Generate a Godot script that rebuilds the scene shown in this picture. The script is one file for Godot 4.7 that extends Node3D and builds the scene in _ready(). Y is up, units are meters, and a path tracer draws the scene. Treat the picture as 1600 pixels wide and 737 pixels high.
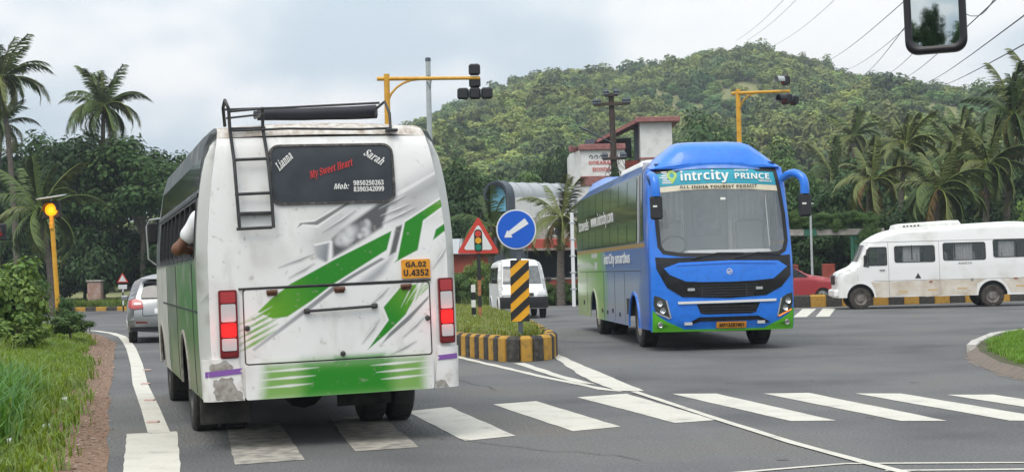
extends Node3D
# A road junction in front of a wooded hill: an old bus seen from behind, a blue coach coming the other way.

var M := {}
var used := {}
var rng := RandomNumberGenerator.new()

# ---------- mesh builder ----------
class MB:
	var v := PackedVector3Array()
	var n := PackedVector3Array()
	var t := PackedVector2Array()
	var c := PackedColorArray()
	var uo := Vector2.ZERO
	var us := Vector2.ONE
	var colored := false
	var tint := Color.WHITE
	func pt(p: Vector3, no: Vector3, uv := Vector2.ZERO) -> void:
		v.append(p); n.append(no); t.append(uv)
		if colored: c.append(tint)
	func tri(a: Vector3, b: Vector3, d: Vector3) -> void:   # a, b, d run counter-clockwise seen from outside
		var no := (b - a).cross(d - a).normalized()
		pt(a, no); pt(d, no); pt(b, no)
	func quad(a: Vector3, b: Vector3, d: Vector3, e: Vector3) -> void:
		tri(a, b, d); tri(a, d, e)
	func trin(a: Vector3, b: Vector3, d: Vector3, na: Vector3, nb: Vector3, nd: Vector3, ua := Vector2.ZERO, ub := Vector2.ZERO, ud := Vector2.ZERO) -> void:
		pt(a, na, ua); pt(d, nd, ud); pt(b, nb, ub)
	func box(ctr: Vector3, size: Vector3, bas := Basis(), ch := 0.0) -> void:
		var h := size * 0.5
		var k := minf(ch, minf(h.x, minf(h.y, h.z)) * 0.9)
		var P := func(x: float, y: float, z: float) -> Vector3: return ctr + bas * Vector3(x, y, z)
		for ax in 3:
			for s in [-1.0, 1.0]:
				var q: Array[Vector3] = []
				for e in [[-1, -1], [1, -1], [1, 1], [-1, 1]]:
					var w := Vector3.ZERO
					w[ax] = s * h[ax]
					w[(ax + 1) % 3] = e[0] * (h[(ax + 1) % 3] - k)
					w[(ax + 2) % 3] = e[1] * (h[(ax + 2) % 3] - k)
					q.append(ctr + bas * w)
				if s > 0: quad(q[0], q[1], q[2], q[3])
				else: quad(q[3], q[2], q[1], q[0])
		if k <= 0.0: return
		for ax in 3:
			var b1 := (ax + 1) % 3
			var b2 := (ax + 2) % 3
			for s1 in [-1.0, 1.0]:
				for s2 in [-1.0, 1.0]:
					var q: Array[Vector3] = []
					for e in [[-1, 0], [1, 0], [1, 1], [-1, 1]]:
						var w := Vector3.ZERO
						w[ax] = e[0] * (h[ax] - k)
						w[b1] = s1 * (h[b1] - (k if e[1] else 0.0))
						w[b2] = s2 * (h[b2] - (0.0 if e[1] else k))
						q.append(ctr + bas * w)
					if s1 * s2 > 0: quad(q[0], q[1], q[2], q[3])
					else: quad(q[3], q[2], q[1], q[0])
		for sx in [-1.0, 1.0]:
			for sy in [-1.0, 1.0]:
				for sz in [-1.0, 1.0]:
					var a: Vector3 = P.call(sx * h.x, sy * (h.y - k), sz * (h.z - k))
					var b: Vector3 = P.call(sx * (h.x - k), sy * h.y, sz * (h.z - k))
					var d: Vector3 = P.call(sx * (h.x - k), sy * (h.y - k), sz * h.z)
					if sx * sy * sz > 0: tri(a, b, d)
					else: tri(a, d, b)
	func tube(pts: Array, r0: float, r1 := -1.0, sides := 8, caps := true) -> void:
		if r1 < 0.0: r1 = r0
		var rings: Array = []
		var side := Vector3.UP
		for i in pts.size():
			var a: Vector3 = pts[maxi(i - 1, 0)]
			var b: Vector3 = pts[mini(i + 1, pts.size() - 1)]
			var d := (b - a).normalized()
			if i == 0: side = d.cross(Vector3.UP if absf(d.y) < 0.9 else Vector3.RIGHT).normalized()
			else: side = (side - d * side.dot(d)).normalized()
			var o := d.cross(side)
			var r := lerpf(r0, r1, float(i) / maxf(1.0, pts.size() - 1.0))
			var ring: Array[Vector3] = []
			for k in sides:
				var an := TAU * k / sides
				ring.append(side * cos(an) + o * sin(an))
			rings.append([pts[i], r, ring])
		for i in pts.size() - 1:
			var A: Array = rings[i]
			var B: Array = rings[i + 1]
			for k in sides:
				var k2 := (k + 1) % sides
				var a: Vector3 = A[0] + A[2][k] * A[1]
				var b: Vector3 = A[0] + A[2][k2] * A[1]
				var d: Vector3 = B[0] + B[2][k2] * B[1]
				var e: Vector3 = B[0] + B[2][k] * B[1]
				var f0 := float(i) * 0.5
				trin(a, b, d, A[2][k], A[2][k2], B[2][k2], Vector2(float(k) / sides, f0), Vector2(float(k + 1) / sides, f0), Vector2(float(k + 1) / sides, f0 + 0.5))
				trin(a, d, e, A[2][k], B[2][k2], B[2][k], Vector2(float(k) / sides, f0), Vector2(float(k + 1) / sides, f0 + 0.5), Vector2(float(k) / sides, f0 + 0.5))
		if caps:
			for e in [[0, -1], [pts.size() - 1, 1]]:
				var A: Array = rings[e[0]]
				for k in range(1, sides - 1):
					var a: Vector3 = A[0] + A[2][0] * A[1]
					var b: Vector3 = A[0] + A[2][k] * A[1]
					var d: Vector3 = A[0] + A[2][k + 1] * A[1]
					if e[1] > 0: tri(a, b, d)
					else: tri(a, d, b)
	func loft(rings: Array, closed := false, uvs := Vector2.ONE) -> void:    # rings of points; smooth normals
		var R := rings.size()
		var S: int = rings[0].size()
		var nn: Array = []
		for i in R:
			var row: Array[Vector3] = []
			for k in S:
				var ka := (k - 1 + S) % S if closed else maxi(k - 1, 0)
				var kb := (k + 1) % S if closed else mini(k + 1, S - 1)
				var du: Vector3 = rings[i][kb] - rings[i][ka]
				var dv: Vector3 = rings[mini(i + 1, R - 1)][k] - rings[maxi(i - 1, 0)][k]
				row.append(du.cross(dv).normalized())
			nn.append(row)
		for i in R - 1:
			for k in (S if closed else S - 1):
				var k2 := (k + 1) % S
				var ua := Vector2(float(k) / (S - 1), float(i) / (R - 1)) * uvs
				var ub := Vector2(float(k + 1) / (S - 1), float(i) / (R - 1)) * uvs
				var ud := Vector2(float(k + 1) / (S - 1), float(i + 1) / (R - 1)) * uvs
				var ue := Vector2(float(k) / (S - 1), float(i + 1) / (R - 1)) * uvs
				trin(rings[i][k], rings[i][k2], rings[i + 1][k2], nn[i][k], nn[i][k2], nn[i + 1][k2], ua, ub, ud)
				trin(rings[i][k], rings[i + 1][k2], rings[i + 1][k], nn[i][k], nn[i + 1][k2], nn[i + 1][k], ua, ud, ue)
	func lathe(prof: Array, xf: Transform3D, segs := 24) -> void:   # prof: Vector2(radius, along y)
		var rings: Array = []
		for k in segs:
			var an := TAU * k / segs
			var ring: Array[Vector3] = []
			for p in prof: ring.append(xf * Vector3(cos(an) * p.x, p.y, sin(an) * p.x))
			rings.append(ring)
		for k in segs:
			var A: Array = rings[k]
			var B: Array = rings[(k + 1) % segs]
			for i in prof.size() - 1:
				var d2: Vector2 = prof[i + 1] - prof[i]
				if d2.length() < 1e-6: continue
				var nl := Vector2(d2.y, -d2.x).normalized()
				var a0 := TAU * k / segs
				var a1 := TAU * (k + 1) / segs
				var n0 := (xf.basis * Vector3(cos(a0) * nl.x, nl.y, sin(a0) * nl.x)).normalized()
				var n1 := (xf.basis * Vector3(cos(a1) * nl.x, nl.y, sin(a1) * nl.x)).normalized()
				trin(A[i], A[i + 1], B[i + 1], n0, n0, n1)
				trin(A[i], B[i + 1], B[i], n0, n1, n1)
	func plate(poly: PackedVector2Array, thick: float, xf := Transform3D()) -> void:   # polygon in xy, front at z = 0, back at z = -thick
		if Geometry2D.is_polygon_clockwise(poly): poly = reversed(poly)
		var ix := Geometry2D.triangulate_polygon(poly)
		for i in range(0, ix.size(), 3):
			var q: Array[Vector2] = [poly[ix[i]], poly[ix[i + 1]], poly[ix[i + 2]]]
			if (q[1] - q[0]).cross(q[2] - q[0]) < 0: q.reverse()
			var w: Array[Vector3] = []
			for p in q: w.append(Vector3(p.x, p.y, 0))
			var no := xf.basis * Vector3(0, 0, 1)
			trin(xf * w[0], xf * w[1], xf * w[2], no, no, no, (q[0] - uo) / us, (q[1] - uo) / us, (q[2] - uo) / us)
			if thick > 0:
				var b := Vector3(0, 0, -thick)
				tri(xf * (w[0] + b), xf * (w[2] + b), xf * (w[1] + b))
		if thick > 0:
			for i in poly.size():
				var a := poly[i]
				var b := poly[(i + 1) % poly.size()]
				quad(xf * Vector3(a.x, a.y, -thick), xf * Vector3(b.x, b.y, -thick), xf * Vector3(b.x, b.y, 0), xf * Vector3(a.x, a.y, 0))
	static func reversed(p: PackedVector2Array) -> PackedVector2Array:
		var q := p.duplicate(); q.reverse(); return q
	# A polygon laid on a curved surface: surf(p, off) gives the point; its holes are cut out; thick gives it real edges.
	func patch(poly: PackedVector2Array, holes: Array, surf: Callable, cell := 0.1, off := 0.0, thick := 0.0) -> void:
		var lo := Vector2(INF, INF)
		var hi := -lo
		for p in poly:
			lo = lo.min(p); hi = hi.max(p)
		var nx := maxi(1, ceili((hi.x - lo.x) / cell))
		var ny := maxi(1, ceili((hi.y - lo.y) / cell))
		var sx := (hi.x - lo.x) / nx
		var sy := (hi.y - lo.y) / ny
		for i in nx:
			for j in ny:
				var a := lo + Vector2(i * sx, j * sy)
				var rect := PackedVector2Array([a, a + Vector2(sx, 0), a + Vector2(sx, sy), a + Vector2(0, sy)])
				var got: Array = Geometry2D.intersect_polygons(rect, poly)
				for h in holes:
					var nxt: Array = []
					for g in got:
						for r in Geometry2D.clip_polygons(g, h):
							nxt.append(r)
					got = nxt
				for g in got:
					if g.size() < 3: continue
					var ix := Geometry2D.triangulate_polygon(g)
					for k in range(0, ix.size(), 3):
						var q: Array[Vector2] = [g[ix[k]], g[ix[k + 1]], g[ix[k + 2]]]
						var cr := (q[1] - q[0]).cross(q[2] - q[0])
						if absf(cr) < 1e-9: continue
						if cr < 0: q.reverse()
						var w: Array[Vector3] = []
						var nn: Array[Vector3] = []
						for p in q:
							var p0: Vector3 = surf.call(p, off)
							var px: Vector3 = surf.call(p + Vector2(0.004, 0), off)
							var py: Vector3 = surf.call(p + Vector2(0, 0.004), off)
							var mx: Vector3 = surf.call(p - Vector2(0.004, 0), off)
							var my: Vector3 = surf.call(p - Vector2(0, 0.004), off)
							w.append(p0); nn.append((px - mx).cross(py - my).normalized())
						trin(w[0], w[1], w[2], nn[0], nn[1], nn[2], (q[0] - uo) / us, (q[1] - uo) / us, (q[2] - uo) / us)
		if thick > 0.0:
			var loops: Array = [poly]
			loops.append_array(holes)
			for lp in loops:
				var ccw := not Geometry2D.is_polygon_clockwise(lp)
				for i in lp.size():
					var a: Vector2 = lp[i]
					var b: Vector2 = lp[(i + 1) % lp.size()]
					var m := maxi(1, ceili(a.distance_to(b) / cell))
					for k in m:
						var p := a.lerp(b, float(k) / m)
						var q := a.lerp(b, float(k + 1) / m)
						var p0: Vector3 = surf.call(p, off - thick)
						var q0: Vector3 = surf.call(q, off - thick)
						var p1: Vector3 = surf.call(p, off)
						var q1: Vector3 = surf.call(q, off)
						if ccw: quad(p0, q0, q1, p1)
						else: quad(q0, p0, p1, q1)
	func mesh() -> ArrayMesh:
		var a := []
		a.resize(Mesh.ARRAY_MAX)
		a[Mesh.ARRAY_VERTEX] = v
		a[Mesh.ARRAY_NORMAL] = n
		a[Mesh.ARRAY_TEX_UV] = t
		if colored: a[Mesh.ARRAY_COLOR] = c
		var m := ArrayMesh.new()
		if v.size() > 0: m.add_surface_from_arrays(Mesh.PRIMITIVE_TRIANGLES, a)
		return m

# ---------- naming ----------
func numbered(called: String) -> String:
	if not used.has(called):
		used[called] = 0
		return called
	used[called] += 1
	return "%s_%03d" % [called, used[called]]

func put(b: MB, called: String, m: Material, parent: Node3D = null) -> MeshInstance3D:
	var o := MeshInstance3D.new()
	o.mesh = b.mesh()
	o.material_override = m
	if parent == null:
		o.name = numbered(called); add_child(o)
	else:
		o.name = called; parent.add_child(o, true)
	return o

func inst(mesh: Mesh, called: String, m: Material, parent: Node3D, xf := Transform3D()) -> MeshInstance3D:
	var o := MeshInstance3D.new()
	o.mesh = mesh; o.material_override = m; o.name = called; o.transform = xf
	parent.add_child(o, true)
	return o

func thing(called: String, label: String, category: String, at := Vector3.ZERO, turn := 0.0, group := "") -> Node3D:
	var o := Node3D.new()
	o.name = numbered(called); add_child(o)
	o.position = at; o.rotation_degrees.y = turn
	tag(o, label, category, group)
	return o

func tag(o: Node, label: String, category: String, group := "", kind := "") -> void:
	if label: o.set_meta("label", label)
	if category: o.set_meta("category", category)
	if group: o.set_meta("group", group)
	if kind: o.set_meta("kind", kind)

func struct(called: String) -> Node3D:
	var o := Node3D.new()
	o.name = numbered(called); add_child(o); o.set_meta("kind", "structure")
	return o

func words(text: String, called: String, m: Material, parent: Node3D, xf: Transform3D, height: float, width := 0.0, bold := true, serif := false, depth := 0.004) -> MeshInstance3D:
	var f := SystemFont.new()
	f.font_names = PackedStringArray(["Droid Serif" if serif else "Droid Sans"])
	f.font_weight = 700 if bold else 400
	var tm := TextMesh.new()
	tm.text = text; tm.font = f; tm.font_size = 64; tm.pixel_size = 0.01; tm.depth = 0.2; tm.curve_step = 3.0
	var bb := tm.get_aabb()
	var s := height / maxf(0.01, bb.size.y)
	var sx := width / maxf(0.01, bb.size.x) if width > 0 else s
	var o := MeshInstance3D.new()
	o.mesh = tm; o.material_override = m; o.name = called
	o.transform = xf * Transform3D(Basis.from_scale(Vector3(sx, s, depth / 0.2)), Vector3.ZERO) * Transform3D(Basis(), -bb.get_center())
	parent.add_child(o, true)
	return o

# ---------- materials ----------
func lin(r: float, g: float, b: float) -> Color:
	return Color(r, g, b).linear_to_srgb()

func mat(col: Color, rough := 0.6, metal := 0.0, spec := 0.5) -> StandardMaterial3D:
	var m := StandardMaterial3D.new()
	m.albedo_color = col; m.roughness = rough; m.metallic = metal; m.metallic_specular = spec
	return m

func noise_tex(px: int, freq: float, cols: Array, oct := 4, sd := 1, offs: Array = []) -> NoiseTexture2D:
	var f := FastNoiseLite.new()
	f.noise_type = FastNoiseLite.TYPE_SIMPLEX_SMOOTH
	f.frequency = freq; f.fractal_octaves = oct; f.seed = sd
	var g := Gradient.new()
	var os := PackedFloat32Array()
	var cs := PackedColorArray()
	for i in cols.size():
		os.append(offs[i] if offs else float(i) / (cols.size() - 1)); cs.append(cols[i])
	g.offsets = os; g.colors = cs
	var t := NoiseTexture2D.new()
	t.width = px; t.height = px; t.seamless = true; t.noise = f; t.color_ramp = g
	return t

func bump_tex(px: int, freq: float, strength: float, sd := 5, oct := 3) -> NoiseTexture2D:
	var f := FastNoiseLite.new()
	f.noise_type = FastNoiseLite.TYPE_SIMPLEX_SMOOTH
	f.frequency = freq; f.seed = sd; f.fractal_octaves = oct
	var t := NoiseTexture2D.new()
	t.width = px; t.height = px; t.seamless = true; t.noise = f; t.as_normal_map = true; t.bump_strength = strength
	return t

# Worn surface: a noise of tones laid in the object's or the world's own axes.
func worn(cols: Array, scale: float, rough := 0.6, world := false, freq := 0.01, sd := 1, offs: Array = [], metal := 0.0) -> StandardMaterial3D:
	var m := mat(Color.WHITE, rough, metal)
	m.albedo_texture = noise_tex(512, freq, cols, 5, sd, offs)
	m.uv1_triplanar = true
	m.uv1_world_triplanar = world
	m.uv1_scale = Vector3.ONE * scale
	return m

func glow(col: Color, energy: float, body: Color) -> StandardMaterial3D:
	var m := mat(body, 0.3)
	m.emission_enabled = true; m.emission = col; m.emission_energy_multiplier = energy
	return m

func leafmat(back: float) -> StandardMaterial3D:
	var m := mat(Color.WHITE, 0.55, 0.0, 0.35)
	m.vertex_color_use_as_albedo = true
	m.backlight_enabled = true
	m.backlight = Color(back, back, back * 0.6)
	m.cull_mode = BaseMaterial3D.CULL_DISABLED
	return m

func R(a: float, b: float) -> float:
	return rng.randf_range(a, b)

func poly(a: Array) -> PackedVector2Array:
	var p := PackedVector2Array()
	for i in range(0, a.size(), 2): p.append(Vector2(a[i], a[i + 1]))
	return p

func rrect(x0: float, y0: float, x1: float, y1: float, r: float, k := 5) -> PackedVector2Array:
	var p := PackedVector2Array()
	for q in [[x1 - r, y0 + r, -90], [x1 - r, y1 - r, 0], [x0 + r, y1 - r, 90], [x0 + r, y0 + r, 180]]:
		for i in k + 1:
			var a := deg_to_rad(q[2] + 90.0 * i / k)
			p.append(Vector2(q[0] + cos(a) * r, q[1] + sin(a) * r))
	return p

func circle(x: float, y: float, r: float, k := 28) -> PackedVector2Array:
	var p := PackedVector2Array()
	for i in k: p.append(Vector2(x + cos(TAU * i / k) * r, y + sin(TAU * i / k) * r))
	return p

func make_materials() -> void:
	M.black = mat(lin(.012, .012, .013), .5)
	M.rubber = worn([lin(.012, .012, .012), lin(.03, .028, .026), lin(.055, .05, .045)], 1.1, .85)
	M.tyre_dusty = worn([lin(.02, .018, .016), lin(.05, .042, .035), lin(.1, .08, .065)], 1.5, .9)
	M.dark = mat(lin(.02, .021, .024), .6)
	M.iron = worn([lin(.015, .016, .018), lin(.03, .032, .036), lin(.07, .055, .045)], 1.7, .45)
	M.steel = worn([lin(.35, .35, .35), lin(.5, .5, .5), lin(.25, .22, .2)], 1.0, .35, false, .02, 3, [], .7)
	M.chrome = mat(lin(.75, .75, .75), .12, 1.0)
	M.silver = mat(lin(.55, .56, .57), .4, .6)
	M.glass_dark = mat(lin(.012, .015, .016), .06, 0.0, .6)
	M.glass_tint = mat(Color(.05, .06, .06, .55), .05); M.glass_tint.transparency = BaseMaterial3D.TRANSPARENCY_ALPHA
	M.glass_clear = mat(Color(.6, .65, .65, .12), .03); M.glass_clear.transparency = BaseMaterial3D.TRANSPARENCY_ALPHA
	M.white = mat(lin(.78, .78, .77), .4)
	M.text_white = mat(lin(.75, .75, .72), .6)
	M.text_red = mat(lin(.55, .03, .03), .6)
	M.text_black = mat(lin(.02, .02, .02), .6)
	M.plate_orange = worn([lin(.7, .27, .015), lin(.82, .36, .02)], 2.0, .5)
	M.old_white = worn([lin(.45, .41, .37), lin(.7, .68, .66), lin(.77, .76, .74), lin(.8, .79, .77)], .7, .45, false, .012, 4, [0.0, .3, .5, 1.0])
	M.old_roof = worn([lin(.18, .13, .09), lin(.42, .36, .3), lin(.6, .57, .53), lin(.68, .66, .62)], .9, .6, false, .02, 9, [0.0, .35, .6, 1.0])
	M.putty = worn([lin(.2, .17, .14), lin(.33, .31, .28), lin(.42, .4, .38)], 3.0, .8)
	M.purple = mat(lin(.22, .09, .36), .5)
	M.lens_red = mat(lin(.38, .01, .015), .15); M.lens_red.clearcoat_enabled = true
	M.lens_dark_red = mat(lin(.16, .01, .012), .2)
	M.lens_lit = glow(Color(1, .06, .05), .5, lin(.5, .02, .02))
	M.lens_clear = mat(lin(.6, .6, .6), .15, .2)
	M.lens_amber = mat(lin(.6, .2, .02), .2)
	M.signal_yellow = worn([lin(.5, .24, .02), lin(.66, .34, .025), lin(.72, .4, .04)], .8, .45, true)
	M.galv = worn([lin(.34, .37, .38), lin(.46, .5, .5)], .8, .5, true)
	M.sign_blue = mat(lin(.005, .1, .55), .35)
	M.sign_white = mat(lin(.72, .73, .74), .4)
	M.sign_red = worn([lin(.55, .045, .03), lin(.62, .06, .04)], 2.0, .4)
	M.sign_yellow = worn([lin(.72, .33, .01), lin(.8, .4, .015)], 2.0, .4)
	M.kerb_black = worn([lin(.02, .02, .02), lin(.05, .047, .042), lin(.13, .11, .09)], .9, .85, true, .02, 12, [0.0, .55, 1.0])
	M.kerb_yellow = worn([lin(.16, .12, .07), lin(.44, .24, .035), lin(.5, .29, .05)], .8, .8, true, .02, 13, [0.0, .4, 1.0])
	M.kerb_white = worn([lin(.22, .19, .16), lin(.5, .48, .45), lin(.62, .6, .57)], .8, .85, true, .02, 17)
	M.concrete = worn([lin(.25, .23, .2), lin(.4, .38, .35)], .6, .9, true)
	M.bark = worn([lin(.05, .04, .03), lin(.13, .11, .09), lin(.2, .18, .15)], 1.5, .95)
	M.leaf = leafmat(.6)
	M.frond = leafmat(.3)
	M.grass = leafmat(.9)
	M.crumb = mat(Color.WHITE, .95); M.crumb.vertex_color_use_as_albedo = true
	M.skin = mat(lin(.17, .075, .042), .55)
	M.shirt = mat(lin(.78, .78, .8), .8)
	M.hair = mat(lin(.012, .01, .009), .6)

# ---------- light and air ----------
func make_sky() -> ImageTexture:
	var W := 1024
	var H := 512
	var f := FastNoiseLite.new()
	f.noise_type = FastNoiseLite.TYPE_SIMPLEX_SMOOTH
	f.frequency = 3.4; f.fractal_octaves = 6; f.fractal_gain = .58; f.seed = 21
	var g := FastNoiseLite.new()
	g.noise_type = FastNoiseLite.TYPE_SIMPLEX_SMOOTH
	g.frequency = 1.1; g.fractal_octaves = 2; g.seed = 4
	var im := Image.create(W, H, false, Image.FORMAT_RGBF)
	for j in H:
		var el := PI * (0.5 - (j + 0.5) / H)
		for i in W:
			if el < -0.03:
				im.set_pixel(i, j, Color(.45, .47, .48))
				continue
			var az := TAU * (i + 0.5) / W
			var e := maxf(el, 0.0)
			var d := Vector3(cos(az) * cos(e), sin(e) * 2.2, sin(az) * cos(e))
			var a := clampf(f.get_noise_3dv(d) * 0.9 + g.get_noise_3dv(d) * 0.5 + 0.45, 0.0, 1.0)
			a = smoothstep(0.2, 0.72, a)
			var thin := Color(.46, .54, .605)
			var thick := Color(.73, .742, .75)
			var c := thin.lerp(thick, a)
			var up := 1.0 + 0.9 * sin(e)
			im.set_pixel(i, j, Color(c.r * up, c.g * up, c.b * up))
	return ImageTexture.create_from_image(im)

func make_air() -> void:
	var cam := Camera3D.new()
	cam.name = "camera"
	cam.fov = 18.21
	cam.position = Vector3(0, 1.4, 0)
	cam.rotation_degrees = Vector3(1.43, 0, -1.4)
	cam.near = 0.1; cam.far = 3000.0
	add_child(cam); cam.make_current()
	var we := WorldEnvironment.new()
	we.name = "world_environment"
	var e := Environment.new()
	e.background_mode = Environment.BG_SKY
	var s := Sky.new()
	var pm := PanoramaSkyMaterial.new()
	pm.panorama = make_sky()
	s.sky_material = pm
	e.sky = s
	e.tonemap_mode = Environment.TONE_MAPPER_LINEAR
	e.tonemap_exposure = 1.25
	e.sdfgi_enabled = true; e.ssao_enabled = true; e.ssil_enabled = true
	e.fog_enabled = true
	e.fog_density = 0.0005
	e.fog_light_color = Color(.86, .9, .95)
	we.environment = e
	add_child(we)
	var sun := DirectionalLight3D.new()
	sun.name = "sun"
	sun.light_energy = 0.5
	sun.light_angular_distance = 35.0
	sun.light_color = Color(1, .975, .94)
	sun.shadow_enabled = true
	sun.rotation_degrees = Vector3(-58, -22, 0)
	add_child(sun)

# ---------- ground, roads, markings ----------
func sheet(b: MB, p: PackedVector2Array, y: float) -> void:   # polygon in (x, z), lying flat
	var ix := Geometry2D.triangulate_polygon(p)
	for i in range(0, ix.size(), 3):
		var q: Array[Vector3] = []
		for k in 3: q.append(Vector3(p[ix[i + k]].x, y, p[ix[i + k]].y))
		if (q[1] - q[0]).cross(q[2] - q[0]).y < 0: q.reverse()
		b.tri(q[0], q[1], q[2])

func ragged(p: PackedVector2Array, step: float, amt: float) -> PackedVector2Array:
	var o := PackedVector2Array()
	for i in p.size():
		var a := p[i]
		var b := p[(i + 1) % p.size()]
		var m := maxi(1, roundi(a.distance_to(b) / step))
		for k in m: o.append(a.lerp(b, float(k) / m) + Vector2(R(-amt, amt), R(-amt, amt)))
	return o

func ribbon(pts: Array, w: float) -> PackedVector2Array:
	var L := PackedVector2Array()
	var Q := PackedVector2Array()
	for i in pts.size():
		var d: Vector2 = (pts[mini(i + 1, pts.size() - 1)] - pts[maxi(i - 1, 0)]).normalized()
		var n := Vector2(-d.y, d.x) * w * 0.5
		L.append(pts[i] + n); Q.append(pts[i] - n)
	Q.reverse(); L.append_array(Q)
	return L

func v2s(a: Array) -> Array:
	var o := []
	for i in range(0, a.size(), 2): o.append(Vector2(a[i], a[i + 1]))
	return o

const EDGE := [-0.4, 4.0, -1.9, -5.0, -2.35, -7.5, -3.1, -10.95, -4.35, -15.5, -5.6, -20.2, -6.89, -25.07, -8.15, -29.8, -9.38, -34.4, -11.2, -39.6, -12.6, -42.6, -14.6, -45.0, -18.0, -47.2, -24.0, -49.8, -45.0, -57.0]

func make_ground() -> void:
	M.asphalt = mat(Color.WHITE, .82)
	var m: StandardMaterial3D = M.asphalt
	m.albedo_texture = noise_tex(1024, .09, [lin(.09, .09, .092), lin(.14, .14, .142), lin(.2, .2, .202)], 3, 31)
	m.uv1_triplanar = true; m.uv1_world_triplanar = true; m.uv1_scale = Vector3.ONE * .35
	m.detail_enabled = true
	m.detail_albedo = noise_tex(512, .012, [Color(.72, .72, .73), Color(.88, .88, .88), Color(.97, .97, .96), Color(1, .965, .92)], 4, 8)
	m.detail_blend_mode = BaseMaterial3D.BLEND_MODE_MUL
	m.detail_uv_layer = BaseMaterial3D.DETAIL_UV_2
	m.uv2_triplanar = true; m.uv2_world_triplanar = true; m.uv2_scale = Vector3(.045, .045, .045)
	m.normal_enabled = true; m.normal_texture = bump_tex(512, .12, 6.0); m.normal_scale = .6
	M.paint = worn([lin(.3, .285, .26), lin(.5, .48, .43), lin(.56, .54, .475), lin(.61, .585, .52)], .2, .75, true, .018, 40, [0.0, .15, .4, 1.0])
	M.paint_dull = worn([lin(.13, .125, .115), lin(.24, .225, .2), lin(.36, .335, .29), lin(.44, .41, .36)], .35, .8, true, .03, 46)  # darker, browner mix for the two stripes beneath the old bus
	M.paint.detail_enabled = true
	M.paint.detail_albedo = noise_tex(512, .05, [Color(.62, .62, .62), Color(.95, .945, .93), Color(1, 1, 1)], 4, 44, [.0, .2, .4])
	M.paint.detail_blend_mode = BaseMaterial3D.BLEND_MODE_MUL
	M.paint.detail_uv_layer = BaseMaterial3D.DETAIL_UV_2
	M.paint.uv2_triplanar = true; M.paint.uv2_world_triplanar = true; M.paint.uv2_scale = Vector3.ONE * .5
	M.soil = worn([lin(.08, .045, .028), lin(.17, .1, .065), lin(.24, .15, .1), lin(.34, .25, .19)], .8, .95, true, .03, 41)
	M.dust = worn([lin(.1, .095, .09), lin(.15, .13, .11), lin(.2, .155, .12), lin(.27, .2, .15)], .35, .9, true, .03, 47)
	M.tar = worn([lin(.065, .065, .068), lin(.095, .095, .099), lin(.13, .13, .134)], .6, .85, true, .05, 48)
	M.tar_pale = worn([lin(.085, .085, .087), lin(.125, .124, .125), lin(.17, .168, .166)], .6, .85, true, .05, 49)
	M.earth = worn([lin(.03, .032, .012), lin(.06, .065, .022), lin(.1, .085, .04)], .5, .95, true, .02, 42)
	M.land = worn([lin(.035, .05, .016), lin(.06, .075, .025), lin(.09, .08, .04)], .08, .95, true, .02, 43)

	var ground := MB.new()
	sheet(ground, poly([-1500, 300, 1500, 300, 1500, -1500, -1500, -1500]), -.03)
	var gr := put(ground, "ground", M.land); gr.set_meta("kind", "structure")

	var road := struct("road")
	var a := MB.new()
	sheet(a, poly([-70, 40, 60, 40, 60, -61, 3, -61, -2, -63, -9, -100, -16, -100, -12.2, -67.2, -15, -71, -23, -74, -70, -80]), 0)
	put(a, "asphalt", M.asphalt, road)
	# crossing stripes
	for q in [[-3.6, -13.6, -3.16, -13.72, -2.42, -10.6, -2.84, -10.6], [-2.78, -14.1, -2.3, -14.3, -1.64, -11.35, -2.14, -11.15],
		[-1.85, -14.6, -1.38, -14.9, -.8, -12.0, -1.3, -11.8], [-1.13, -15.16, -.7, -15.55, -.01, -12.66, -.44, -12.37], [-.25, -15.73, .22, -15.99, .93, -13.18, .49, -12.91],
		[.68, -16.35, 1.25, -16.68, 1.83, -13.55, 1.44, -13.39], [1.75, -16.5, 2.23, -16.4, 2.87, -13.25, 2.47, -13.31],
		[2.73, -16.26, 3.22, -16.2, 3.8, -13.0, 3.41, -13.09], [3.68, -15.98, 4.14, -15.84, 4.76, -12.75, 4.32, -12.9], [4.55, -15.55, 5.0, -15.44, 5.55, -12.5, 5.15, -12.6]]:
		var b := MB.new()
		sheet(b, ragged(poly(q), .25, .007), .004)
		put(b, "crossing_stripe", M.paint_dull if q[0] in [-2.78, -1.85] else M.paint, road)
	# edge line, lane lines, chevron before the island
	var l := MB.new()
	sheet(l, (ribbon(v2s([-3.3, -13.6, -4.02, -16.2, -5.15, -20.2, -6.4, -24.9, -8.05, -30.9, -9.0, -34.2, -10.1, -37.9, -11.1, -40.6, -12.2, -42.9, -13.7, -45.0, -16.2, -47.0, -20.0, -48.8, -26, -51.2]), .2)), .006)
	put(l, "edge_line", M.paint, road)
	var cuts := [[-1.7, -27.6, -1.5, -27.5, -.78, -24.4, .46, -19.55, 1.24, -16.9, .98, -17.35, .3, -19.7, -.94, -24.5], [-.02, -22.75, .14, -22.75, .64, -19.8, 1.0, -18.1, .78, -18.4, .46, -19.9],
		[.58, -25.2, .7, -25.3, .98, -22, 1.24, -19.5, 1.48, -16.95, 1.16, -17.05, .96, -18.6, .84, -20.2, .74, -22]]
	for q in cuts:
		var b := MB.new()
		sheet(b, ragged(poly(q), .35, .014), .005 + .001 * cuts.find(q))
		put(b, "chevron_line", M.paint, road)
	var d := MB.new()
	sheet(d, ragged(ribbon(v2s([1.36, -16.9, 1.85, -13.64, 2.18, -11.64, 2.47, -10.3, 2.62, -9.7]), .085), .5, .004), .0085)
	put(d, "lane_line", M.paint, road)
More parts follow.
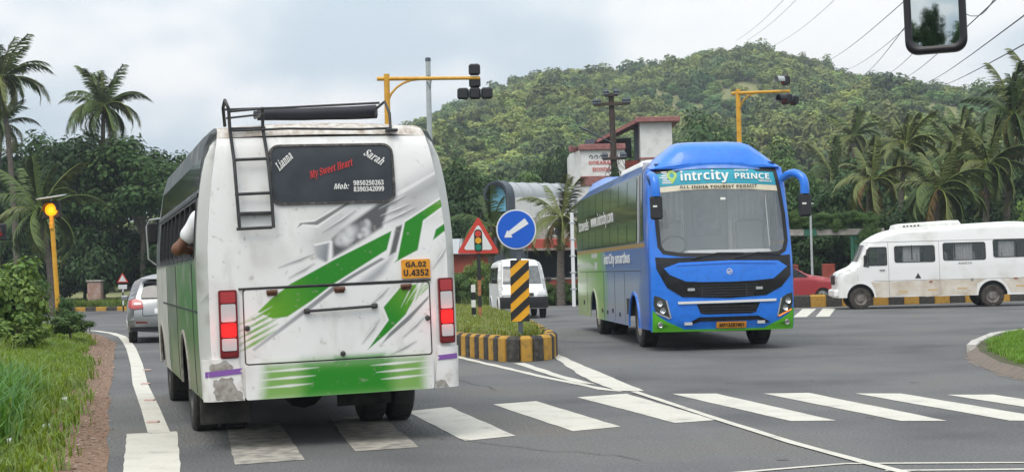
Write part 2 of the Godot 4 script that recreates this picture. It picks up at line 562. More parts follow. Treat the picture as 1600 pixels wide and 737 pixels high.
	for q in [[1.2, -9.95, 1.49, -10.05, 2.3, -10.37, 3.5, -10.2, 6.5, -9.6], [2.49, -9.98, 3.39, -9.88, 6.5, -9.2]]:
		var b := MB.new()
		sheet(b, ragged(ribbon(v2s(q), .06), .5, .005), .004 + .002 * q.size() / 10.0)
		put(b, "stop_line", M.paint, road)
	for q in [[7.6, -40.1, 7.95, -40.0, 9.75, -47.4, 9.35, -47.6], [8.2, -40.0, 8.55, -39.9, 10.35, -47.3, 9.98, -47.5]]:
		var b := MB.new()
		sheet(b, ragged(poly(q), .6, .01), .005)
		put(b, "rumble_stripe", M.paint, road)
	var far_line := MB.new()
	sheet(far_line, ragged(ribbon(v2s([6.5, -47.6, 9.3, -48.5, 17.6, -50.1, 45, -55.5]), .16), 1.5, .01), .005)
	put(far_line, "edge_line", M.paint, road)
	# reflective studs beside the edge line
	for p in [[-4.0, -17.3], [-4.75, -20.1], [-5.5, -23.2], [-3.3, -14.6]]:
		var b := MB.new()
		b.box(Vector3(p[0] - .3, .012, p[1]), Vector3(.12, .022, .09), Basis(), .008)
		put(b, "road_stud", M.stud, road)
	# repairs, sealed cracks and oil drips in the asphalt
	rng.seed = 401
	for q in [[2.4, -30.5, 3.0, 3.6, 1], [6.4, -31.0, 3.5, 2.0, 1]]:
		var b := MB.new()
		var pp := PackedVector2Array()
		for k in 14:
			var an := TAU * k / 14.0
			pp.append(Vector2(q[0] + cos(an) * q[2] * .5 * R(.75, 1.1), q[1] + sin(an) * q[3] * .5 * R(.75, 1.1)))
		sheet(b, ragged(pp, .12, .03), .0015)
		put(b, "asphalt_patch", M.tar if q[4] == 0 else M.tar_pale, road)
	for q in [[-.9, -12.9, .9, -10.9], [-.2, -17.6, -1.2, -21.0], [.95, -19.3, 1.2, -19.2], [1.0, -18.2, 1.35, -18.1]]:
		var pts := []
		for k in 13:
			pts.append(Vector2(q[0], q[1]).lerp(Vector2(q[2], q[3]), k / 12.0) + Vector2(R(-.05, .05), R(-.1, .1)))
		var b := MB.new()
		sheet(b, ribbon(pts, .013), .0105)
		put(b, "crack", M.tar, road)
	for k in 14:
		var c := Vector2(R(-.5, 6.5), R(-34, -10.5))
		var pp := PackedVector2Array()
		var rr := R(.02, .06)
		for j in 9: pp.append(c + Vector2(cos(TAU * j / 9.0), sin(TAU * j / 9.0) * 1.5) * rr * R(.6, 1.2))
		var b := MB.new()
		sheet(b, pp, .0025)
		put(b, "oil_drip", M.tar, road)
	# a patch of old tar and red earth dragged on to the asphalt by the corner of the lawn
	var dirt := MB.new()
	sheet(dirt, ragged(poly([5.75, -15.4, 5.85, -16.6, 6.0, -18.4, 6.3, -20.4, 6.75, -22.0, 7.15, -22.9, 7.6, -23.2, 7.2, -20, 6.7, -16.8, 7.5, -15, 6.4, -14.6]), .18, .07), .003)
	put(dirt, "earth_patch", M.dust, road)

	# left verge: soil strip, then a low bank of earth that the grass grows on
	var e := v2s(EDGE)
	var fine := []
	for i in e.size() - 1:
		var n := maxi(1, ceili(e[i].distance_to(e[i + 1]) / .5)) if i < 12 else 12
		for kk in n: fine.append(e[i].lerp(e[i + 1], float(kk) / n))
	fine.append(e[-1])
	var nz := FastNoiseLite.new()
	nz.frequency = .35; nz.seed = 3; nz.fractal_octaves = 4
	var rows := []
	for i in fine.size():
		var dd: Vector2 = (fine[mini(i + 2, fine.size() - 1)] - fine[maxi(i - 2, 0)]).normalized()
		var nn := Vector2(dd.y, -dd.x)
		if nn.x > 0 and i < fine.size() - 20: nn = -nn
		if nn.x > 0: nn = -nn
		var row := []
		var jit: float = nz.get_noise_2d(fine[i].x * 6.0, fine[i].y * 6.0) * .07
		for s in [[-.05, .003], [.12, .018], [.28, .035], [.52, .05], [.9, .12], [1.7, .26], [3.5, .4], [9.0, .55], [25.0, .6]]:
			var p: Vector2 = fine[i] + nn * (s[0] + (jit if s[0] < .2 else jit * 3.0))
			row.append(Vector3(p.x, s[1] + (nz.get_noise_2d(p.x * 3.0, p.y * 3.0) * .05 * clampf(s[0] * 2.0, 0, 2.0)), p.y))
		rows.append(row)
	verge_rows = rows
	var vg := struct("verge")
	var so := MB.new()
	so.loft(rows.map(func(r): return r.slice(0, 4)))
	put(so, "soil_strip", M.soil, vg)
	var ea := MB.new()
	ea.loft(rows.map(func(r): return r.slice(3, 9)))
	put(ea, "earth_bank", M.earth, vg)

	# right-hand island of lawn with a pale kerb
	var lawn := poly([6.05, -16.6, 6.25, -19.0, 6.75, -21.4, 7.4, -23.6, 8.6, -26.2, 9.9, -27.6, 12.5, -29.0, 20, -31.5, 30, -33, 30, -8, 9, -8, 6.9, -12.5])
	var isl := struct("lawn_island")
	var lb := MB.new()
	sheet(lb, lawn, .10)
	put(lb, "lawn_soil", M.earth, isl)
	lawn_poly = lawn
	var slope := []
	for i in 8:
		var p0 := lawn[(i + lawn.size() - 2) % lawn.size()]
		var p1 := lawn[(i + lawn.size() - 1) % lawn.size()]
		var p2 := lawn[i]
		var od := (p2 - p0).normalized()
		var on := Vector2(od.y, -od.x)
		if on.x > 0: on = -on
		slope.append([Vector3(p1.x, .1, p1.y), Vector3(p1.x + on.x * .06, .06, p1.y + on.y * .06), Vector3(p1.x + on.x * .16, .005, p1.y + on.y * .16)])
	var slb := MB.new()
	slb.loft(slope.slice(0, 5))
	put(slb, "soil_edge", M.dust, isl)
	kerb_run(isl, v2s([7.0, -22.55, 7.4, -23.6, 8.6, -26.2, 9.9, -27.6, 12.5, -29.0, 20, -31.5, 30, -33]), .6, .14, .15, [M.kerb_white, M.kerb_white], 0.0)

	# traffic island with the signs
	var med := poly([.18, -23.15, -.1, -23.25, -.87, -25.2, -2.6, -30.0, -6.3, -40.0, -5.6, -45.5, -2.0, -46.5, -.9, -45.0, .1, -35.0, .62, -24.6, .5, -23.5])
	median_poly = med
	var mi := struct("traffic_island")
	var mb := MB.new()
	var nf := FastNoiseLite.new()
	nf.frequency = .5
	sheet(mb, Geometry2D.offset_polygon(med, -.12)[0], .33)
	put(mb, "island_soil", M.earth, mi)
	kerb_run(mi, v2s([.62, -24.6, .5, -23.5, .18, -23.15, -.1, -23.25, -.87, -25.2, -2.6, -30.0, -6.3, -40.0]), .22, .4, .2, [M.kerb_black, M.kerb_yellow], .045, [.3, .34, .3, .3])
	kerb_run(mi, v2s([-2.0, -46.5, -.9, -45.0, .1, -35.0, .6, -25.2]), .5, .4, .2, [M.kerb_black, M.kerb_yellow], .06)
	# central divider of the cross road on the far right
	var dv := struct("road_divider")
	var db := MB.new()
	sheet(db, poly([9.1, -49.3, 9.1, -50.5, 45, -57.4, 45, -56.2]), .3)
	put(db, "divider_soil", M.soil, dv)
	kerb_run(dv, v2s([8.9, -49.4, 9.3, -49.1, 17.6, -50.72, 40, -55.1]), .56, .42, .22, [M.kerb_yellow, M.kerb_black], .05)
	# kerb on the far left
	var fk := struct("far_kerb")
	var fb := MB.new()
	sheet(fb, poly([-12.1, -67.3, -15, -71.2, -23, -74.2, -60, -80, -60, -90, -10, -90, -10, -70]), .14)
	put(fb, "far_soil", M.earth, fk)
	kerb_run(fk, v2s([-11.6, -68.5, -12.1, -67.2, -15, -71.1, -23, -74.1, -45, -78]), .62, .2, .25, [M.kerb_black, M.kerb_yellow], .03)

var verge_rows := []
var lawn_poly: PackedVector2Array
var median_poly: PackedVector2Array

func kerb_run(parent: Node3D, pts: Array, length: float, h: float, w: float, mats: Array, ch := .02, first: Array = []) -> void:
	var total := 0.0
	for i in pts.size() - 1: total += pts[i].distance_to(pts[i + 1])
	var at := func(s: float) -> Vector2:
		for i in pts.size() - 1:
			var dd: float = pts[i].distance_to(pts[i + 1])
			if s <= dd or i == pts.size() - 2: return pts[i].lerp(pts[i + 1], s / dd)
			s -= dd
		return pts[-1]
	var s := 0.0
	var n := 0
	while s < total - .02 and n < 280:
		var ln: float = first[n] if n < first.size() else length
		ln = minf(ln, total - s)
		var a: Vector2 = at.call(s)
		var c: Vector2 = at.call(s + ln)
		var d := (c - a).normalized()
		var b := MB.new()
		var bs := Basis(Vector3(d.x, 0, d.y), Vector3.UP, Vector3(d.x, 0, d.y).cross(Vector3.UP))
		var hh := h + R(-.006, .006)
		b.box(Vector3((a.x + c.x) / 2, hh / 2 - .02, (a.y + c.y) / 2), Vector3(a.distance_to(c) + .004, hh + .04, w), bs, maxf(ch, .012))
		put(b, "kerb_block", mats[n % 2], parent)
		s += ln; n += 1

# ---------- plants ----------
var crowns := []
var fronds := []

func leaf_face(b: MB, p: Vector3, dir: Vector3, out: Vector3, size: float, rough := 1.0) -> void:
	dir = (dir - out * dir.dot(out) * .85).normalized()
	var s := dir.cross(out).normalized() * size * R(.28, .42)
	var tip := p + dir * size
	var mid := p + dir * size * .5 + out * size * .12
	var n := (out + dir * .2 + Vector3(R(-.35, .35), R(-.35, .35), R(-.35, .35)) * rough).normalized()
	b.trin(p, mid + s, tip, n, n, n)
	b.trin(p, tip, mid - s, n, n, n)

func make_crown(clumps: int, per: int, leaf: float, seed_: int, tall := .75, open := 0.0, rough := 1.0) -> ArrayMesh:
	rng.seed = seed_
	var b := MB.new()
	b.colored = true
	for k in clumps:
		var dir := Vector3(R(-1, 1), R(-.75, 1), R(-1, 1)).normalized()
		var rad := R(.25, .42) * (1.0 - open)
		var c := dir * R(.35, 1.0 - rad * .5)
		c.y *= tall
		var hue := R(-1, 1)
		for i in per:
			var o := Vector3(R(-1, 1), R(-1, 1), R(-1, 1))
			o = o.normalized() * pow(rng.randf(), .45)
			var p := c + Vector3(o.x, o.y * .72, o.z) * rad
			var out := (o.normalized() + Vector3(0, .55, 0) + dir * .3).normalized()
			var d := (Vector3(R(-1, 1), R(-.9, .4), R(-1, 1)) + o.normalized() * .6).normalized()
			var v := R(.72, 1.28)
			b.tint = Color(v * (1.0 + hue * .16 + R(-.1, .1)), v * (1.0 + hue * .05), v * (1.0 - hue * .12))
			leaf_face(b, p, d, out, leaf * R(.7, 1.35), rough)
	return b.mesh()

func make_frond(droop: float, seed_: int, n := 42, ragged_ := 0.0) -> ArrayMesh:
	rng.seed = seed_
	var b := MB.new()
	b.colored = true
	var pts := []
	var ang := .35 + droop * -.2
	var p := Vector3.ZERO
	for i in 13:
		pts.append(p)
		ang -= (.06 + droop * .12) * (0.5 + i / 9.0)
		p += Vector3(cos(ang), sin(ang), R(-.03, .03)) * (1.0 / 12.0)
	b.tint = Color(1.15, 1.0, .55)
	b.tube(pts, .014, .003, 5, false)
	for i in n:
		var u := .1 + .9 * i / (n - 1.0)
		var f := u * 12.0
		var k := mini(int(f), 11)
		var at: Vector3 = pts[k].lerp(pts[k + 1], f - k)
		var d: Vector3 = (pts[k + 1] - pts[k]).normalized()
		var ln := .27 * (sin(clampf(u * 1.1, 0, 1) * PI * .85) * .75 + .25)
		for s in [-1.0, 1.0]:
			if rng.randf() < ragged_: continue
			var sidev := Vector3(0, 0, s)
			var o := (sidev * R(.6, .9) + d * R(.45, .7) + Vector3(0, -R(.2, .8) - droop * .25, 0)).normalized()
			var o2 := (o + Vector3(0, -R(.4, .9), 0)).normalized()
			var l2 := ln * R(.8, 1.1)
			var mid: Vector3 = at + o * l2 * .55
			var tip: Vector3 = mid + o2 * l2 * .5
			var wv := d * R(.007, .012)
			var nn := (Vector3.UP + sidev * .3 - d * .1).normalized()
			var v := R(.75, 1.25)
			b.tint = Color(v, v, v * .95)
			b.trin(at - wv, at + wv, mid + wv, nn, nn, nn)
			b.trin(at - wv, mid + wv, mid - wv, nn, nn, nn)
			b.trin(mid - wv, mid + wv, tip, nn, nn, nn)
	return b.mesh()

func make_plants() -> void:
	for i in 4: crowns.append(make_crown(38, 210, .078, 100 + i, [.75, .95, .7, 1.1][i], [0.0, .05, .1, .15][i]))
	crowns.append(make_crown(26, 120, .125, 110, .9))         # 4: low plant with larger leaves
	crowns.append(make_crown(15, 46, .23, 111, .8, 0.0, .3))         # 5, 6, 7: crowns far up the hill
	crowns.append(make_crown(13, 50, .25, 112, .65, 0.0, .3))
	crowns.append(make_crown(17, 42, .22, 113, .95, 0.0, .3))
	for i in 6: fronds.append(make_frond([-.1, .35, .75, 1.05, 1.4, 1.1][i], 200 + i, 54, .3 if i > 3 else .1))
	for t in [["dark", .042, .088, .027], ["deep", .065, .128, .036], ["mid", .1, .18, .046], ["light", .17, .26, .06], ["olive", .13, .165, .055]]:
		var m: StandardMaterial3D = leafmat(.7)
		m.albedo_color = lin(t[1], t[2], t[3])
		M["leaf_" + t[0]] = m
	for t in [["green", .16, .225, .085], ["pale", .26, .3, .13], ["brown", .33, .22, .1], ["dark", .12, .185, .072]]:
		var m: StandardMaterial3D = leafmat(.6)
		m.albedo_color = lin(t[1], t[2], t[3])
		m.roughness = .45
		M["frond_" + t[0]] = m

func tree(called: String, label: String, x: float, z: float, h: float, w: float, kind: int, tone: String, group := "", base := 0.0, low := .3) -> Node3D:
	var t := thing(called, label, "tree" if called.ends_with("tree") else ("shrub" if called.ends_with("shrub") else "plant"), Vector3(x, base, z), 0, group)
	rng.seed = int(x * 131.0 + z * 17.0) & 0xffff
	var b := MB.new()
	var cy := h * (1.0 + low) * .5
	var r := maxf(.03, h * .022)
	var lean := Vector3(R(-.1, .1) * h * .3, 0, R(-.1, .1) * h * .3)
	b.tube([Vector3(0, -.1, 0), lean * .3 + Vector3(0, h * .2, 0), lean * .7 + Vector3(0, h * .42, 0), lean + Vector3(0, cy, 0)], r, r * .45, 7)
	for i in 5:
		var an := TAU * i / 5.0 + R(-.4, .4)
		var y0 := h * R(.28, .5)
		var tip := Vector3(cos(an) * w * .36, cy + h * R(-.05, .22), sin(an) * w * .36)
		b.tube([lean * .5 + Vector3(0, y0, 0), lean * .5 + Vector3(0, y0, 0).lerp(tip, .5) + Vector3(0, h * .03, 0), tip], r * .5, r * .15, 5)
	put(b, "trunk", M.bark, t)
	var sx := w * .5
	var sy: float = h * (1.0 - low) * .5 / [.8, .98, .78, 1.1, .9, .8, .7, .95][kind]
	var xf := Transform3D(Basis(Vector3.UP, R(0, TAU)) * Basis.from_scale(Vector3(sx, sy, sx)), lean * .6 + Vector3(0, cy, 0))
	inst(crowns[kind], "crown", M["leaf_" + tone], t, xf)
	return t

func palm(label: String, x: float, z: float, h: float, size: float, n: int, tone: String, lean := Vector2.ZERO, group := "coconut palms", spread := 1.0) -> Node3D:
	var t := thing("coconut_palm", label, "palm tree", Vector3(x, 0, z), 0, group)
	rng.seed = int(x * 311.0 + z * 13.0) & 0xffff
	var b := MB.new()
	var pts := []
	for i in 9:
		var u := i / 8.0
		pts.append(Vector3(lean.x * (u * u - 1.0), h * u - .1, lean.y * (u * u - 1.0)))
	b.tube(pts, .19, .11, 8)
	put(b, "trunk", M.bark, t)
	var nut := MB.new()
	for i in 7:
		var an := TAU * i / 7.0
		nut.lathe([Vector2(0, -.14), Vector2(.09, -.1), Vector2(.13, 0), Vector2(.09, .1), Vector2(0, .13)], Transform3D(Basis(), Vector3(cos(an) * .24, h - .38 + R(-.12, .1), sin(an) * .24)), 8)
	put(nut, "coconuts", M.leaf_olive, t)
	for i in n:
		var u := i / float(n - 1)
		var an := i * 2.39996 + R(-.2, .2)
		var el := lerpf(1.2, -.55, pow(u, .85)) * spread + R(-.12, .12)
		var fi := clampi(int(u * 4.4), 0, 4)
		var m: String = "brown" if (u > .93 and rng.randf() < .6) else ("pale" if rng.randf() < .3 else tone)
		var s := size * R(.85, 1.1) * (.75 if u < .1 else 1.0)
		var bs := Basis(Vector3.UP, an) * Basis(Vector3.BACK, el) * Basis(Vector3.RIGHT, R(-.35, .35))
		inst(fronds[fi], "frond", M["frond_" + m], t, Transform3D(bs.scaled_local(Vector3.ONE * s), Vector3(cos(an) * .08, h - .1 + R(-.05, .1), -sin(an) * .08)))
	return t

func multi(called: String, mesh: Mesh, m: Material, xfs: Array, cols: Array) -> MultiMeshInstance3D:
	var mm := MultiMesh.new()
	mm.transform_format = MultiMesh.TRANSFORM_3D
	mm.use_colors = true
	mm.mesh = mesh
	mm.instance_count = xfs.size()
	for i in xfs.size():
		mm.set_instance_transform(i, xfs[i]); mm.set_instance_color(i, cols[i])
	var o := MultiMeshInstance3D.new()
	o.multimesh = mm; o.material_override = m; o.name = numbered(called)
	o.set_meta("kind", "stuff")
	add_child(o)
	return o

const RIDGE := [-400.0, 0.0, -110.0, 0.0, -77.0, 1.2, -64.0, 17.4, -51.0, 28.0, -42.0, 34.8, -34.0, 39.5, -29.0, 42.2, -17.0, 47.8, -6.0, 50.8, 1.0, 53.4, 10.0, 55.9, 19.0, 57.0, 30.0, 56.5, 38.0, 57.2, 47.0, 59.6, 56.0, 61.6, 69.0, 62.4, 80.0, 59.7, 89.0, 56.0, 98.0, 53.7, 111.0, 50.7, 120.0, 49.3, 129.0, 46.0, 140.0, 42.4, 147.0, 40.6, 165.0, 38.3, 202.0, 29.2, 280.0, 20.0, 400.0, 10.0]
var hill_noise := FastNoiseLite.new()

func hill_at(x: float, z: float) -> float:
	var rh := 0.0
	for i in range(0, RIDGE.size() - 2, 2):
		if x >= RIDGE[i] and x <= RIDGE[i + 2]:
			rh = lerpf(RIDGE[i + 1], RIDGE[i + 3], (x - RIDGE[i]) / (RIDGE[i + 2] - RIDGE[i])); break
	var t := clampf((-z - 135.0) / 285.0, 0.0, 1.0)
	var back := clampf((-z - 420.0) / 160.0, 0.0, 1.0)
	var prof := pow(t, 1.05) * (1.0 - back * back)
	return rh * prof + hill_noise.get_noise_2d(x, z) * 7.0 * sin(clampf(t, 0, 1) * PI)

func make_hill() -> void:
	hill_noise.frequency = .013; hill_noise.seed = 6; hill_noise.fractal_octaves = 2
	var rows := []
	for i in 60:
		var row := []
		for j in 90:
			var x := lerpf(-170, 330, j / 89.0)
			var z := lerpf(-128, -560, i / 59.0)
			row.append(Vector3(x, hill_at(x, z) - (.5 if i == 0 else 0.0), z))
		rows.append(row)
	var b := MB.new()
	b.loft(rows)
	M.hill = worn([lin(.1, .12, .04), lin(.19, .2, .08), lin(.3, .26, .15)], .03, .95, true, .02, 50)
	var o := put(b, "hill", M.hill); o.set_meta("kind", "structure")
	rng.seed = 77
	var tone := FastNoiseLite.new()
	tone.frequency = .02; tone.seed = 15; tone.fractal_octaves = 3
	var X := [[], [], []]
	var C := [[], [], []]
	var z := -140.0
	while z > -428.0:
		var step := lerpf(2.8, 3.3, clampf((-z - 140) / 280.0, 0, 1))
		var half := -z * .52 + 12.0
		var x := -minf(half, 118.0)
		while x < half:
			var px := x + R(-1.7, 1.7)
			var pz := z + R(-1.7, 1.7)
			var y := hill_at(px, pz)
			var tn := tone.get_noise_2d(px, pz)
			var bare := tone.get_noise_2d(px * 1.7 + 300.0, pz * 1.7)
			x += step
			if y < .3 or (bare > .43 and y > 25.0 and rng.randf() < .9): continue
			var big := rng.randf() < .13
			var r := lerpf(1.1, 2.7, pow(rng.randf(), 1.5)) * (1.5 if big else 1.0)
			var k := rng.randi() % 3
			X[k].append(Transform3D(Basis(Vector3.UP, R(0, TAU)) * Basis.from_scale(Vector3(r, r * R(.8, 1.15) * (1.15 if big else .85), r)), Vector3(px, y + r * .62, pz)))
			var v := R(.7, 1.25) * (.55 if big else 1.0)
			var yel := clampf(.6 + tn * 1.1 + R(-.35, .35), 0, 1)
			C[k].append(Color(lerpf(.13, .37, yel) * v, lerpf(.25, .42, yel) * v, lerpf(.08, .11, yel) * v))
		z -= step
	for k in 3:
		var mm := multi("hillside_woodland", crowns[5 + k], M.leaf, X[k], C[k])
		tag(mm, ["low green scrub and small trees covering the hillside", "rounded bright green tree tops covering the hillside", "upright darker green tree tops covering the hillside"][k], "woodland")

func grass_clump(n: int, seed_: int, hgt: float, spread: float, width := .008) -> ArrayMesh:
	rng.seed = seed_
	var b := MB.new()
	b.colored = true
	for i in n:
		var an := R(0, TAU)
		var p := Vector3(R(-1, 1), 0, R(-1, 1)) * spread
		var d := Vector3(cos(an), 0, sin(an))
		var h := hgt * R(.55, 1.15)
		var bend := R(.15, .8)
		var s := Vector3(-d.z, 0, d.x) * width
		var m := p + Vector3(0, h * .55, 0) + d * h * bend * .3
		var tip := p + Vector3(0, h * (.98 - bend * .35), 0) + d * h * bend
		var nn := (Vector3.UP + d * .45).normalized()
		var v := R(.7, 1.3)
		b.tint = Color(v * R(.9, 1.15), v, v * .9)
		b.trin(p - s, p + s, m + s * .8, nn, nn, nn)
		b.trin(p - s, m + s * .8, m - s * .8, nn, nn, nn)
		b.trin(m - s * .8, m + s * .8, tip, nn, nn, nn)
	return b.mesh()

func make_grass() -> void:
	var short := grass_clump(26, 301, .16, .13)
	var tall := grass_clump(30, 302, .44, .16, .01)
	rng.seed = 303
	var X := []
	var C := []
	var X2 := []
	var C2 := []
	# left bank: between the rows of the verge
	var nz := FastNoiseLite.new()
	nz.frequency = .25; nz.seed = 12
	for i in verge_rows.size() - 1:
		var z: float = verge_rows[i][3].z
		if z > -6.0 or z < -52.0: continue
		for s in [1, 2, 3, 4, 5, 6]:
			var a: Vector3 = verge_rows[i][s]
			var b: Vector3 = verge_rows[i][s + 1]
			var a2: Vector3 = verge_rows[i + 1][s]
			var b2: Vector3 = verge_rows[i + 1][s + 1]
			var area := (b - a).cross(a2 - a).length()
			var dens := 62.0 if z > -26.0 else 30.0
			if s == 3: dens *= .7
			if s == 2: dens *= .22
			if s == 1: dens *= .05
			if s == 6: dens *= .3
			for k in int(area * dens):
				var u := rng.randf()
				var v := rng.randf()
				var p := a.lerp(b, u).lerp(a2.lerp(b2, u), v)
				var n := nz.get_noise_2d(p.x * 2.0, p.z * 2.0)
				var lush := smoothstep(-20.5, -14.5, p.z) * smoothstep(.35, 1.2, (s - 3) + u)
				var col := Color(.275, .385, .11).lerp(Color(.13, .32, .09), clampf(lush + n * .5, 0, 1))
				var w := R(.75, 1.25)
				col = Color(col.r * w, col.g * w, col.b * w)
				var sc := R(.8, 1.3)
				var bs := Basis(Vector3.UP, R(0, TAU))
				if rng.randf() < lush * .55 or (s > 4 and rng.randf() < .12):
					X2.append(Transform3D(bs.scaled(Vector3.ONE * sc * R(.7, 1.1)), p)); C2.append(col)
				else:
					X.append(Transform3D(bs.scaled(Vector3.ONE * sc), p)); C.append(col)
	var g1 := multi("verge_grass", short, M.grass, X, C)
	tag(g1, "short yellow-green grass on the bank beside the soil strip", "grass")
	var g2 := multi("tall_grass", tall, M.grass, X2, C2)
	tag(g2, "long lush green grass at the near end of the bank", "grass")
	# pebbles and dry crumbs on the soil strip
	var peb := MB.new()
	peb.lathe([Vector2(0, -.4), Vector2(.8, -.15), Vector2(1.0, .1), Vector2(.6, .45), Vector2(0, .55)], Transform3D(), 6)
	var XP := []
	var CP := []
	for i in verge_rows.size() - 1:
		if verge_rows[i][2].z > -8.0 or verge_rows[i][2].z < -46.0: continue
		for k in 110:
			var u := pow(rng.randf(), .7) * 3.6 - .25
			var si := clampi(int(u), 0, 3)
			var q: Vector3 = verge_rows[i][si].lerp(verge_rows[i][si + 1], u - si).lerp(verge_rows[i + 1][si].lerp(verge_rows[i + 1][si + 1], u - si), rng.randf())
			if u < 0: q.y = .004
			var w := R(.003, .009) if rng.randf() < .94 else R(.01, .02)
			XP.append(Transform3D(Basis(Vector3.UP, R(0, TAU)) * Basis.from_scale(Vector3(w * R(.8, 2.0), w * R(.35, .9), w)), q + Vector3(0, w * .2, 0)))
			var br := R(.5, 1.6)
			CP.append(Color(.18 * br, .122 * br, .085 * br) if rng.randf() < .8 else Color(.38 * br, .34 * br, .3 * br))
	tag(multi("soil_crumbs", peb.mesh(), M.crumb, XP, CP), "pebbles and dry crumbs scattered over the red soil strip", "gravel")
	# traffic island, lawn, far kerb, divider
	var L := []
	var D := []
	var fill := func(p: PackedVector2Array, y: float, dens: float, col: Color, smin: float, smax: float, zmin: float) -> void:
		var lo := Vector2(INF, INF)
		var hi := -lo
		for q in p:
			lo = lo.min(q); hi = hi.max(q)
		lo.y = maxf(lo.y, zmin)
		for k in int((hi.x - lo.x) * (hi.y - lo.y) * dens):
			var q := Vector2(R(lo.x, hi.x), R(lo.y, hi.y))
			if not Geometry2D.is_point_in_polygon(q, p): continue
			var v := R(.75, 1.3)
			L.append(Transform3D(Basis(Vector3.UP, R(0, TAU)).scaled(Vector3.ONE * R(smin, smax)), Vector3(q.x, y, q.y)))
			D.append(Color(col.r * v * R(.9, 1.15), col.g * v, col.b * v))
	fill.call(Geometry2D.offset_polygon(median_poly, -.2)[0], .33, 26.0, Color(.3, .36, .12), .55, 1.5, -46.0)
	var gi := multi("island_grass", short, M.grass, L, D)
	tag(gi, "rough pale grass and weeds on the traffic island", "grass")
	L.clear(); D.clear()
	fill.call(Geometry2D.offset_polygon(lawn_poly, -.18)[0].slice(0), .10, 70.0, Color(.2, .38, .06), .45, .75, -33.0)
	var gl := multi("lawn_grass", short, M.grass, L, D)
	tag(gl, "short bright green lawn on the corner island", "grass")
	L.clear(); D.clear()
	fill.call(poly([-12.3, -68.2, -15, -71.8, -23, -74.8, -40, -77.5, -40, -84, -11, -84]), .14, 11.0, Color(.19, .28, .075), 1.6, 3.6, -84.0)
	fill.call(poly([-2, -63.3, 3, -61.2, 30, -61.3, 30, -70, -4, -72]), -.02, 9.0, Color(.14, .2, .06), 1.8, 4.2, -72.0)
	fill.call(poly([9.4, -49.7, 9.4, -50.4, 45, -57.2, 45, -56.5]), .3, 6.0, Color(.2, .17, .08), .6, 1.6, -58.0)
	var gf := multi("far_grass", short, M.grass, L, D)
	tag(gf, "tufts of weeds along the far edges of the junction", "grass")

# ---------- vehicle bodies ----------
# A body is described by its outline seen from the side (l = metres back from the end that faces us, y = height) and its half width at each height.
class Shell:
	var top := PackedVector2Array()
	var hw: Callable
	var r := .1
	var crown := .03
	func w(p: Vector2) -> float:
		var d := INF
		for i in top.size() - 1:
			d = minf(d, p.distance_squared_to(Geometry2D.get_closest_point_to_segment(p, top[i], top[i + 1])))
		d = sqrt(d)
		var h: float = hw.call(p.y)
		if d >= r: return h
		var q := 1.0 - d / r
		return h - r * (1.0 - sqrt(maxf(0.0, 1.0 - q * q)))
	func side(p: Vector2, off: float, s: float) -> Vector3:
		return Vector3(s * (w(p) + off), p.y, -p.x)
	func l_at(y: float) -> float:     # of the near end
		for i in top.size() - 1:
			if y <= top[i + 1].y or top[i + 1].y <= top[i].y:
				var dy := top[i + 1].y - top[i].y
				return top[i].x if dy < 1e-5 else lerpf(top[i].x, top[i + 1].x, clampf((y - top[i].y) / dy, 0.0, 1.0))
		return top[0].x
	func face(p: Vector2, off: float) -> Vector3:      # a point of the near end, from across x and height y
		var h: float = hw.call(p.y)
		var e := h - r
		var a := absf(p.x)
		var l := l_at(p.y)
		if a <= e: l -= crown * (1.0 - (a / e) * (a / e))
		else:
			var q := clampf((a - e) / r, 0.0, .995)
			l += r * (1.0 - sqrt(1.0 - q * q))
		return Vector3(p.x, p.y, -l + off)
	func strip(b: MB, i0: int, i1: int, k := 12) -> void:
		var rows: Array = []
		for i in range(i0, i1 + 1):
			var p := top[i]
			var t := (top[mini(i + 1, top.size() - 1)] - top[maxi(i - 1, 0)]).normalized()
			var n := Vector2(-t.y, t.x)          # outwards: up over the roof, towards us on the near end
			var e: float = hw.call(p.y) - r
			var row: Array[Vector3] = []
			for j in k + 1:
				var x := lerpf(-e, e, float(j) / k)
				var c := crown * (1.0 - (x / e) * (x / e))
				row.append(Vector3(x, p.y + n.y * c, -(p.x + n.x * c)))
			rows.append(row)
		b.loft(rows)

func chaikin(p: PackedVector2Array, times := 2) -> PackedVector2Array:
	for k in times:
		var o := PackedVector2Array([p[0]])
		for i in p.size() - 1:
			o.append(p[i].lerp(p[i + 1], .25)); o.append(p[i].lerp(p[i + 1], .75))
		o.append(p[-1])
		p = o
	return p

func arch(cx: float, y0: float, r: float, k := 12) -> Array:     # from larger l to smaller l
	var o := []
	for i in k + 1:
		var a := PI * i / k
		o.append(Vector2(cx + cos(a) * r, y0 + sin(a) * r * 1.02))
	return o

func side_poly(top: PackedVector2Array, ybot: float, arches: Array) -> PackedVector2Array:   # arches: [l, radius] from the far end to the near end
	var p := PackedVector2Array()
	for q in top: p.append(q)
	p[0].y = ybot; p[p.size() - 1].y = ybot
	for a in arches: p.append_array(arch(a[0], ybot, a[1]))
	return p

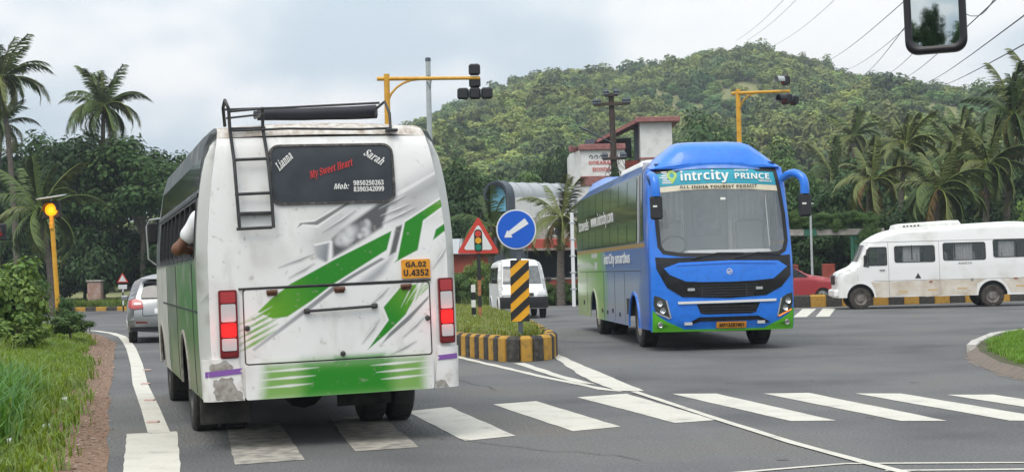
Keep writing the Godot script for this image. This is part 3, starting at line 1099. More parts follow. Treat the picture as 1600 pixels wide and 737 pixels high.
func wheel(parent: Node3D, at: Vector3, r: float, w: float, s: float, rimm: Material, tyrem: Material, rr := .6) -> void:
	var o := Node3D.new()
	o.name = "wheel"; o.position = at
	parent.add_child(o, true)
	var xf := Transform3D(Basis(Vector3(0, 0, 1), Vector3(s, 0, 0), Vector3(0, s, 0)), Vector3.ZERO)
	var t := MB.new()
	t.lathe([Vector2(r * rr, -w * .5), Vector2(r * .9, -w * .5), Vector2(r * .98, -w * .42), Vector2(r, -w * .3), Vector2(r, w * .3), Vector2(r * .98, w * .42), Vector2(r * .9, w * .5), Vector2(r * .74, w * .52), Vector2(r * rr, w * .46)], xf, 30)
	for k in 30:     # tread blocks
		var an := TAU * k / 30.0
		var d := Vector3(0, cos(an), sin(an))
		t.box(d * r, Vector3(w * .8, r * .03, r * .12), Basis(Vector3.RIGHT, d, Vector3.RIGHT.cross(d)))
	put(t, "tyre", tyrem, o)
	var b := MB.new()
	b.lathe([Vector2(r * rr, w * .46), Vector2(r * rr * .96, w * .3), Vector2(r * rr * .8, w * .12), Vector2(r * rr * .5, w * .2), Vector2(r * rr * .42, w * .36), Vector2(r * .1, w * .38), Vector2(0, w * .38)], xf, 26)
	for k in 8:
		var an := TAU * k / 8.0
		b.box(Vector3(s * w * .26, cos(an) * r * rr * .62, sin(an) * r * rr * .62), Vector3(.05, .03, .03) * (r / .45))
	put(b, "rim", rimm, o)

func on_face(f: Callable, p: Vector2, off: float, turn := 0.0) -> Transform3D:
	var o: Vector3 = f.call(p, off)
	var x: Vector3 = (f.call(p + Vector2(.02, 0), off) - f.call(p - Vector2(.02, 0), off)).normalized()
	var y: Vector3 = (f.call(p + Vector2(0, .02), off) - f.call(p - Vector2(0, .02), off)).normalized()
	var z := x.cross(y).normalized()
	y = z.cross(x)
	return Transform3D(Basis(x, y, z) * Basis(Vector3.BACK, deg_to_rad(turn)), o)

# ---------- paintwork of a panel: colours brushed into a picture, in metres of the panel ----------
class Paint:
	var im: Image
	var o: Vector2
	var s: Vector2
	var W: int
	var H: int
	func _init(origin: Vector2, size: Vector2, per_metre: float, base: Color) -> void:
		o = origin; s = size
		W = int(size.x * per_metre); H = int(size.y * per_metre)
		im = Image.create(W, H, false, Image.FORMAT_RGBF)
		im.fill(base)
	func at(i: int, j: int) -> Vector2:
		return Vector2(o.x + s.x * (i + .5) / W, o.y + s.y * (1.0 - (j + .5) / H))
	func fill(p: PackedVector2Array, c: Color, soft: float, alpha := 1.0, c2 := Color(-1, 0, 0), from := Vector2.ZERO, to := Vector2.ONE, fade := Vector4.ZERO) -> void:
		var lo := Vector2(INF, INF)
		var hi := -lo
		for q in p:
			lo = lo.min(q); hi = hi.max(q)
		var i0 := clampi(int((lo.x - soft - o.x) / s.x * W), 0, W - 1)
		var i1 := clampi(int((hi.x + soft - o.x) / s.x * W) + 1, 0, W - 1)
		var j0 := clampi(int((1.0 - (hi.y + soft - o.y) / s.y) * H), 0, H - 1)
		var j1 := clampi(int((1.0 - (lo.y - soft - o.y) / s.y) * H) + 1, 0, H - 1)
		var axis := to - from
		for j in range(j0, j1 + 1):
			for i in range(i0, i1 + 1):
				var q := at(i, j)
				var d := INF
				for k in p.size():
					d = minf(d, q.distance_squared_to(Geometry2D.get_closest_point_to_segment(q, p[k], p[(k + 1) % p.size()])))
				d = sqrt(d)
				if Geometry2D.is_point_in_polygon(q, p): d = -d
				if d > soft: continue
				var a := alpha * (1.0 - smoothstep(-soft, soft, d))
				if fade != Vector4.ZERO: a *= clampf((q - Vector2(fade.x, fade.y)).dot(Vector2(fade.z, fade.w) - Vector2(fade.x, fade.y)) / (Vector2(fade.z, fade.w) - Vector2(fade.x, fade.y)).length_squared(), 0.0, 1.0)
				var cc := c
				if c2.r >= 0.0: cc = c.lerp(c2, clampf((q - from).dot(axis) / axis.length_squared(), 0.0, 1.0))
				im.set_pixel(i, j, im.get_pixel(i, j).lerp(cc, a))
	func stroke(a: Vector2, b: Vector2, w: float, c: Color, soft: float, alpha := 1.0) -> void:
		var n := (b - a).orthogonal().normalized() * w
		fill(PackedVector2Array([a, a.lerp(b, .6) + n, b, a.lerp(b, .6) - n]), c, soft, alpha)
	func grime(c: Color, freq: float, lo: float, hi: float, most: float, sd: int, stretch := Vector2.ONE) -> void:
		var f := FastNoiseLite.new()
		f.noise_type = FastNoiseLite.TYPE_SIMPLEX_SMOOTH
		f.frequency = freq; f.fractal_octaves = 5; f.seed = sd
		for j in H:
			for i in W:
				var q := at(i, j) * stretch
				var a := smoothstep(lo, hi, f.get_noise_2d(q.x, q.y)) * most
				if a > 0.004: im.set_pixel(i, j, im.get_pixel(i, j).lerp(c, a))
	func material(rough: float) -> StandardMaterial3D:
		var m := StandardMaterial3D.new()
		m.albedo_texture = ImageTexture.create_from_image(im)
		m.roughness = rough
		m.texture_repeat = false
		return m

func lay(b: MB, P: Paint) -> MB:       # pictures are looked up from the top left
	b.uo = Vector2(P.o.x, P.o.y + P.s.y); b.us = Vector2(P.s.x, -P.s.y)
	return b

# ---------- the old bus seen from behind ----------
func make_old_bus() -> void:
	var bus := thing("old_bus", "old white and green bus seen from behind with roof ladder and GA.02 plate", "bus", Vector3(-1.5, 0, -12.3), 16.5)
	bus.rotation_degrees.z = 1.0
	var sh := Shell.new()
	sh.top = chaikin(poly([0, .44, 0, 1.0, 0, 1.5, .02, 2.0, .06, 2.4, .13, 2.62, .34, 2.7, .9, 2.73, 2.5, 2.74, 4.2, 2.74, 5.8, 2.71, 6.2, 2.6, 6.4, 2.25, 6.55, 1.7, 6.62, 1.0, 6.62, .44]), 2)
	sh.r = .085; sh.crown = .035
	sh.hw = func(y: float) -> float: return 1.092 - .015 * clampf((.9 - y) / .45, 0, 1) - .145 * pow(clampf((y - 1.55) / 1.15, 0, 1), 1.7)
	var F := func(p: Vector2, off: float) -> Vector3: return sh.face(p, off)

	# rear paintwork
	var green := Color(.01, .215, .004)
	var lime := Color(.13, .34, .012)
	var grey := Color(.2, .205, .215)
	var ink := Color(.03, .032, .035)
	var wht := Color(.79, .785, .77)
	var P := Paint.new(Vector2(-1.12, .4), Vector2(2.24, 2.34), 240.0, wht)
	P.grime(Color(.6, .58, .55), 1.1, -.1, .6, .55, 3)
	P.grime(Color(.5, .47, .43), 4.0, .1, .7, .35, 4, Vector2(1.0, .35))
	P.fill(poly([.98, 2.3, 1.08, 2.12, .73, 1.98, .55, 2.05]), grey, .15, .75)
	P.fill(poly([.6, 2.06, .98, 2.27, .99, 2.29, .58, 2.09]), wht, .012, .9)
	P.fill(poly([.56, 2.02, .95, 2.0, .8, 1.86, .5, 1.86]), Color(.4, .4, .41), .12, .6)
	P.fill(poly([.0, 1.98, .3, 2.0, .1, 1.72, -.1, 1.6, -.2, 1.7]), Color(.42, .42, .43), .12, .55)
	P.fill(poly([.42, 2.0, .53, 2.02, .45, 1.8, .02, 1.56, .02, 1.72, .1, 1.79]), Color(.07, .072, .076), .02, .97)
	rng.seed = 55
	for k in 26:
		var u := rng.randf()
		var c := Vector2(.05, 1.68).lerp(Vector2(.33, 1.83), u) + Vector2(R(-.04, .04), R(-.05, .04))
		var rr := R(.015, .045)
		P.fill(circle(c.x, c.y, rr, 9), Color(.66, .66, .66) if k % 3 else Color(.26, .26, .27), rr * .7, R(.5, .9))
	P.fill(poly([.17, 1.72, .24, 1.76, .22, 1.7]), Color(.3, .3, .31), .03, .7)
	P.fill(poly([.06, 1.7, .1, 1.74, .09, 1.68]), Color(.3, .3, .31), .025, .6)
	P.fill(poly([-.14, 1.67, -.01, 1.69, -.03, 1.52, -.12, 1.57]), Color(.16, .18, .21), .02, .95, Color(.5, .5, .5), Vector2(-.02, 1.6), Vector2(-.16, 1.64))
	P.fill(poly([-.14, 1.68, .01, 1.705, 0, 1.69, -.13, 1.665]), wht, .006)
	P.fill(poly([.0, 1.7, .02, 1.7, 0, 1.51, -.02, 1.51]), wht, .006)
	P.fill(poly([.22, 1.34, .53, 1.56, .44, 1.41, .35, 1.34]), Color(.27, .28, .3), .04, .8)
	P.fill(poly([1.03, 1.76, 1.12, 1.78, 1.12, 1.6, 1.05, 1.62]), Color(.2, .22, .26), .03, .8)
	P.fill(poly([.2, 2.03, .16, 1.99, -.1, 1.815, -.22, 1.835, -.3, 1.79, -.25, 1.875, -.11, 1.885, .14, 2.03]), wht, .008)
	P.fill(poly([.2, 2.015, .16, 1.995, -.1, 1.838, -.22, 1.85, -.27, 1.82, -.24, 1.86, -.12, 1.868, .14, 2.01]), Color(.1, .1, .1), .006, .85)
	# green bars, each with a white edge
	var gA := poly([.53, 1.77, .48, 1.61, -.01, 1.33, -.18, 1.21, -.38, 1.09, -.5, 1.08, -.62, 1.14, -.5, 1.25, -.34, 1.36, .02, 1.54])
	var gB := poly([1.05, 2.07, 1.01, 1.98, .81, 1.85, .75, 1.6, .54, 1.5, .57, 1.53, .65, 1.84])
	var gC := poly([1.1, 1.88, 1.09, 1.82, .89, 1.68, .92, 1.77])
	var gD := poly([.6, 1.31, .43, 1.13, .47, 1.02, .28, .78, .45, .91, .62, 1.06, .7, 1.2, .72, 1.31])
	P.fill(poly([.57, 1.8, .63, 1.82, .56, 1.59, .5, 1.56]), ink, .012, .9)
	P.fill(poly([.45, 1.56, .48, 1.53, .09, 1.33, -.21, 1.11, -.67, .81, -.7, .83, -.24, 1.16, .03, 1.35]), wht, .02)
	P.fill(poly([.43, 1.545, .46, 1.535, .09, 1.34, -.2, 1.13, -.66, .82, -.68, .835, -.24, 1.145, .03, 1.345]), Color(.16, .16, .17), .01, .9, Color(.4, .41, .43), Vector2(0, 1.35), Vector2(-.66, .82))
	for g in [gA, gB, gC, gD]: P.fill(Geometry2D.offset_polygon(g, .016)[0], wht, .006)
	P.fill(gA, green, .006, 1.0, lime, Vector2(-.1, 1.3), Vector2(-.55, 1.1))
	P.fill(gB, green, .006, 1.0, lime, Vector2(.8, 1.9), Vector2(1.08, 2.05))
	P.fill(gC, green, .006)
	P.fill(gD, green, .006, 1.0, lime, Vector2(.5, 1.05), Vector2(.72, 1.3))
	for k in 5:
		var a := Vector2(-.4 - .02 * k, 1.2 - .055 * k)
		P.stroke(a, a + Vector2(-.38 + .02 * k, -.16), .014, lime, .012, .9)
		P.stroke(a + Vector2(-.1, -.02), a + Vector2(-.34, -.145), .008, wht, .006, .9)
	for k in 4:
		P.stroke(Vector2(.62 + .045 * k, 1.08 + .045 * k), Vector2(.68 + .055 * k, 1.33), .016, lime, .012, .85)
		P.stroke(Vector2(.58 + .045 * k, 1.12 + .03 * k), Vector2(.7 + .055 * k, 1.33), .006, wht, .006, .8)
	P.fill(poly([.83, 1.21, .82, 1.18, .65, 1.01, .4, .82, .47, .91, .68, 1.08]), Color(.13, .14, .14), .008, .9)
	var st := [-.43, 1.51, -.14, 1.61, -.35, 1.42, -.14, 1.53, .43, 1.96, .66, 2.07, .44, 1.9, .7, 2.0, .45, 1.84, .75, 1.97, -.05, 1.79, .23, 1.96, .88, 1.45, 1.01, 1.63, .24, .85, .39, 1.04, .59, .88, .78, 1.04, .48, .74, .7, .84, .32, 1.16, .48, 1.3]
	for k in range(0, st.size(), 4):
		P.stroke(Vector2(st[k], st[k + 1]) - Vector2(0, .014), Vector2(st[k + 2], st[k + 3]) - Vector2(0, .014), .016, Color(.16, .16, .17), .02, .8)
		P.stroke(Vector2(st[k], st[k + 1]), Vector2(st[k + 2], st[k + 3]), .007, wht, .006, .95)
	# bumper: green spray with white streaks
	P.fill(poly([-.58, .7, .76, .7, .76, .4, -.62, .4]), lime, .07, .9)
	P.fill(poly([-.26, .7, .46, .7, .48, .4, -.28, .4]), green, .1, 1.0)
	P.fill(poly([.0, .735, .42, .74, .4, .69, .0, .69]), green, .03, .8)
	for k in 3:
		P.stroke(Vector2(-.66, .645 - .065 * k), Vector2(-.14 - .03 * k, .66 - .065 * k), .011, wht, .008, .95)
		P.stroke(Vector2(.82, .665 - .06 * k), Vector2(.3 + .04 * k, .65 - .06 * k), .011, wht, .008, .95)
	P.grime(Color(.35, .31, .27), 9.0, .38, .75, .6, 6)
	P.grime(Color(.3, .24, .18), 16.0, .5, .8, .5, 7, Vector2(1.0, .3))
	M.bus_rear = P.material(.42)

	# side paintwork
	var S := Paint.new(Vector2(0, .4), Vector2(6.7, 2.4), 70.0, Color(.1, .17, .07))
	S.fill(poly([-.1, .3, .13, .3, .13, 2.9, -.1, 2.9]), Color(.7, .69, .67), .02)
	S.fill(poly([.13, 1.57, 6.7, 1.57, 6.7, 2.9, .13, 2.9]), Color(.035, .04, .04), .01)
	S.fill(poly([.2, 1.0, 2.0, 1.0, 2.6, 1.55, .2, 1.55]), Color(.03, .17, .025), .25, .8)
	S.fill(poly([4.2, .4, 6.7, .4, 6.7, 1.57, 4.2, 1.57]), Color(.55, .53, .5), .05)
	S.fill(poly([2.9, .9, 4.1, .9, 4.0, 1.5, 2.9, 1.5]), Color(.18, .18, .18), .2, .7)
	S.fill(poly([.2, .45, 3.9, .45, 3.9, .8, .2, .8]), Color(.3, .3, .22), .15, .7)
	S.fill(poly([.13, 2.1, 6.7, 2.1, 6.7, 2.14, .13, 2.14]), Color(.2, .2, .19), .01)
	S.grime(Color(.32, .3, .26), 2.0, .0, .7, .6, 11)
	M.bus_side = S.material(.45)

	var wins := []
	for k in 8: wins.append(rrect(.3 + k * .66, 1.62, .3 + k * .66 + .6, 2.08, .04, 3))
	var sp := side_poly(sh.top, .44, [[5.6, .46], [1.95, .48]])
	for s in [-1.0, 1.0]:
		var SF := func(p: Vector2, off: float) -> Vector3: return sh.side(p, off, s)
		var b := lay(MB.new(), S)
		b.patch(sp, wins, SF, .11)
		put(b, "side_panel", M.bus_side, bus)
		for k in wins.size():
			var fr := MB.new()
			fr.patch(Geometry2D.offset_polygon(wins[k], .022)[0], [wins[k]], SF, .2, .008, .02)
			var fo := put(fr, "window_frame", M.dark, bus)
			if k == 0 and s < 0: continue
			var g := MB.new()
			g.patch(wins[k], [], SF, .3, -.012)
			put(g, "pane", M.glass_tint, fo)
		var seam := MB.new()
		seam.patch(poly([.16, 1.15, 5.1, 1.17, 5.1, 1.185, .16, 1.165]), [], SF, .3, .006, .006)
		var gut := MB.new()
		gut.patch(poly([.16, 2.11, 6.2, 2.11, 6.2, 2.14, .16, 2.14]), [], SF, .3, .012, .012)
		put(gut, "gutter", M.dark, bus)
		for l in [.62, 2.75, 4.25]:
			var ps := MB.new()
			ps.patch(poly([l, .46, l + .012, .46, l + .012, 1.56, l, 1.56]), [], SF, .3, .005, .005)
			put(ps, "panel_seam", M.dark, bus)
		put(seam, "trim_strip", M.dark, bus)
		var top := MB.new()
		top.patch(poly([.2, 2.18, 5.9, 2.18, 5.9, 2.44, .24, 2.44]), [], SF, .3, .006, .006)
		put(top, "upper_window_band", M.glass_dark, bus)
		for a in [[5.6, .46], [1.95, .48]]:
			var lip := MB.new()
			var ring := PackedVector2Array(arch(a[0], .44, a[1] + .03))
			var inner := arch(a[0], .44, a[1]); inner.reverse()
			ring.append_array(PackedVector2Array(inner))
			lip.patch(ring, [], SF, .12, .012, .02)
			put(lip, "wheel_arch", M.putty, bus)
	# rear shell, hatch, bumper
	var yt := 2.585
	var outl := PackedVector2Array()
	for k in 15:
		var y := lerpf(.44, yt, k / 14.0)
		outl.append(Vector2(sh.hw.call(y) - sh.r, y))
	for k in 15:
		var y := lerpf(yt, .44, k / 14.0)
		outl.append(Vector2(-sh.hw.call(y) + sh.r, y))
	var hatch := rrect(-.73, .715, .835, 1.325, .02, 2)
	var rear := lay(MB.new(), P)
	rear.patch(outl, [], F, .09)
	put(rear, "rear_panel", M.bus_rear, bus)
	var hb := lay(MB.new(), P)
	hb.patch(Geometry2D.offset_polygon(hatch, -.006)[0], [], F, .12, .012, .012)
	var ho := put(hb, "rear_hatch", M.bus_rear, bus)
	var sm := MB.new()
	sm.patch(Geometry2D.offset_polygon(hatch, .008)[0], [hatch], F, .1, .004, .004)
	put(sm, "seam", M.dark, ho)
	var rail := MB.new()
	rail.tube([F.call(Vector2(-.77, 1.335), .012), F.call(Vector2(0, 1.34), .012), F.call(Vector2(.85, 1.345), .012)], .009, -1, 6)
	put(rail, "drip_rail", M.iron, ho)
	for x in [-.5, .06, .63]:
		var h := MB.new()
		h.tube([F.call(Vector2(x - .045, 1.3), .025), F.call(Vector2(x + .045, 1.302), .025)], .017, -1, 8)
		h.box(F.call(Vector2(x, 1.285), .016), Vector3(.08, .035, .014), Basis(), .004)
		put(h, "hinge", M.rust, ho)
	var bar := MB.new()
	bar.tube([F.call(Vector2(-.23, 1.128), .045), F.call(Vector2(.07, 1.136), .045), F.call(Vector2(.36, 1.145), .045)], .012, -1, 8)
	bar.box(F.call(Vector2(-.22, 1.128), .028), Vector3(.05, .045, .05), Basis(), .01)
	bar.box(F.call(Vector2(.35, 1.145), .028), Vector3(.05, .045, .05), Basis(), .01)
	put(bar, "handle_bar", M.iron, ho)
	for q in [[-.71, 1.01], [.81, 1.02], [.07, .76]]:
		var lk := MB.new()
		lk.lathe([Vector2(.0, .03), Vector2(.014, .028), Vector2(.02, .01), Vector2(.024, 0)], on_face(F, Vector2(q[0], q[1]), .012) * Transform3D(Basis(Vector3.RIGHT, PI / 2), Vector3.ZERO), 12)
		put(lk, "lock", M.iron, ho)
	var bc := lay(MB.new(), P)
	bc.patch(rrect(-.74, .425, .84, .705, .015, 2), [], F, .12, .035, .05)
	put(bc, "bumper", M.bus_rear, bus)
	for s in [-1.0, 1.0]:
		var cb := MB.new()
		var x0 := .85 if s > 0 else .75
		var q := poly([x0, .425, 1.075, .425, 1.08, .77, x0 + .04, .77])
		if s < 0: q = poly([-1.075, .425, -x0, .425, -x0 - .04, .77, -1.08, .77])
		cb.patch(q, [], F, .05, .022, .04)
		var co := put(cb, "bumper_corner", M.old_white, bus)
		var pu := MB.new()
		if s > 0: pu.patch(poly([.88, .66, 1.06, .665, 1.06, .71, .88, .7, .9, .68]), [], F, .05, .027, .004)
		else: pu.patch(poly([-1.06, .625, -.76, .645, -.785, .665, -.76, .69, -1.06, .67]), [], F, .05, .027, .004)
		put(pu, "purple_stripe", M.purple, co)
		var bits := [[-1.03, .73, -.88, .76, -.84, .7, -.9, .63, -.99, .63], [-1.0, .6, -.86, .62, -.8, .52, -.76, .5, -.76, .43, -.99, .43]] if s < 0 else [[.85, .425, .97, .425, .96, .46, .91, .49, .86, .47]]
		for q2 in bits:
			var w := MB.new()
			w.patch(ragged(poly(q2), .025, .012), [], F, .06, .0255, .002)
			put(w, "filler_patch", M.putty, co)
	# rear window with its lettering
	var win := rrect(-.455, 2.03, .56, 2.5, .07, 6)
	var gk := MB.new()
	gk.patch(Geometry2D.offset_polygon(win, .02)[0], [win], F, .08, .018, .018)
	var go := put(gk, "rear_window_gasket", M.gasket, bus)
	var gw := MB.new()
	gw.patch(win, [], F, .1, .01)
	put(gw, "rear_window", M.rear_glass, bus)
	words("Lianna", "lettering", M.text_white, bus, on_face(F, Vector2(-.35, 2.385), .016, 43), .1, .17, true, true).transform = on_face(F, Vector2(-.35, 2.385), .016, 43) * italic("Lianna", .075, .165)
	words("Sarah", "lettering", M.text_white, bus, Transform3D(), .1, .0, true, true).transform = on_face(F, Vector2(.42, 2.4), .016, -33) * italic("Sarah", .075, .175)
	words("My Sweet Heart", "lettering", M.text_red, bus, Transform3D(), .1, .0, true, true).transform = on_face(F, Vector2(.04, 2.3), .016, 16) * italic("My Sweet Heart", .08, .38)
	words("Mob:", "lettering", M.text_white, bus, Transform3D(), .1).transform = on_face(F, Vector2(.12, 2.158), .016, 0) * italic("Mob:", .05, .12, false)
	words("9850250263", "lettering", M.text_white, bus, on_face(F, Vector2(.35, 2.182), .016), .043, .26)
	words("8390342099", "lettering", M.text_white, bus, on_face(F, Vector2(.35, 2.13), .016), .043, .26)
	# number plate
	var pl := MB.new()
	pl.patch(rrect(.6, 1.362, .85, 1.522, .01, 2), [], F, .3, .014, .014)
	var po := put(pl, "number_plate", M.plate_orange, bus)
	words("GA.02", "lettering", M.text_black, po, on_face(F, Vector2(.725, 1.48), .017), .045, .18)
	words("U.4352", "lettering", M.text_black, po, on_face(F, Vector2(.725, 1.41), .017), .055, .22)
	# tail lamps
	for s in [-1.0, 1.0]:
		var x0: float = .91 if s > 0 else -.935
		var x1: float = 1.045 if s > 0 else -.785
		var y0 := .8 if s > 0 else .775
		var tl := MB.new()
		tl.patch(rrect(x0, y0, x1, y0 + .555, .015, 2), [], F, .05, .03, .05)
		var to := put(tl, "tail_lamp", M.lens_dark_red, bus)
		var segs := [[.45, .54, M.lens_red], [.295, .44, M.lens_clear], [.17, .285, M.lens_lit], [.06, .16, M.lens_clear], [.012, .05, M.lens_dark_red]]
		for g in segs:
			var lb := MB.new()
			lb.patch(rrect(x0 + .016, y0 + g[0], x1 - .016, y0 + g[1], .012, 2), [], F, .03, .042, .012)
			put(lb, "lamp_lens", g[2], to)
		var bl := OmniLight3D.new()
		bl.name = "brake_light"; bl.light_color = Color(1, .1, .06); bl.light_energy = .015; bl.light_size = .05; bl.shadow_enabled = true
		bl.position = F.call(Vector2((x0 + x1) / 2, y0 + .23), .08)
		bus.add_child(bl)
	# roof, front
	var i0 := 0
	for i in sh.top.size():
		if sh.top[i].y <= yt and sh.top[i].x < 1.0: i0 = i
	sh.top[i0].y = yt
	var rf := MB.new()
	var i1 := 0
	for i in sh.top.size():
		if sh.top[i].x < 6.25 or i < sh.top.size() / 2: i1 = i
	sh.strip(rf, i0, i1)
	put(rf, "roof", M.old_roof, bus)
	var fr2 := MB.new()
	sh.strip(fr2, i1, sh.top.size() - 1)
	put(fr2, "front_panel", M.old_white, bus)
	var fl := MB.new()
	fl.box(Vector3(0, .75, -3.3), Vector3(2.0, .06, 6.4))
	put(fl, "floor_panel", M.dark, bus)
	# roof rack: rolled tarpaulin, rails
	var rk := MB.new()
	var yr := 2.79
	var roll := []
	for k in 9:
		var u := k / 8.0
		roll.append(Vector3(lerpf(-.5, .54, u), yr + .025 + .018 * u + R(-.006, .006), -.5 + R(-.01, .01)))
	rk.tube(roll, .05, .062, 10)
	rk.tube([Vector3(-.53, yr + .03, -.5), Vector3(-.5, yr + .03, -.5)], .035, -1, 8)
	put(rk, "rolled_tarpaulin", M.tarp, bus)
	var rl := MB.new()
	rl.tube([Vector3(-.8, yr + .06, -.35), Vector3(-.3, yr + .075, -.38), Vector3(.55, yr + .11, -.38)], .011, -1, 6)
	rl.tube([Vector3(-.76, 2.645, -.1), Vector3(-.3, 2.655, -.07), Vector3(.3, 2.64, -.06), Vector3(.58, 2.65, -.1)], .011, -1, 6)
	rl.tube([Vector3(.58, 2.645, -.1), Vector3(.585, 2.78, -.14), Vector3(.56, 2.89, -.2), Vector3(.5, 2.84, -.28)], .013, -1, 6)
	rl.tube([Vector3(.5, 2.84, -.28), Vector3(.52, 2.8, -.45)], .013, -1, 6)
	rl.box(Vector3(.585, 2.63, -.09), Vector3(.1, .025, .08), Basis(), .006)
	put(rl, "roof_rail", M.iron, bus)
	# ladder
	var la := MB.new()
	la.tube([F.call(Vector2(-.745, 1.82), .06), F.call(Vector2(-.755, 2.1), .06), F.call(Vector2(-.765, 2.4), .07), F.call(Vector2(-.775, 2.66), .1), Vector3(-.79, 2.82, -.02), Vector3(-.81, 2.9, -.1), Vector3(-.815, 2.85, -.22), Vector3(-.8, 2.7, -.28)], .0145, -1, 7)
	la.tube([F.call(Vector2(-.47, 1.825), .06), F.call(Vector2(-.475, 2.1), .06), F.call(Vector2(-.49, 2.4), .07), F.call(Vector2(-.505, 2.66), .1), Vector3(-.51, 2.83, -.03)], .0145, -1, 7)
	la.tube([Vector3(-.51, 2.82, -.03), Vector3(-.79, 2.8, -.06)], .011, -1, 6)
	la.tube([Vector3(-.51, 2.78, -.03), Vector3(-.53, 2.78, -.4)], .011, -1, 6)
	la.tube([Vector3(-.8, 2.75, -.1), Vector3(-.5, 2.8, -.3)], .01, -1, 6)
	var lo := put(la, "ladder", M.iron, bus)
	for y in [1.825, 2.11, 2.395, 2.665]:
		var ru := MB.new()
		var off := .06 if y < 2.3 else (.07 if y < 2.5 else .1)
		ru.tube([F.call(Vector2(-.77, y), off), F.call(Vector2(-.48, y + .005), off)], .0135, -1, 7)
		put(ru, "rung", M.iron, lo)
	for y in [1.95]:
		var br := MB.new()
		br.box(F.call(Vector2(-.61, y), .03), Vector3(.29, .028, .06), Basis(), .006)
		put(br, "ladder_bracket", M.iron, lo)
	# wheels and flaps
	for x in [-.93, -.66, .66, .93]: wheel(bus, Vector3(x, .38, -1.95), .39, .22, signf(x), M.iron, M.rubber)
	for x in [-.92, .92]: wheel(bus, Vector3(x, .38, -5.6), .39, .22, signf(x), M.iron, M.rubber)
	var ax := MB.new()
	ax.tube([Vector3(-.9, .38, -1.95), Vector3(.9, .38, -1.95)], .09, -1, 8)
	ax.lathe([Vector2(0, -.2), Vector2(.2, -.1), Vector2(.22, .1), Vector2(0, .2)], Transform3D(Basis(Vector3.RIGHT, PI / 2), Vector3(0, .38, -1.95)), 12)
	ax.box(Vector3(0, .6, -3.2), Vector3(.75, .2, 6.2))
	put(ax, "chassis", M.dark, bus)
	for x in [[-.87, .42, -.4], [.48, .5, -1.3]]:
		var mf := MB.new()
		mf.box(Vector3(x[0], .34, x[2]), Vector3(x[1], .27, .02), Basis(Vector3.RIGHT, -.06), .006)
		put(mf, "mud_flap", M.rubber, bus)
	# near-side mirror on its long bracket
	var mr := MB.new()
	mr.tube([Vector3(-.98, 1.62, -6.5), Vector3(-1.1, 1.63, -6.5), Vector3(-1.18, 1.7, -6.5), Vector3(-1.19, 2.1, -6.5), Vector3(-1.15, 2.18, -6.5), Vector3(-.97, 2.2, -6.35)], .012, -1, 6)
	var mo := put(mr, "mirror_bracket", M.silver, bus)
	var mg := MB.new()
	mg.box(Vector3(-1.12, 2.02, -6.48), Vector3(.12, .26, .05), Basis(), .02)
	put(mg, "side_mirror", M.black, mo)

func italic(text: String, h: float, w: float, serif := true) -> Transform3D:
	var f := SystemFont.new()
	f.font_names = PackedStringArray(["Droid Serif" if serif else "Droid Sans"])
	f.font_weight = 700
	var tm := TextMesh.new()
	tm.text = text; tm.font = f; tm.font_size = 64; tm.pixel_size = .01; tm.depth = .2
	var bb := tm.get_aabb()
	var sx := w / bb.size.x
	var sy := h / bb.size.y
	return Transform3D(Basis(Vector3(sx, 0, 0), Vector3(sy * .3, sy, 0), Vector3(0, 0, .02)), Vector3.ZERO) * Transform3D(Basis(), -bb.get_center())

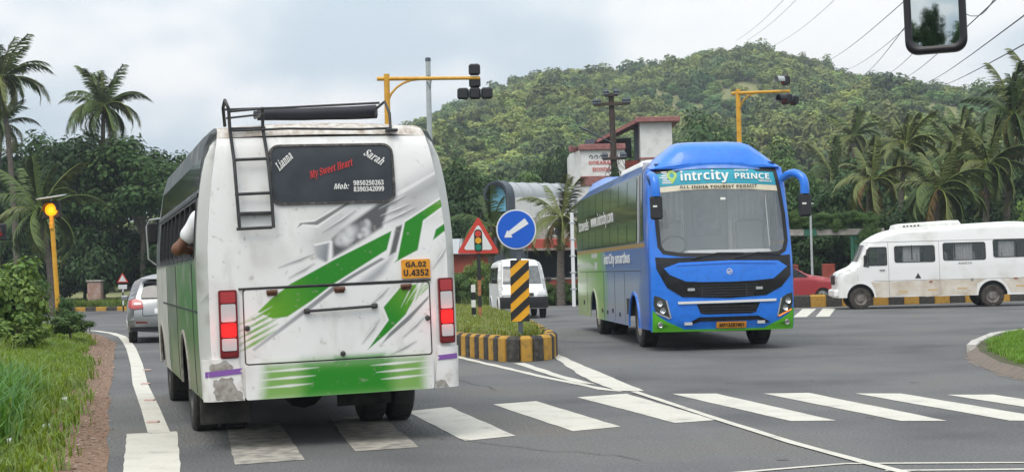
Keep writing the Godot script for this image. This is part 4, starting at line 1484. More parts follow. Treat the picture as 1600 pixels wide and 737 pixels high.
# ---------- the blue coach ----------
func make_coach() -> void:
	var bus := thing("blue_coach", "blue coach with green corners and intrcity PRINCE banner above its windscreen", "coach", Vector3(3.57, 0, -25.0), 4.0)
	var sh := Shell.new()
	sh.top = chaikin(poly([.1, .33, .02, .5, 0, .9, 0, 1.4, .04, 1.6, .16, 2.2, .27, 2.75, .36, 3.05, .5, 3.2, .8, 3.26, 2.5, 3.28, 6, 3.28, 10.3, 3.26, 10.75, 3.15, 10.9, 2.8, 10.95, 2.0, 10.98, 1.0, 10.95, .45]), 2)
	sh.r = .15; sh.crown = .1
	sh.hw = func(y: float) -> float: return 1.25 - .05 * pow(clampf((y - 1.7) / 1.5, 0, 1), 1.5)
	var F := func(p: Vector2, off: float) -> Vector3: return sh.face(p, off)
	# lower side: blue print, green at the back; grey-blue is sky reflection painted in
	var blue := Color(.02, .11, .56)
	var S := Paint.new(Vector2(0, .3), Vector2(11.1, 3.0), 46.0, Color(.06, .16, .5))
	S.fill(poly([6.1, .2, 5.9, 1.1, 6.5, 1.9, 11.2, 1.9, 11.2, .2]), Color(.2, .45, .09), .08, 1.0, Color(.45, .58, .28), Vector2(8, 1.8), Vector2(8.5, .4))
	S.fill(poly([5.6, .2, 5.3, 1.0, 5.9, 1.9, 6.5, 1.9, 5.9, 1.1, 6.1, .2]), Color(.2, .42, .26), .12, .9)
	S.fill(poly([1.2, .2, 5.6, .2, 5.3, 1.3, 1.2, 1.3]), Color(.34, .39, .52), .3, .85)
	S.fill(poly([7.2, 1.45, 11.2, 1.45, 11.2, 1.6, 8.4, 1.58]), Color(.6, .66, .58), .03, .9)
	S.fill(poly([7.4, 1.2, 11.2, .9, 11.2, 1.15, 8, 1.28]), Color(.55, .62, .5), .1, .6)
	S.fill(poly([7.0, 1.42, 7.5, 1.42, 7.5, 1.58, 7.0, 1.58]), Color(.66, .68, .66), .01)
	S.fill(poly([7.0, 1.68, 8.0, 1.68, 8.0, 1.78, 7.0, 1.78]), Color(.66, .68, .66), .01)
	S.fill(poly([0, 1.79, 11.2, 1.79, 11.2, 1.86, 0, 1.86]), Color(.5, .26, .02), .01)
	S.fill(poly([0, 1.87, 11.2, 1.87, 11.2, 3.4, 0, 3.4]), Color(.03, .13, .5), .01)
	S.fill(poly([0, .2, .5, .2, .55, 3.4, 0, 3.4]), Color(.025, .13, .55), .06)
	S.grime(Color(.3, .28, .26), 1.2, .1, .8, .35, 21)
	M.coach_side = S.material(.3)
	M.coach_side.clearcoat_enabled = true; M.coach_side.clearcoat = .5; M.coach_side.clearcoat_roughness = .1
	var sp := side_poly(sh.top, .36, [[7.7, .58], [1.85, .58]])
	for s in [-1.0, 1.0]:
		var SF := func(p: Vector2, off: float) -> Vector3: return sh.side(p, off, s)
		var b := lay(MB.new(), S)
		b.patch(sp, [], SF, .2)
		put(b, "side_panel", M.coach_side, bus)
		var band := MB.new()
		band.patch(poly([1.15, 1.88, 10.8, 1.88, 10.75, 3.08, 1.15, 3.08, .78, 3.08, .7, 2.5, .62, 1.9]), [], SF, .3, .008, .008)
		var bo := put(band, "window_band", M.glass_dark, bus)
		for k in 8:
			for yy in [[1.92, 2.28], [2.62, 3.04]]:
				var pn := MB.new()
				pn.patch(rrect(1.35 + k * 1.17, yy[0], 1.35 + k * 1.17 + 1.1, yy[1], .03, 2), [], SF, .3, .016, .006)
				put(pn, "pane", M.glass_green, bo)
		for q in [[2.4, .57, .22, .3], [4.6, .55, .12, .08], [5.4, .5, .12, .08], [6.2, .52, .12, .08], [3.6, .5, .12, .08], [9.4, .62, .15, .1]]:
			var v := MB.new()
			v.patch(rrect(q[0], q[1], q[0] + q[2] * 1.6, q[1] + q[3], .01, 2), [], SF, .3, .006, .006)
			put(v, "flank_vent", M.dark, bus)
		for q in [[4.35, .4, 4.365, 1.36], [6.0, .4, 6.015, 1.36], [3.0, .4, 3.015, 1.36], [1.0, 1.372, 10.9, 1.384], [8.9, .45, 8.915, 1.36]]:
			var v := MB.new()
			v.patch(poly([q[0], q[1], q[2], q[1], q[2], q[3], q[0], q[3]]), [], SF, .6, .003, .003)
			put(v, "locker_seam", M.dark, bus)
		var gl := MB.new()
		gl.tube([SF.call(Vector2(1.1, 1.86), .015), SF.call(Vector2(1.1, 2.5), .015), SF.call(Vector2(1.12, 3.05), .015)], .02, -1, 6)
		put(gl, "pillar_trim", M.silver, bus)
		for a in [7.7, 1.85]:
			var lip := MB.new()
			var ring := PackedVector2Array(arch(a, .36, .63))
			var inner := arch(a, .36, .58); inner.reverse()
			ring.append_array(PackedVector2Array(inner))
			lip.patch(ring, [], SF, .12, .02, .03)
			put(lip, "wheel_arch", M.coach_arch_rear if a > 5.0 else M.coach_blue, bus)
		var tx := func(t: String, l0: float, y: float, h: float, w: float) -> void:
			var xf := Transform3D(Basis(Vector3(0, 0, -s) if s > 0 else Vector3(0, 0, 1), Vector3.UP, Vector3(s, 0, 0)), SF.call(Vector2(l0, y), .024))
			words(t, "lettering", M.text_white, bus, xf, h, w)
		tx.call("www.intrcity.com", 6.1, 2.45, .34, 3.6)
		tx.call("travels", 9.3, 2.45, .26, 1.9)
		tx.call("intrCity smartbus", 3.9, 1.6, .27, 3.6)
	# front: blue shell with the windscreen opening cut out
	var ws := poly([-1.07, 1.78, -1.0, 1.68, -.7, 1.63, -.2, 1.615, .3, 1.61, .98, 1.62, 1.08, 1.68, 1.13, 1.84, 1.12, 2.3, 1.08, 2.7, 1.03, 3.07, .72, 3.09, .5, 3.19, -.48, 3.19, -.7, 3.09, -1.09, 3.07, -1.1, 2.5])
	var outl := PackedVector2Array()
	for k in 22:
		var y := lerpf(.33, 3.13, k / 21.0)
		outl.append(Vector2(sh.hw.call(y) - sh.r + .13, y))
	outl.append_array(PackedVector2Array([Vector2(.75, 3.15), Vector2(.52, 3.24), Vector2(-.5, 3.24), Vector2(-.73, 3.15)]))
	for k in 22:
		var y := lerpf(3.13, .33, k / 21.0)
		outl.append(Vector2(-sh.hw.call(y) + sh.r - .13, y))
	var fb := MB.new()
	fb.patch(outl, [ws], F, .1, .004, .03)
	put(fb, "front_panel", M.coach_blue, bus)
	var mk := MB.new()
	mk.patch(Geometry2D.offset_polygon(ws, .03)[0], [Geometry2D.offset_polygon(ws, -.035)[0]], F, .09, .012, .02)
	put(mk, "windscreen_gasket", M.black, bus)
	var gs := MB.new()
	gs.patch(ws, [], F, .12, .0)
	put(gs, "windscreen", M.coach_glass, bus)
	# what shows behind the windscreen
	var it := MB.new()
	it.box(Vector3(0, 1.5, -.75), Vector3(2.2, .3, 1.0), Basis(), .08)
	it.box(Vector3(.2, 1.66, -.6), Vector3(1.5, .1, .5), Basis(), .04)
	put(it, "dashboard", M.dash, bus)
	var pt := MB.new()
	pt.box(Vector3(-.78, 2.35, -1.2), Vector3(.7, 1.9, .05))
	for k in 7: pt.tube([Vector3(-1.1 + k * .105, 1.6, -1.17), Vector3(-1.09 + k * .105, 3.1, -1.17)], .035, -1, 8)
	put(pt, "curtain", M.curtain, bus)
	pt = MB.new()
	pt.box(Vector3(.75, 2.35, -1.2), Vector3(.75, 1.9, .05))
	for k in 7: pt.tube([Vector3(.42 + k * .105, 1.6, -1.17), Vector3(.43 + k * .105, 3.1, -1.17)], .035, -1, 8)
	put(pt, "curtain", M.curtain, bus)
	var dr := MB.new()
	dr.box(Vector3(0, 2.3, -1.3), Vector3(.85, 1.9, .05), Basis(), .01)
	var dro := put(dr, "partition_door", M.dark_door, bus)
	var dw := MB.new()
	dw.box(Vector3(0, 2.45, -1.26), Vector3(.5, .95, .03), Basis(), .01)
	put(dw, "door_window", M.poster_blue, dro)
	for x in [-.72, .72]:
		var se := MB.new()
		se.box(Vector3(x, 1.85, -1.0), Vector3(.5, .8, .14), Basis(Vector3.RIGHT, -.1), .05)
		se.box(Vector3(x, 1.5, -.85), Vector3(.5, .14, .35), Basis(), .05)
		put(se, "seat", M.seat, bus)
	var sw := MB.new()
	sw.tube(Array(range(17)).map(func(k): return Vector3(-.72 + cos(TAU * k / 16.0) * .22, 1.8 + sin(TAU * k / 16.0) * .16, -.6 + sin(TAU * k / 16.0) * .1)), .017, -1, 6, false)
	put(sw, "steering_wheel", M.black, bus)
	var fl := MB.new()
	fl.box(Vector3(0, 1.0, -5.4), Vector3(2.35, .06, 10.6)); fl.box(Vector3(0, 3.2, -5.4), Vector3(2.1, .03, 10.0))
	put(fl, "floor_and_ceiling", M.dark, bus)
	# banner and strip on the glass
	var bn := MB.new()
	bn.patch(poly([-1.06, 2.8, -.6, 2.835, -.1, 2.85, .5, 2.835, 1.04, 2.8, 1.0, 3.055, .7, 3.075, .49, 3.17, -.47, 3.17, -.69, 3.075, -1.06, 3.055]), [], F, .1, .006)
	var bo2 := put(bn, "banner", M.teal, bus)
	var cs := MB.new()
	cs.patch(poly([-1.05, 2.7, -.6, 2.735, -.1, 2.75, .5, 2.735, 1.05, 2.7, 1.04, 2.795, .5, 2.83, -.1, 2.845, -.6, 2.83, -1.06, 2.795]), [], F, .1, .007)
	put(cs, "permit_strip", M.cream, bus)
	words("intr", "lettering", M.text_white, bo2, on_face(F, Vector2(-.45, 2.99), .018, .6), .19, .37, true)
	words("city", "lettering", M.text_white, bo2, on_face(F, Vector2(-.02, 2.97), .018, -.4), .245, .44, true)
	words("PRINCE", "lettering", M.text_white, bo2, on_face(F, Vector2(.61, 2.965), .018, -1.5), .11, .62)
	words("OPERATED BY", "lettering", M.text_white, bo2, on_face(F, Vector2(.43, 3.07), .018, 0), .035, .26)
	words("TRAVELS", "lettering", M.text_white, bo2, on_face(F, Vector2(.83, 2.875), .018, -1.5), .035, .24)
	words("ALL INDIA TOURIST PERMIT", "lettering", M.text_black, bo2, on_face(F, Vector2(0, 2.79), .02, 0), .05, 1.35)
	var pin := MB.new()
	var pp := PackedVector2Array()
	for k in 21:
		var a := deg_to_rad(-20.0 + 220.0 * k / 20.0)
		pp.append(Vector2(-.78 + cos(a) * .085, 3.0 + sin(a) * .085))
	pp.append(Vector2(-.78, 2.85))
	pin.patch(pp, [circle(-.78, 3.0, .04, 16)], F, .05, .012)
	put(pin, "pin_emblem", M.lime, bo2)
	var sl := MB.new()
	for k in 7:
		var y := 2.862 + k * .032
		sl.patch(poly([-.98 + .02 * (k % 3) + absf(k - 3) * .012, y, -.83 + (.04 if k < 2 else -.03), y, -.83 + (.04 if k < 2 else -.03), y + .016, -1.0 + .02 * (k % 3) + absf(k - 3) * .012, y + .016]), [], F, .1, .011)
	put(sl, "speed_lines", M.text_white, bo2)
	# nose
	var bm := MB.new()
	bm.patch(poly([-1.15, 1.6, -.9, 1.585, 0, 1.58, .95, 1.585, 1.18, 1.6, 1.17, 1.25, 1.0, 1.06, .72, .92, .07, .885, -.72, .92, -.97, 1.08, -1.14, 1.4]), [], F, .1, .014, .01)
	put(bm, "black_mask", M.gloss_black, bus)
	var wg := MB.new()
	wg.patch(poly([-1.02, 1.41, -.76, 1.5, .09, 1.52, .94, 1.5, 1.1, 1.4, .85, 1.2, .5, 1.17, .08, 1.16, -.4, 1.165, -.66, 1.18, -.93, 1.3]), [], F, .1, .06, .05)
	put(wg, "nose_wing", M.coach_blue, bus)
	var wl := MB.new()
	wl.patch(poly([-.8, 1.45, .09, 1.478, .9, 1.455, .9, 1.47, .09, 1.495, -.8, 1.467]), [], F, .1, .072, .012)
	put(wl, "nose_ridge", M.coach_blue, bus)
	var em := MB.new()
	em.patch(circle(.08, 1.335, .05, 20), [circle(.08, 1.335, .038, 16)], F, .03, .068, .01)
	em.patch(poly([.05, 1.315, .075, 1.31, .11, 1.34, .1, 1.355, .075, 1.33, .07, 1.355]), [], F, .05, .068, .008)
	put(em, "emblem", M.chrome, bus)
	for k in 5:
		var gb := MB.new()
		gb.patch(poly([-.5 + .02 * k, 1.12 - .045 * k, .58 - .02 * k, 1.12 - .045 * k, .58 - .02 * k, 1.1 - .045 * k, -.5 + .02 * k, 1.1 - .045 * k]), [], F, .2, .022, .008)
		put(gb, "grille_slat", M.dark, bus)
	for x in [-.57, .6]:
		var lb := MB.new()
		lb.patch(rrect(x - .06, 1.02, x + .06, 1.065, .008, 2), [], F, .1, .026, .012)
		put(lb, "grille_badge", M.silver, bus)
	for x in [-.4, .36]:
		var lb := MB.new()
		lb.patch(rrect(x, .92, x + .03, 1.14, .005, 1), [], F, .1, .024, .01)
		put(lb, "grille_post", M.dark, bus)
	var wsx := MB.new()
	wsx.patch(poly([-.79, .8, 0, .805, .89, .815, .9, .855, 0, .845, -.8, .84]), [], F, .1, .03, .02)
	put(wsx, "white_trim", M.white, bus)
	var lg := MB.new()
	lg.patch(poly([-.48, .795, .61, .8, .53, .64, .45, .62, -.35, .62, -.42, .64]), [], F, .1, .012, .006)
	var lgo := put(lg, "lower_grille", M.gloss_black, bus)
	for k in 3:
		var gb := MB.new()
		gb.patch(poly([-.42, .75 - .045 * k, .55, .75 - .045 * k, .55, .735 - .045 * k, -.42, .735 - .045 * k]), [], F, .2, .02, .008)
		put(gb, "grille_slat", M.dark, lgo)
	var bd := MB.new()
	bd.patch(poly([-.66, .46, -.44, .57, .57, .575, .78, .47, .72, .45, .57, .505, -.42, .5, -.6, .445]), [], F, .1, .02, .012)
	put(bd, "bumper_recess", M.gloss_black, bus)
	var lip := MB.new()
	lip.patch(poly([-.75, .33, .75, .33, .7, .365, -.7, .365]), [], F, .1, .03, .03)
	put(lip, "bumper_lip", M.coach_green, bus)
	var pl := MB.new()
	pl.patch(rrect(-.15, .375, .365, .485, .01, 2), [], F, .2, .035, .014)
	var po := put(pl, "number_plate", M.plate_orange, bus)
	words("MP13ZB7461", "lettering", M.text_black, po, on_face(F, Vector2(.11, .43), .04), .07, .42)
	for s in [-1.0, 1.0]:
		var mir := func(q: Array) -> PackedVector2Array:
			var o := PackedVector2Array()
			for i in range(0, q.size(), 2): o.append(Vector2(q[i] * s, q[i + 1]))
			return o
		var hl := MB.new()
		hl.patch(mir.call([1.19, .95, 1.1, .93, 1.0, .87, .93, .57, 1.0, .6, 1.17, .68, 1.2, .8]), [], F, .06, .018, .02)
		var ho := put(hl, "headlamp", M.lamp_glass, bus)
		for q in [[1.1, .82], [1.05, .7]]:
			var rf := MB.new()
			rf.lathe([Vector2(.0, .0), Vector2(.03, .006), Vector2(.045, .02), Vector2(.05, .024), Vector2(.055, .0)], on_face(F, Vector2(q[0] * s, q[1]), .019) * Transform3D(Basis(Vector3.RIGHT, PI / 2), Vector3.ZERO), 16)
			put(rf, "lamp_reflector", M.chrome, ho)
		var edge := MB.new()
		edge.patch(mir.call([1.0, .87, .975, .86, .905, .555, .93, .57]), [], F, .06, .024, .012)
		put(edge, "lamp_trim", M.silver, ho)
		var eb := MB.new()
		eb.patch(mir.call([.93, .57, .94, .545, 1.17, .652, 1.17, .682]), [], F, .06, .024, .012)
		put(eb, "turn_signal", M.silver if s < 0 else M.turn_amber, ho)
		var gc := MB.new()
		gc.patch(mir.call([1.215, .7, 1.1, .58, .95, .49, .7, .375, .75, .33, 1.215, .33]), [], F, .07, .02, .03)
		var gco := put(gc, "green_corner", M.coach_green, bus)
		var gd := MB.new()
		gd.patch(mir.call([1.14, .5, .95, .44, .98, .42, 1.14, .4]), [], F, .07, .024, .003)
		put(gd, "fog_recess", M.coach_green_deep, gco)
		var fg := MB.new()
		fg.lathe([Vector2(0, .012), Vector2(.035, .01), Vector2(.042, .016), Vector2(.05, .0)], on_face(F, Vector2(1.09 * s, .455), .026) * Transform3D(Basis(Vector3.RIGHT, PI / 2), Vector3.ZERO), 16)
		put(fg, "fog_lamp", M.chrome, gco)
		var dl := MB.new()
		dl.patch(mir.call([.56, .44, .69, .44, .69, .49, .56, .49]), [], F, .1, .034, .02)
		put(dl, "running_lamp", M.white, bus)
	# wipers
	for q in [[-.55, 1.56, .35, 1.64], [.2, 1.555, 1.0, 1.6]]:
		var wp := MB.new()
		wp.tube([F.call(Vector2(q[0], q[1]), .04), F.call(Vector2((q[0] + q[2]) / 2, q[1] + .09), .05), F.call(Vector2(q[2], q[3]), .045)], .012, -1, 6)
		put(wp, "wiper", M.black, bus)
	# hanging blinds and charms behind the glass
	var vz := MB.new()
	vz.box(Vector3(.88, 2.4, -.42), Vector3(.1, .62, .03), Basis(Vector3.RIGHT, .15), .02)
	put(vz, "folded_wiper", M.black, bus)
	var cm := MB.new()
	cm.tube([Vector3(.85, 2.65, -.34), Vector3(.86, 1.75, -.17)], .008, -1, 5)
	put(cm, "tassel_cord", M.white, bus)
	var stk := MB.new()
	stk.patch(rrect(.02, 2.56, .11, 2.6, .005, 1), [], F, .1, .004)
	put(stk, "sticker", M.text_white, bus)
	var lm := MB.new()
	lm.box(Vector3(-.93, 2.25, -.28), Vector3(.1, .32, .05), Basis(Vector3.BACK, .1), .03)
	put(lm, "inner_mirror", M.black, bus)
	# mirrors on swan-neck arms
	for s in [-1.0, 1.0]:
		var arm := MB.new()
		var pts: Array
		if s < 0: pts = [Vector3(-1.14, 2.88, -.25), Vector3(-1.2, 2.97, -.05), Vector3(-1.2, 2.98, .12), Vector3(-1.18, 2.9, .25), Vector3(-1.17, 2.76, .3), Vector3(-1.165, 2.62, .3)]
		else: pts = [Vector3(1.13, 2.9, -.25), Vector3(1.2, 2.97, -.1), Vector3(1.28, 2.98, .05), Vector3(1.37, 2.9, .16), Vector3(1.4, 2.78, .2), Vector3(1.4, 2.62, .2)]
		var cv := Curve3D.new()
		for q in pts: cv.add_point(q)
		var sm := []
		for k in 15: sm.append(cv.sample_baked(cv.get_baked_length() * k / 14.0, true))
		arm.tube(sm, .06, .08, 12)
		var ao := put(arm, "mirror_arm", M.coach_blue, bus)
		var hd := MB.new()
		var e: Vector3 = pts[-1]
		hd.box(e + Vector3(0, -.19, 0), Vector3(.2, .4, .13), Basis(Vector3.BACK, .02), .03)
		put(hd, "mirror_head", M.dark, ao)
		var sti := MB.new()
		sti.box(e + Vector3(-.03, -.17, .067), Vector3(.07, .03, .004))
		put(sti, "sticker", M.text_white, ao)
	# roof: shell, pods
	var rf2 := MB.new()
	var i0 := 0
	for i in sh.top.size():
		if sh.top[i].y < 3.1 and sh.top[i].x < 1.0: i0 = i
	sh.strip(rf2, i0, sh.top.size() - 1)
	put(rf2, "roof", M.coach_blue_dull, bus)
	var pods := [["roof_pod", [[.34, 3.12, 3.2, 1.12, .52], [.42, 3.13, 3.42, 1.14, .55], [.6, 3.16, 3.56, 1.14, .58], [.95, 3.18, 3.61, 1.12, .6], [1.5, 3.2, 3.58, 1.1, .6], [2.3, 3.22, 3.48, 1.08, .6], [2.9, 3.22, 3.4, 1.05, .6], [3.0, 3.22, 3.3, 1.05, .6]], M.coach_blue],
		["air_conditioner", [[3.1, 3.25, 3.36, .95, .8], [3.3, 3.25, 3.5, .95, .75], [5.8, 3.25, 3.5, .95, .75], [6.0, 3.25, 3.36, .95, .8]], M.ac_white],
		["rear_pod", [[7.2, 3.2, 3.34, 1.12, .9], [8.2, 3.2, 3.5, 1.12, .85], [10.0, 3.18, 3.5, 1.12, .85], [10.6, 3.12, 3.42, 1.1, .85], [10.75, 3.0, 3.2, 1.08, .9]], M.coach_blue]]
	for pd in pods:
		var b := MB.new()
		var rows := []
		for q in pd[1]:
			var row: Array[Vector3] = []
			var half := [Vector2(q[3], q[1]), Vector2(q[3] - .06, lerpf(q[1], q[2], .12)), Vector2(lerpf(q[3], q[4], .5), lerpf(q[1], q[2], .55)), Vector2(q[4] + .07, q[2] - .035), Vector2(q[4] - .04, q[2]), Vector2(q[4] * .5, q[2] + .012)]
			for h in half: row.append(Vector3(-h.x, h.y, -q[0]))
			half.reverse()
			for h in half: row.append(Vector3(h.x, h.y, -q[0]))
			rows.append(row)
		b.loft(rows)
		for e in [0, rows.size() - 1]:
			var rr: Array = rows[e]
			for k in range(1, rr.size() - 1):
				if e == 0: b.tri(rr[0], rr[k + 1], rr[k])
				else: b.tri(rr[0], rr[k], rr[k + 1])
		put(b, pd[0], pd[2], bus)
	for x in [-1.02, 1.02]: wheel(bus, Vector3(x, .5, -1.85), .5, .3, signf(x), M.rim_dusty, M.rubber)
	for x in [-1.02, -.68, .68, 1.02]: wheel(bus, Vector3(x, .5, -7.7), .5, .28, signf(x), M.rim_dusty, M.rubber)
	var ch := MB.new()
	ch.box(Vector3(0, .62, -5.3), Vector3(1.5, .3, 10.2))
	ch.tube([Vector3(-.9, .5, -1.85), Vector3(.9, .5, -1.85)], .08, -1, 8); ch.tube([Vector3(-.9, .5, -7.7), Vector3(.9, .5, -7.7)], .12, -1, 8)
	ch.tube([Vector3(-.5, .36, -.6), Vector3(.5, .34, -.6)], .05, -1, 8)
	put(ch, "chassis", M.dark, bus)

# ---------- smaller vehicles: one builder, four outlines ----------
func car_body(t: Node3D, sh: Shell, ybot: float, arches: Array, wins: Array, paint: Material, glassm: Material, skips := []) -> void:
	var sp := side_poly(sh.top, ybot, arches)
	for s in [-1.0, 1.0]:
		var SF := func(p: Vector2, off: float) -> Vector3: return sh.side(p, off, s)
		var b := MB.new()
		b.patch(sp, wins, SF, .09)
		put(b, "side_panel", paint, t)
		for w in wins:
			var fr := MB.new()
			fr.patch(Geometry2D.offset_polygon(w, .02)[0], [w], SF, .12, .012, .012)
			var fo := put(fr, "window_frame", M.black, t)
			var g := MB.new()
			g.patch(w, [], SF, .15, -.004)
			put(g, "pane", glassm, fo)
		for a in arches:
			var well := MB.new()
			var o := PackedVector2Array(arch(a[0], ybot, a[1]))
			well.patch(o, [], SF, .15, -.18)
			put(well, "wheel_well", M.black, t)
			var lip := MB.new()
			var ring := PackedVector2Array(arch(a[0], ybot, a[1] + .05))
			var inner := arch(a[0], ybot, a[1]); inner.reverse()
			ring.append_array(PackedVector2Array(inner))
			lip.patch(ring, [], SF, .1, .014, .03)
			put(lip, "wheel_arch", paint, t)
	var st := MB.new()
	var n := sh.top.size()
	sh.strip(st, 0, n - 1)
	put(st, "body_skin", paint, t)
	var fl := MB.new()
	var lo := INF
	var hi := -INF
	for q in sh.top:
		lo = minf(lo, q.x); hi = maxf(hi, q.x)
	fl.box(Vector3(0, ybot + .06, -(lo + hi) / 2), Vector3(1.2, .1, hi - lo - .2))
	put(fl, "underbody", M.black, t)

func span(b: MB, sh: Shell, a: Vector2, c: Vector2, wa: float, wc: float, off: float) -> void:     # a pane across the body between two outline points
	var t := (c - a).normalized()
	var n := Vector2(-t.y, t.x) * off
	var rows := []
	for i in 5:
		var p := a.lerp(c, i / 4.0) + n
		var w := lerpf(wa, wc, i / 4.0)
		var row: Array[Vector3] = []
		for j in 9:
			var x := lerpf(-w, w, j / 8.0)
			var cr := sh.crown * (1.0 - (x / (w + .06)) * (x / (w + .06)))
			row.append(Vector3(x, p.y - t.x * 0.0 + (n.normalized().y * cr), -(p.x + n.normalized().x * cr)))
		rows.append(row)
	b.loft(rows)

func make_minibus() -> void:
	# side on, heading left; its near flank faces us
	var t := thing("white_minibus", "white minibus with roof air conditioner driving past the striped divider", "minibus", Vector3(10.1, 0, -46.8), 0)
	t.rotation_degrees.y = -96.0
	var sh := Shell.new()
	sh.top = chaikin(poly([0.13, .36, .11, .75, 0.15, 1.1, 0.26, 1.16, 0.654, 1.32, 0.795, 1.5, 1.01, 2.02, 1.169, 2.14, 1.496, 2.32, 1.964, 2.44, 2.805, 2.49, 4.208, 2.54, 5.797, 2.6, 6.124, 2.5, 6.246, 2.2, 6.283, 1.2, 6.265, .42]), 2)
	sh.r = .13; sh.crown = .05
	sh.hw = func(y: float) -> float: return .95 - .16 * pow(clampf((y - 1.25) / 1.35, 0, 1), 1.5)
	var wins := [poly([0.935, 1.34, 1.075, 1.32, 1.075, 1.85, 1.047, 1.83]), rrect(1.103, 1.36, 1.627, 1.9, .03, 2), rrect(1.889, 1.44, 3.086, 1.92, .05, 3), rrect(3.366, 1.47, 4.619, 1.98, .05, 3), rrect(4.881, 1.53, 5.937, 2.05, .05, 3)]
	car_body(t, sh, .36, [[4.81, .44], [.81, .42]], wins, M.van_white, M.van_pane)
	var SF := func(p: Vector2, off: float) -> Vector3: return sh.side(p, off, 1.0)
	for k in 5:
		for x in [-.5, .45]:
			var se := MB.new()
			se.box(Vector3(x, 1.35, -1.75 - k * .85), Vector3(.75, .75, .16), Basis(Vector3.RIGHT, .12), .06)
			se.box(Vector3(x, 1.0, -1.5 - k * .85), Vector3(.75, .14, .5), Basis(), .05)
			put(se, "seat", M.seat, t)
	for q in [[2.2, .5], [3.75, .55], [5.1, .45]]:
		var cu := MB.new()
		for k in 6: cu.tube([Vector3(.78, 1.4, -q[0] - k * q[1] / 6.0), Vector3(.76, 2.0, -q[0] - k * q[1] / 6.0)], .06, -1, 7)
		put(cu, "curtain", M.curtain, t)
	var dirt := MB.new()
	dirt.patch(ragged(poly([1.3, .37, 4.3, .37, 4.35, .75, 4.6, .87, 1.1, .84, 1.24, .6]), .25, .03), [], SF, .12, .003)
	put(dirt, "dusty_panel", M.van_dusty, t)
	dirt = MB.new()
	dirt.patch(ragged(poly([5.32, .4, 6.2, .42, 6.22, .9, 5.05, .88, 5.25, .7]), .25, .03), [], SF, .12, .003)
	put(dirt, "dusty_panel", M.van_dusty, t)
	var seams := MB.new()
	for q in [[.73, .9, .74, 1.3], [1.68, .4, 1.692, 2.05], [.9, 2.06, 6.1, 2.075], [1.22, .86, 6.2, .872], [3.22, .4, 3.23, 2.05]]:
		seams.patch(poly([q[0], q[1], q[2], q[1], q[2], q[3], q[0], q[3]]), [], SF, .4, .004, .004)
	put(seams, "panel_seam", M.seam_grey, t)
	for l in [2.39, 3.69, 5.56]:
		var dv := MB.new()
		dv.patch(poly([l, 1.5, l + .03, 1.5, l + .03, 1.96, l, 1.94]), [], SF, .3, .014, .006)
		put(dv, "window_divider", M.black, t)
	for q in [[1.96, .5, .3], [2.85, .53, .3], [3.74, .56, .3], [5.5, .6, .33]]:
		var re := MB.new()
		re.patch(rrect(q[0], q[1], q[0] + q[2], q[1] + .05, .01, 1), [], SF, .3, .006, .004)
		put(re, "reflector_strip", M.pale_amber, t)
	for q in [[2.9, .78, .1, .05], [5.45, .83, .12, .05]]:
		var re := MB.new()
		re.patch(rrect(q[0], q[1], q[0] + q[2], q[1] + q[3], .01, 1), [], SF, .3, .01, .006)
		put(re, "side_marker", M.brick, t)
	var dh := MB.new()
	dh.patch(rrect(1.403, 1.19, 1.571, 1.22, .01, 1), [], SF, .3, .03, .02)
	dh.patch(circle(4.2, .84, .05, 12), [], SF, .1, .008, .008)
	put(dh, "door_handle", M.seam_grey, t)
	var tri := MB.new()
	tri.patch(poly([2.478, .92, 2.665, .92, 2.571, 1.09]), [], SF, .3, .006, .003)
	put(tri, "triangle_sticker", M.iron, t)
	words("ASMITA", "lettering", M.seam_grey, t, Transform3D(Basis(Vector3(0, 0, -1), Vector3.UP, Vector3(1, 0, 0)), SF.call(Vector2(4.0, 1.36), .008)), .06, .42)
	var ws := MB.new()
	span(ws, sh, Vector2(.77, 1.47), Vector2(1.0, 1.98), .74, .68, .012)
	put(ws, "windscreen", M.van_glass, t)
	var gr := MB.new()
	gr.box(Vector3(0, .92, -.07), Vector3(.9, .3, .04), Basis(), .02)
	put(gr, "grille", M.black, t)
	for x in [-.66, .66]:
		var hl := MB.new()
		hl.box(Vector3(x, .95, -.11), Vector3(.28, .24, .08), Basis(), .03)
		put(hl, "headlamp", M.lens_clear, t)
	var bp := MB.new()
	bp.box(Vector3(0, .5, -.09), Vector3(1.8, .24, .16), Basis(), .05)
	put(bp, "bumper", M.van_white, t)
	var mr := MB.new()
	mr.box(Vector3(-.98, 1.55, -.98), Vector3(.14, .26, .1), Basis(), .03)
	put(mr, "side_mirror", M.black, t)
	var mr2 := MB.new()
	mr2.box(Vector3(.98, 1.55, -.98), Vector3(.14, .26, .1), Basis(), .03)
	put(mr2, "side_mirror", M.black, t)
	var ac := MB.new()
	var rows := []
	for q in [[1.93, 2.42, 2.46, .5], [1.98, 2.42, 2.6, .5], [2.15, 2.43, 2.63, .55], [3.65, 2.48, 2.7, .55], [3.93, 2.5, 2.7, .5], [4.04, 2.5, 2.56, .45]]:
		var row: Array[Vector3] = []
		for h in [[-1.0, 0.0], [-1.0, .6], [-.85, 1.0], [0.0, 1.06], [.85, 1.0], [1.0, .6], [1.0, 0.0]]: row.append(Vector3(h[0] * q[3], lerpf(q[1], q[2], h[1]), -q[0]))
		rows.append(row)
	ac.loft(rows)
	put(ac, "air_conditioner", M.ac_white, t)
	for k in 5:
		var sl := MB.new()
		sl.box(Vector3(.545, 2.55 + .004 * k, -2.25 - k * .11), Vector3(.03, .045, .06), Basis(), .005)
		put(sl, "vent_slot", M.black, t)
	for x in [-.82, .82]:
		wheel(t, Vector3(x, .33, -.81), .335, .2, signf(x), M.rim_dusty, M.tyre_dusty, .58)
		wheel(t, Vector3(x, .33, -4.81), .345, .2, signf(x), M.rim_dusty, M.tyre_dusty, .58)

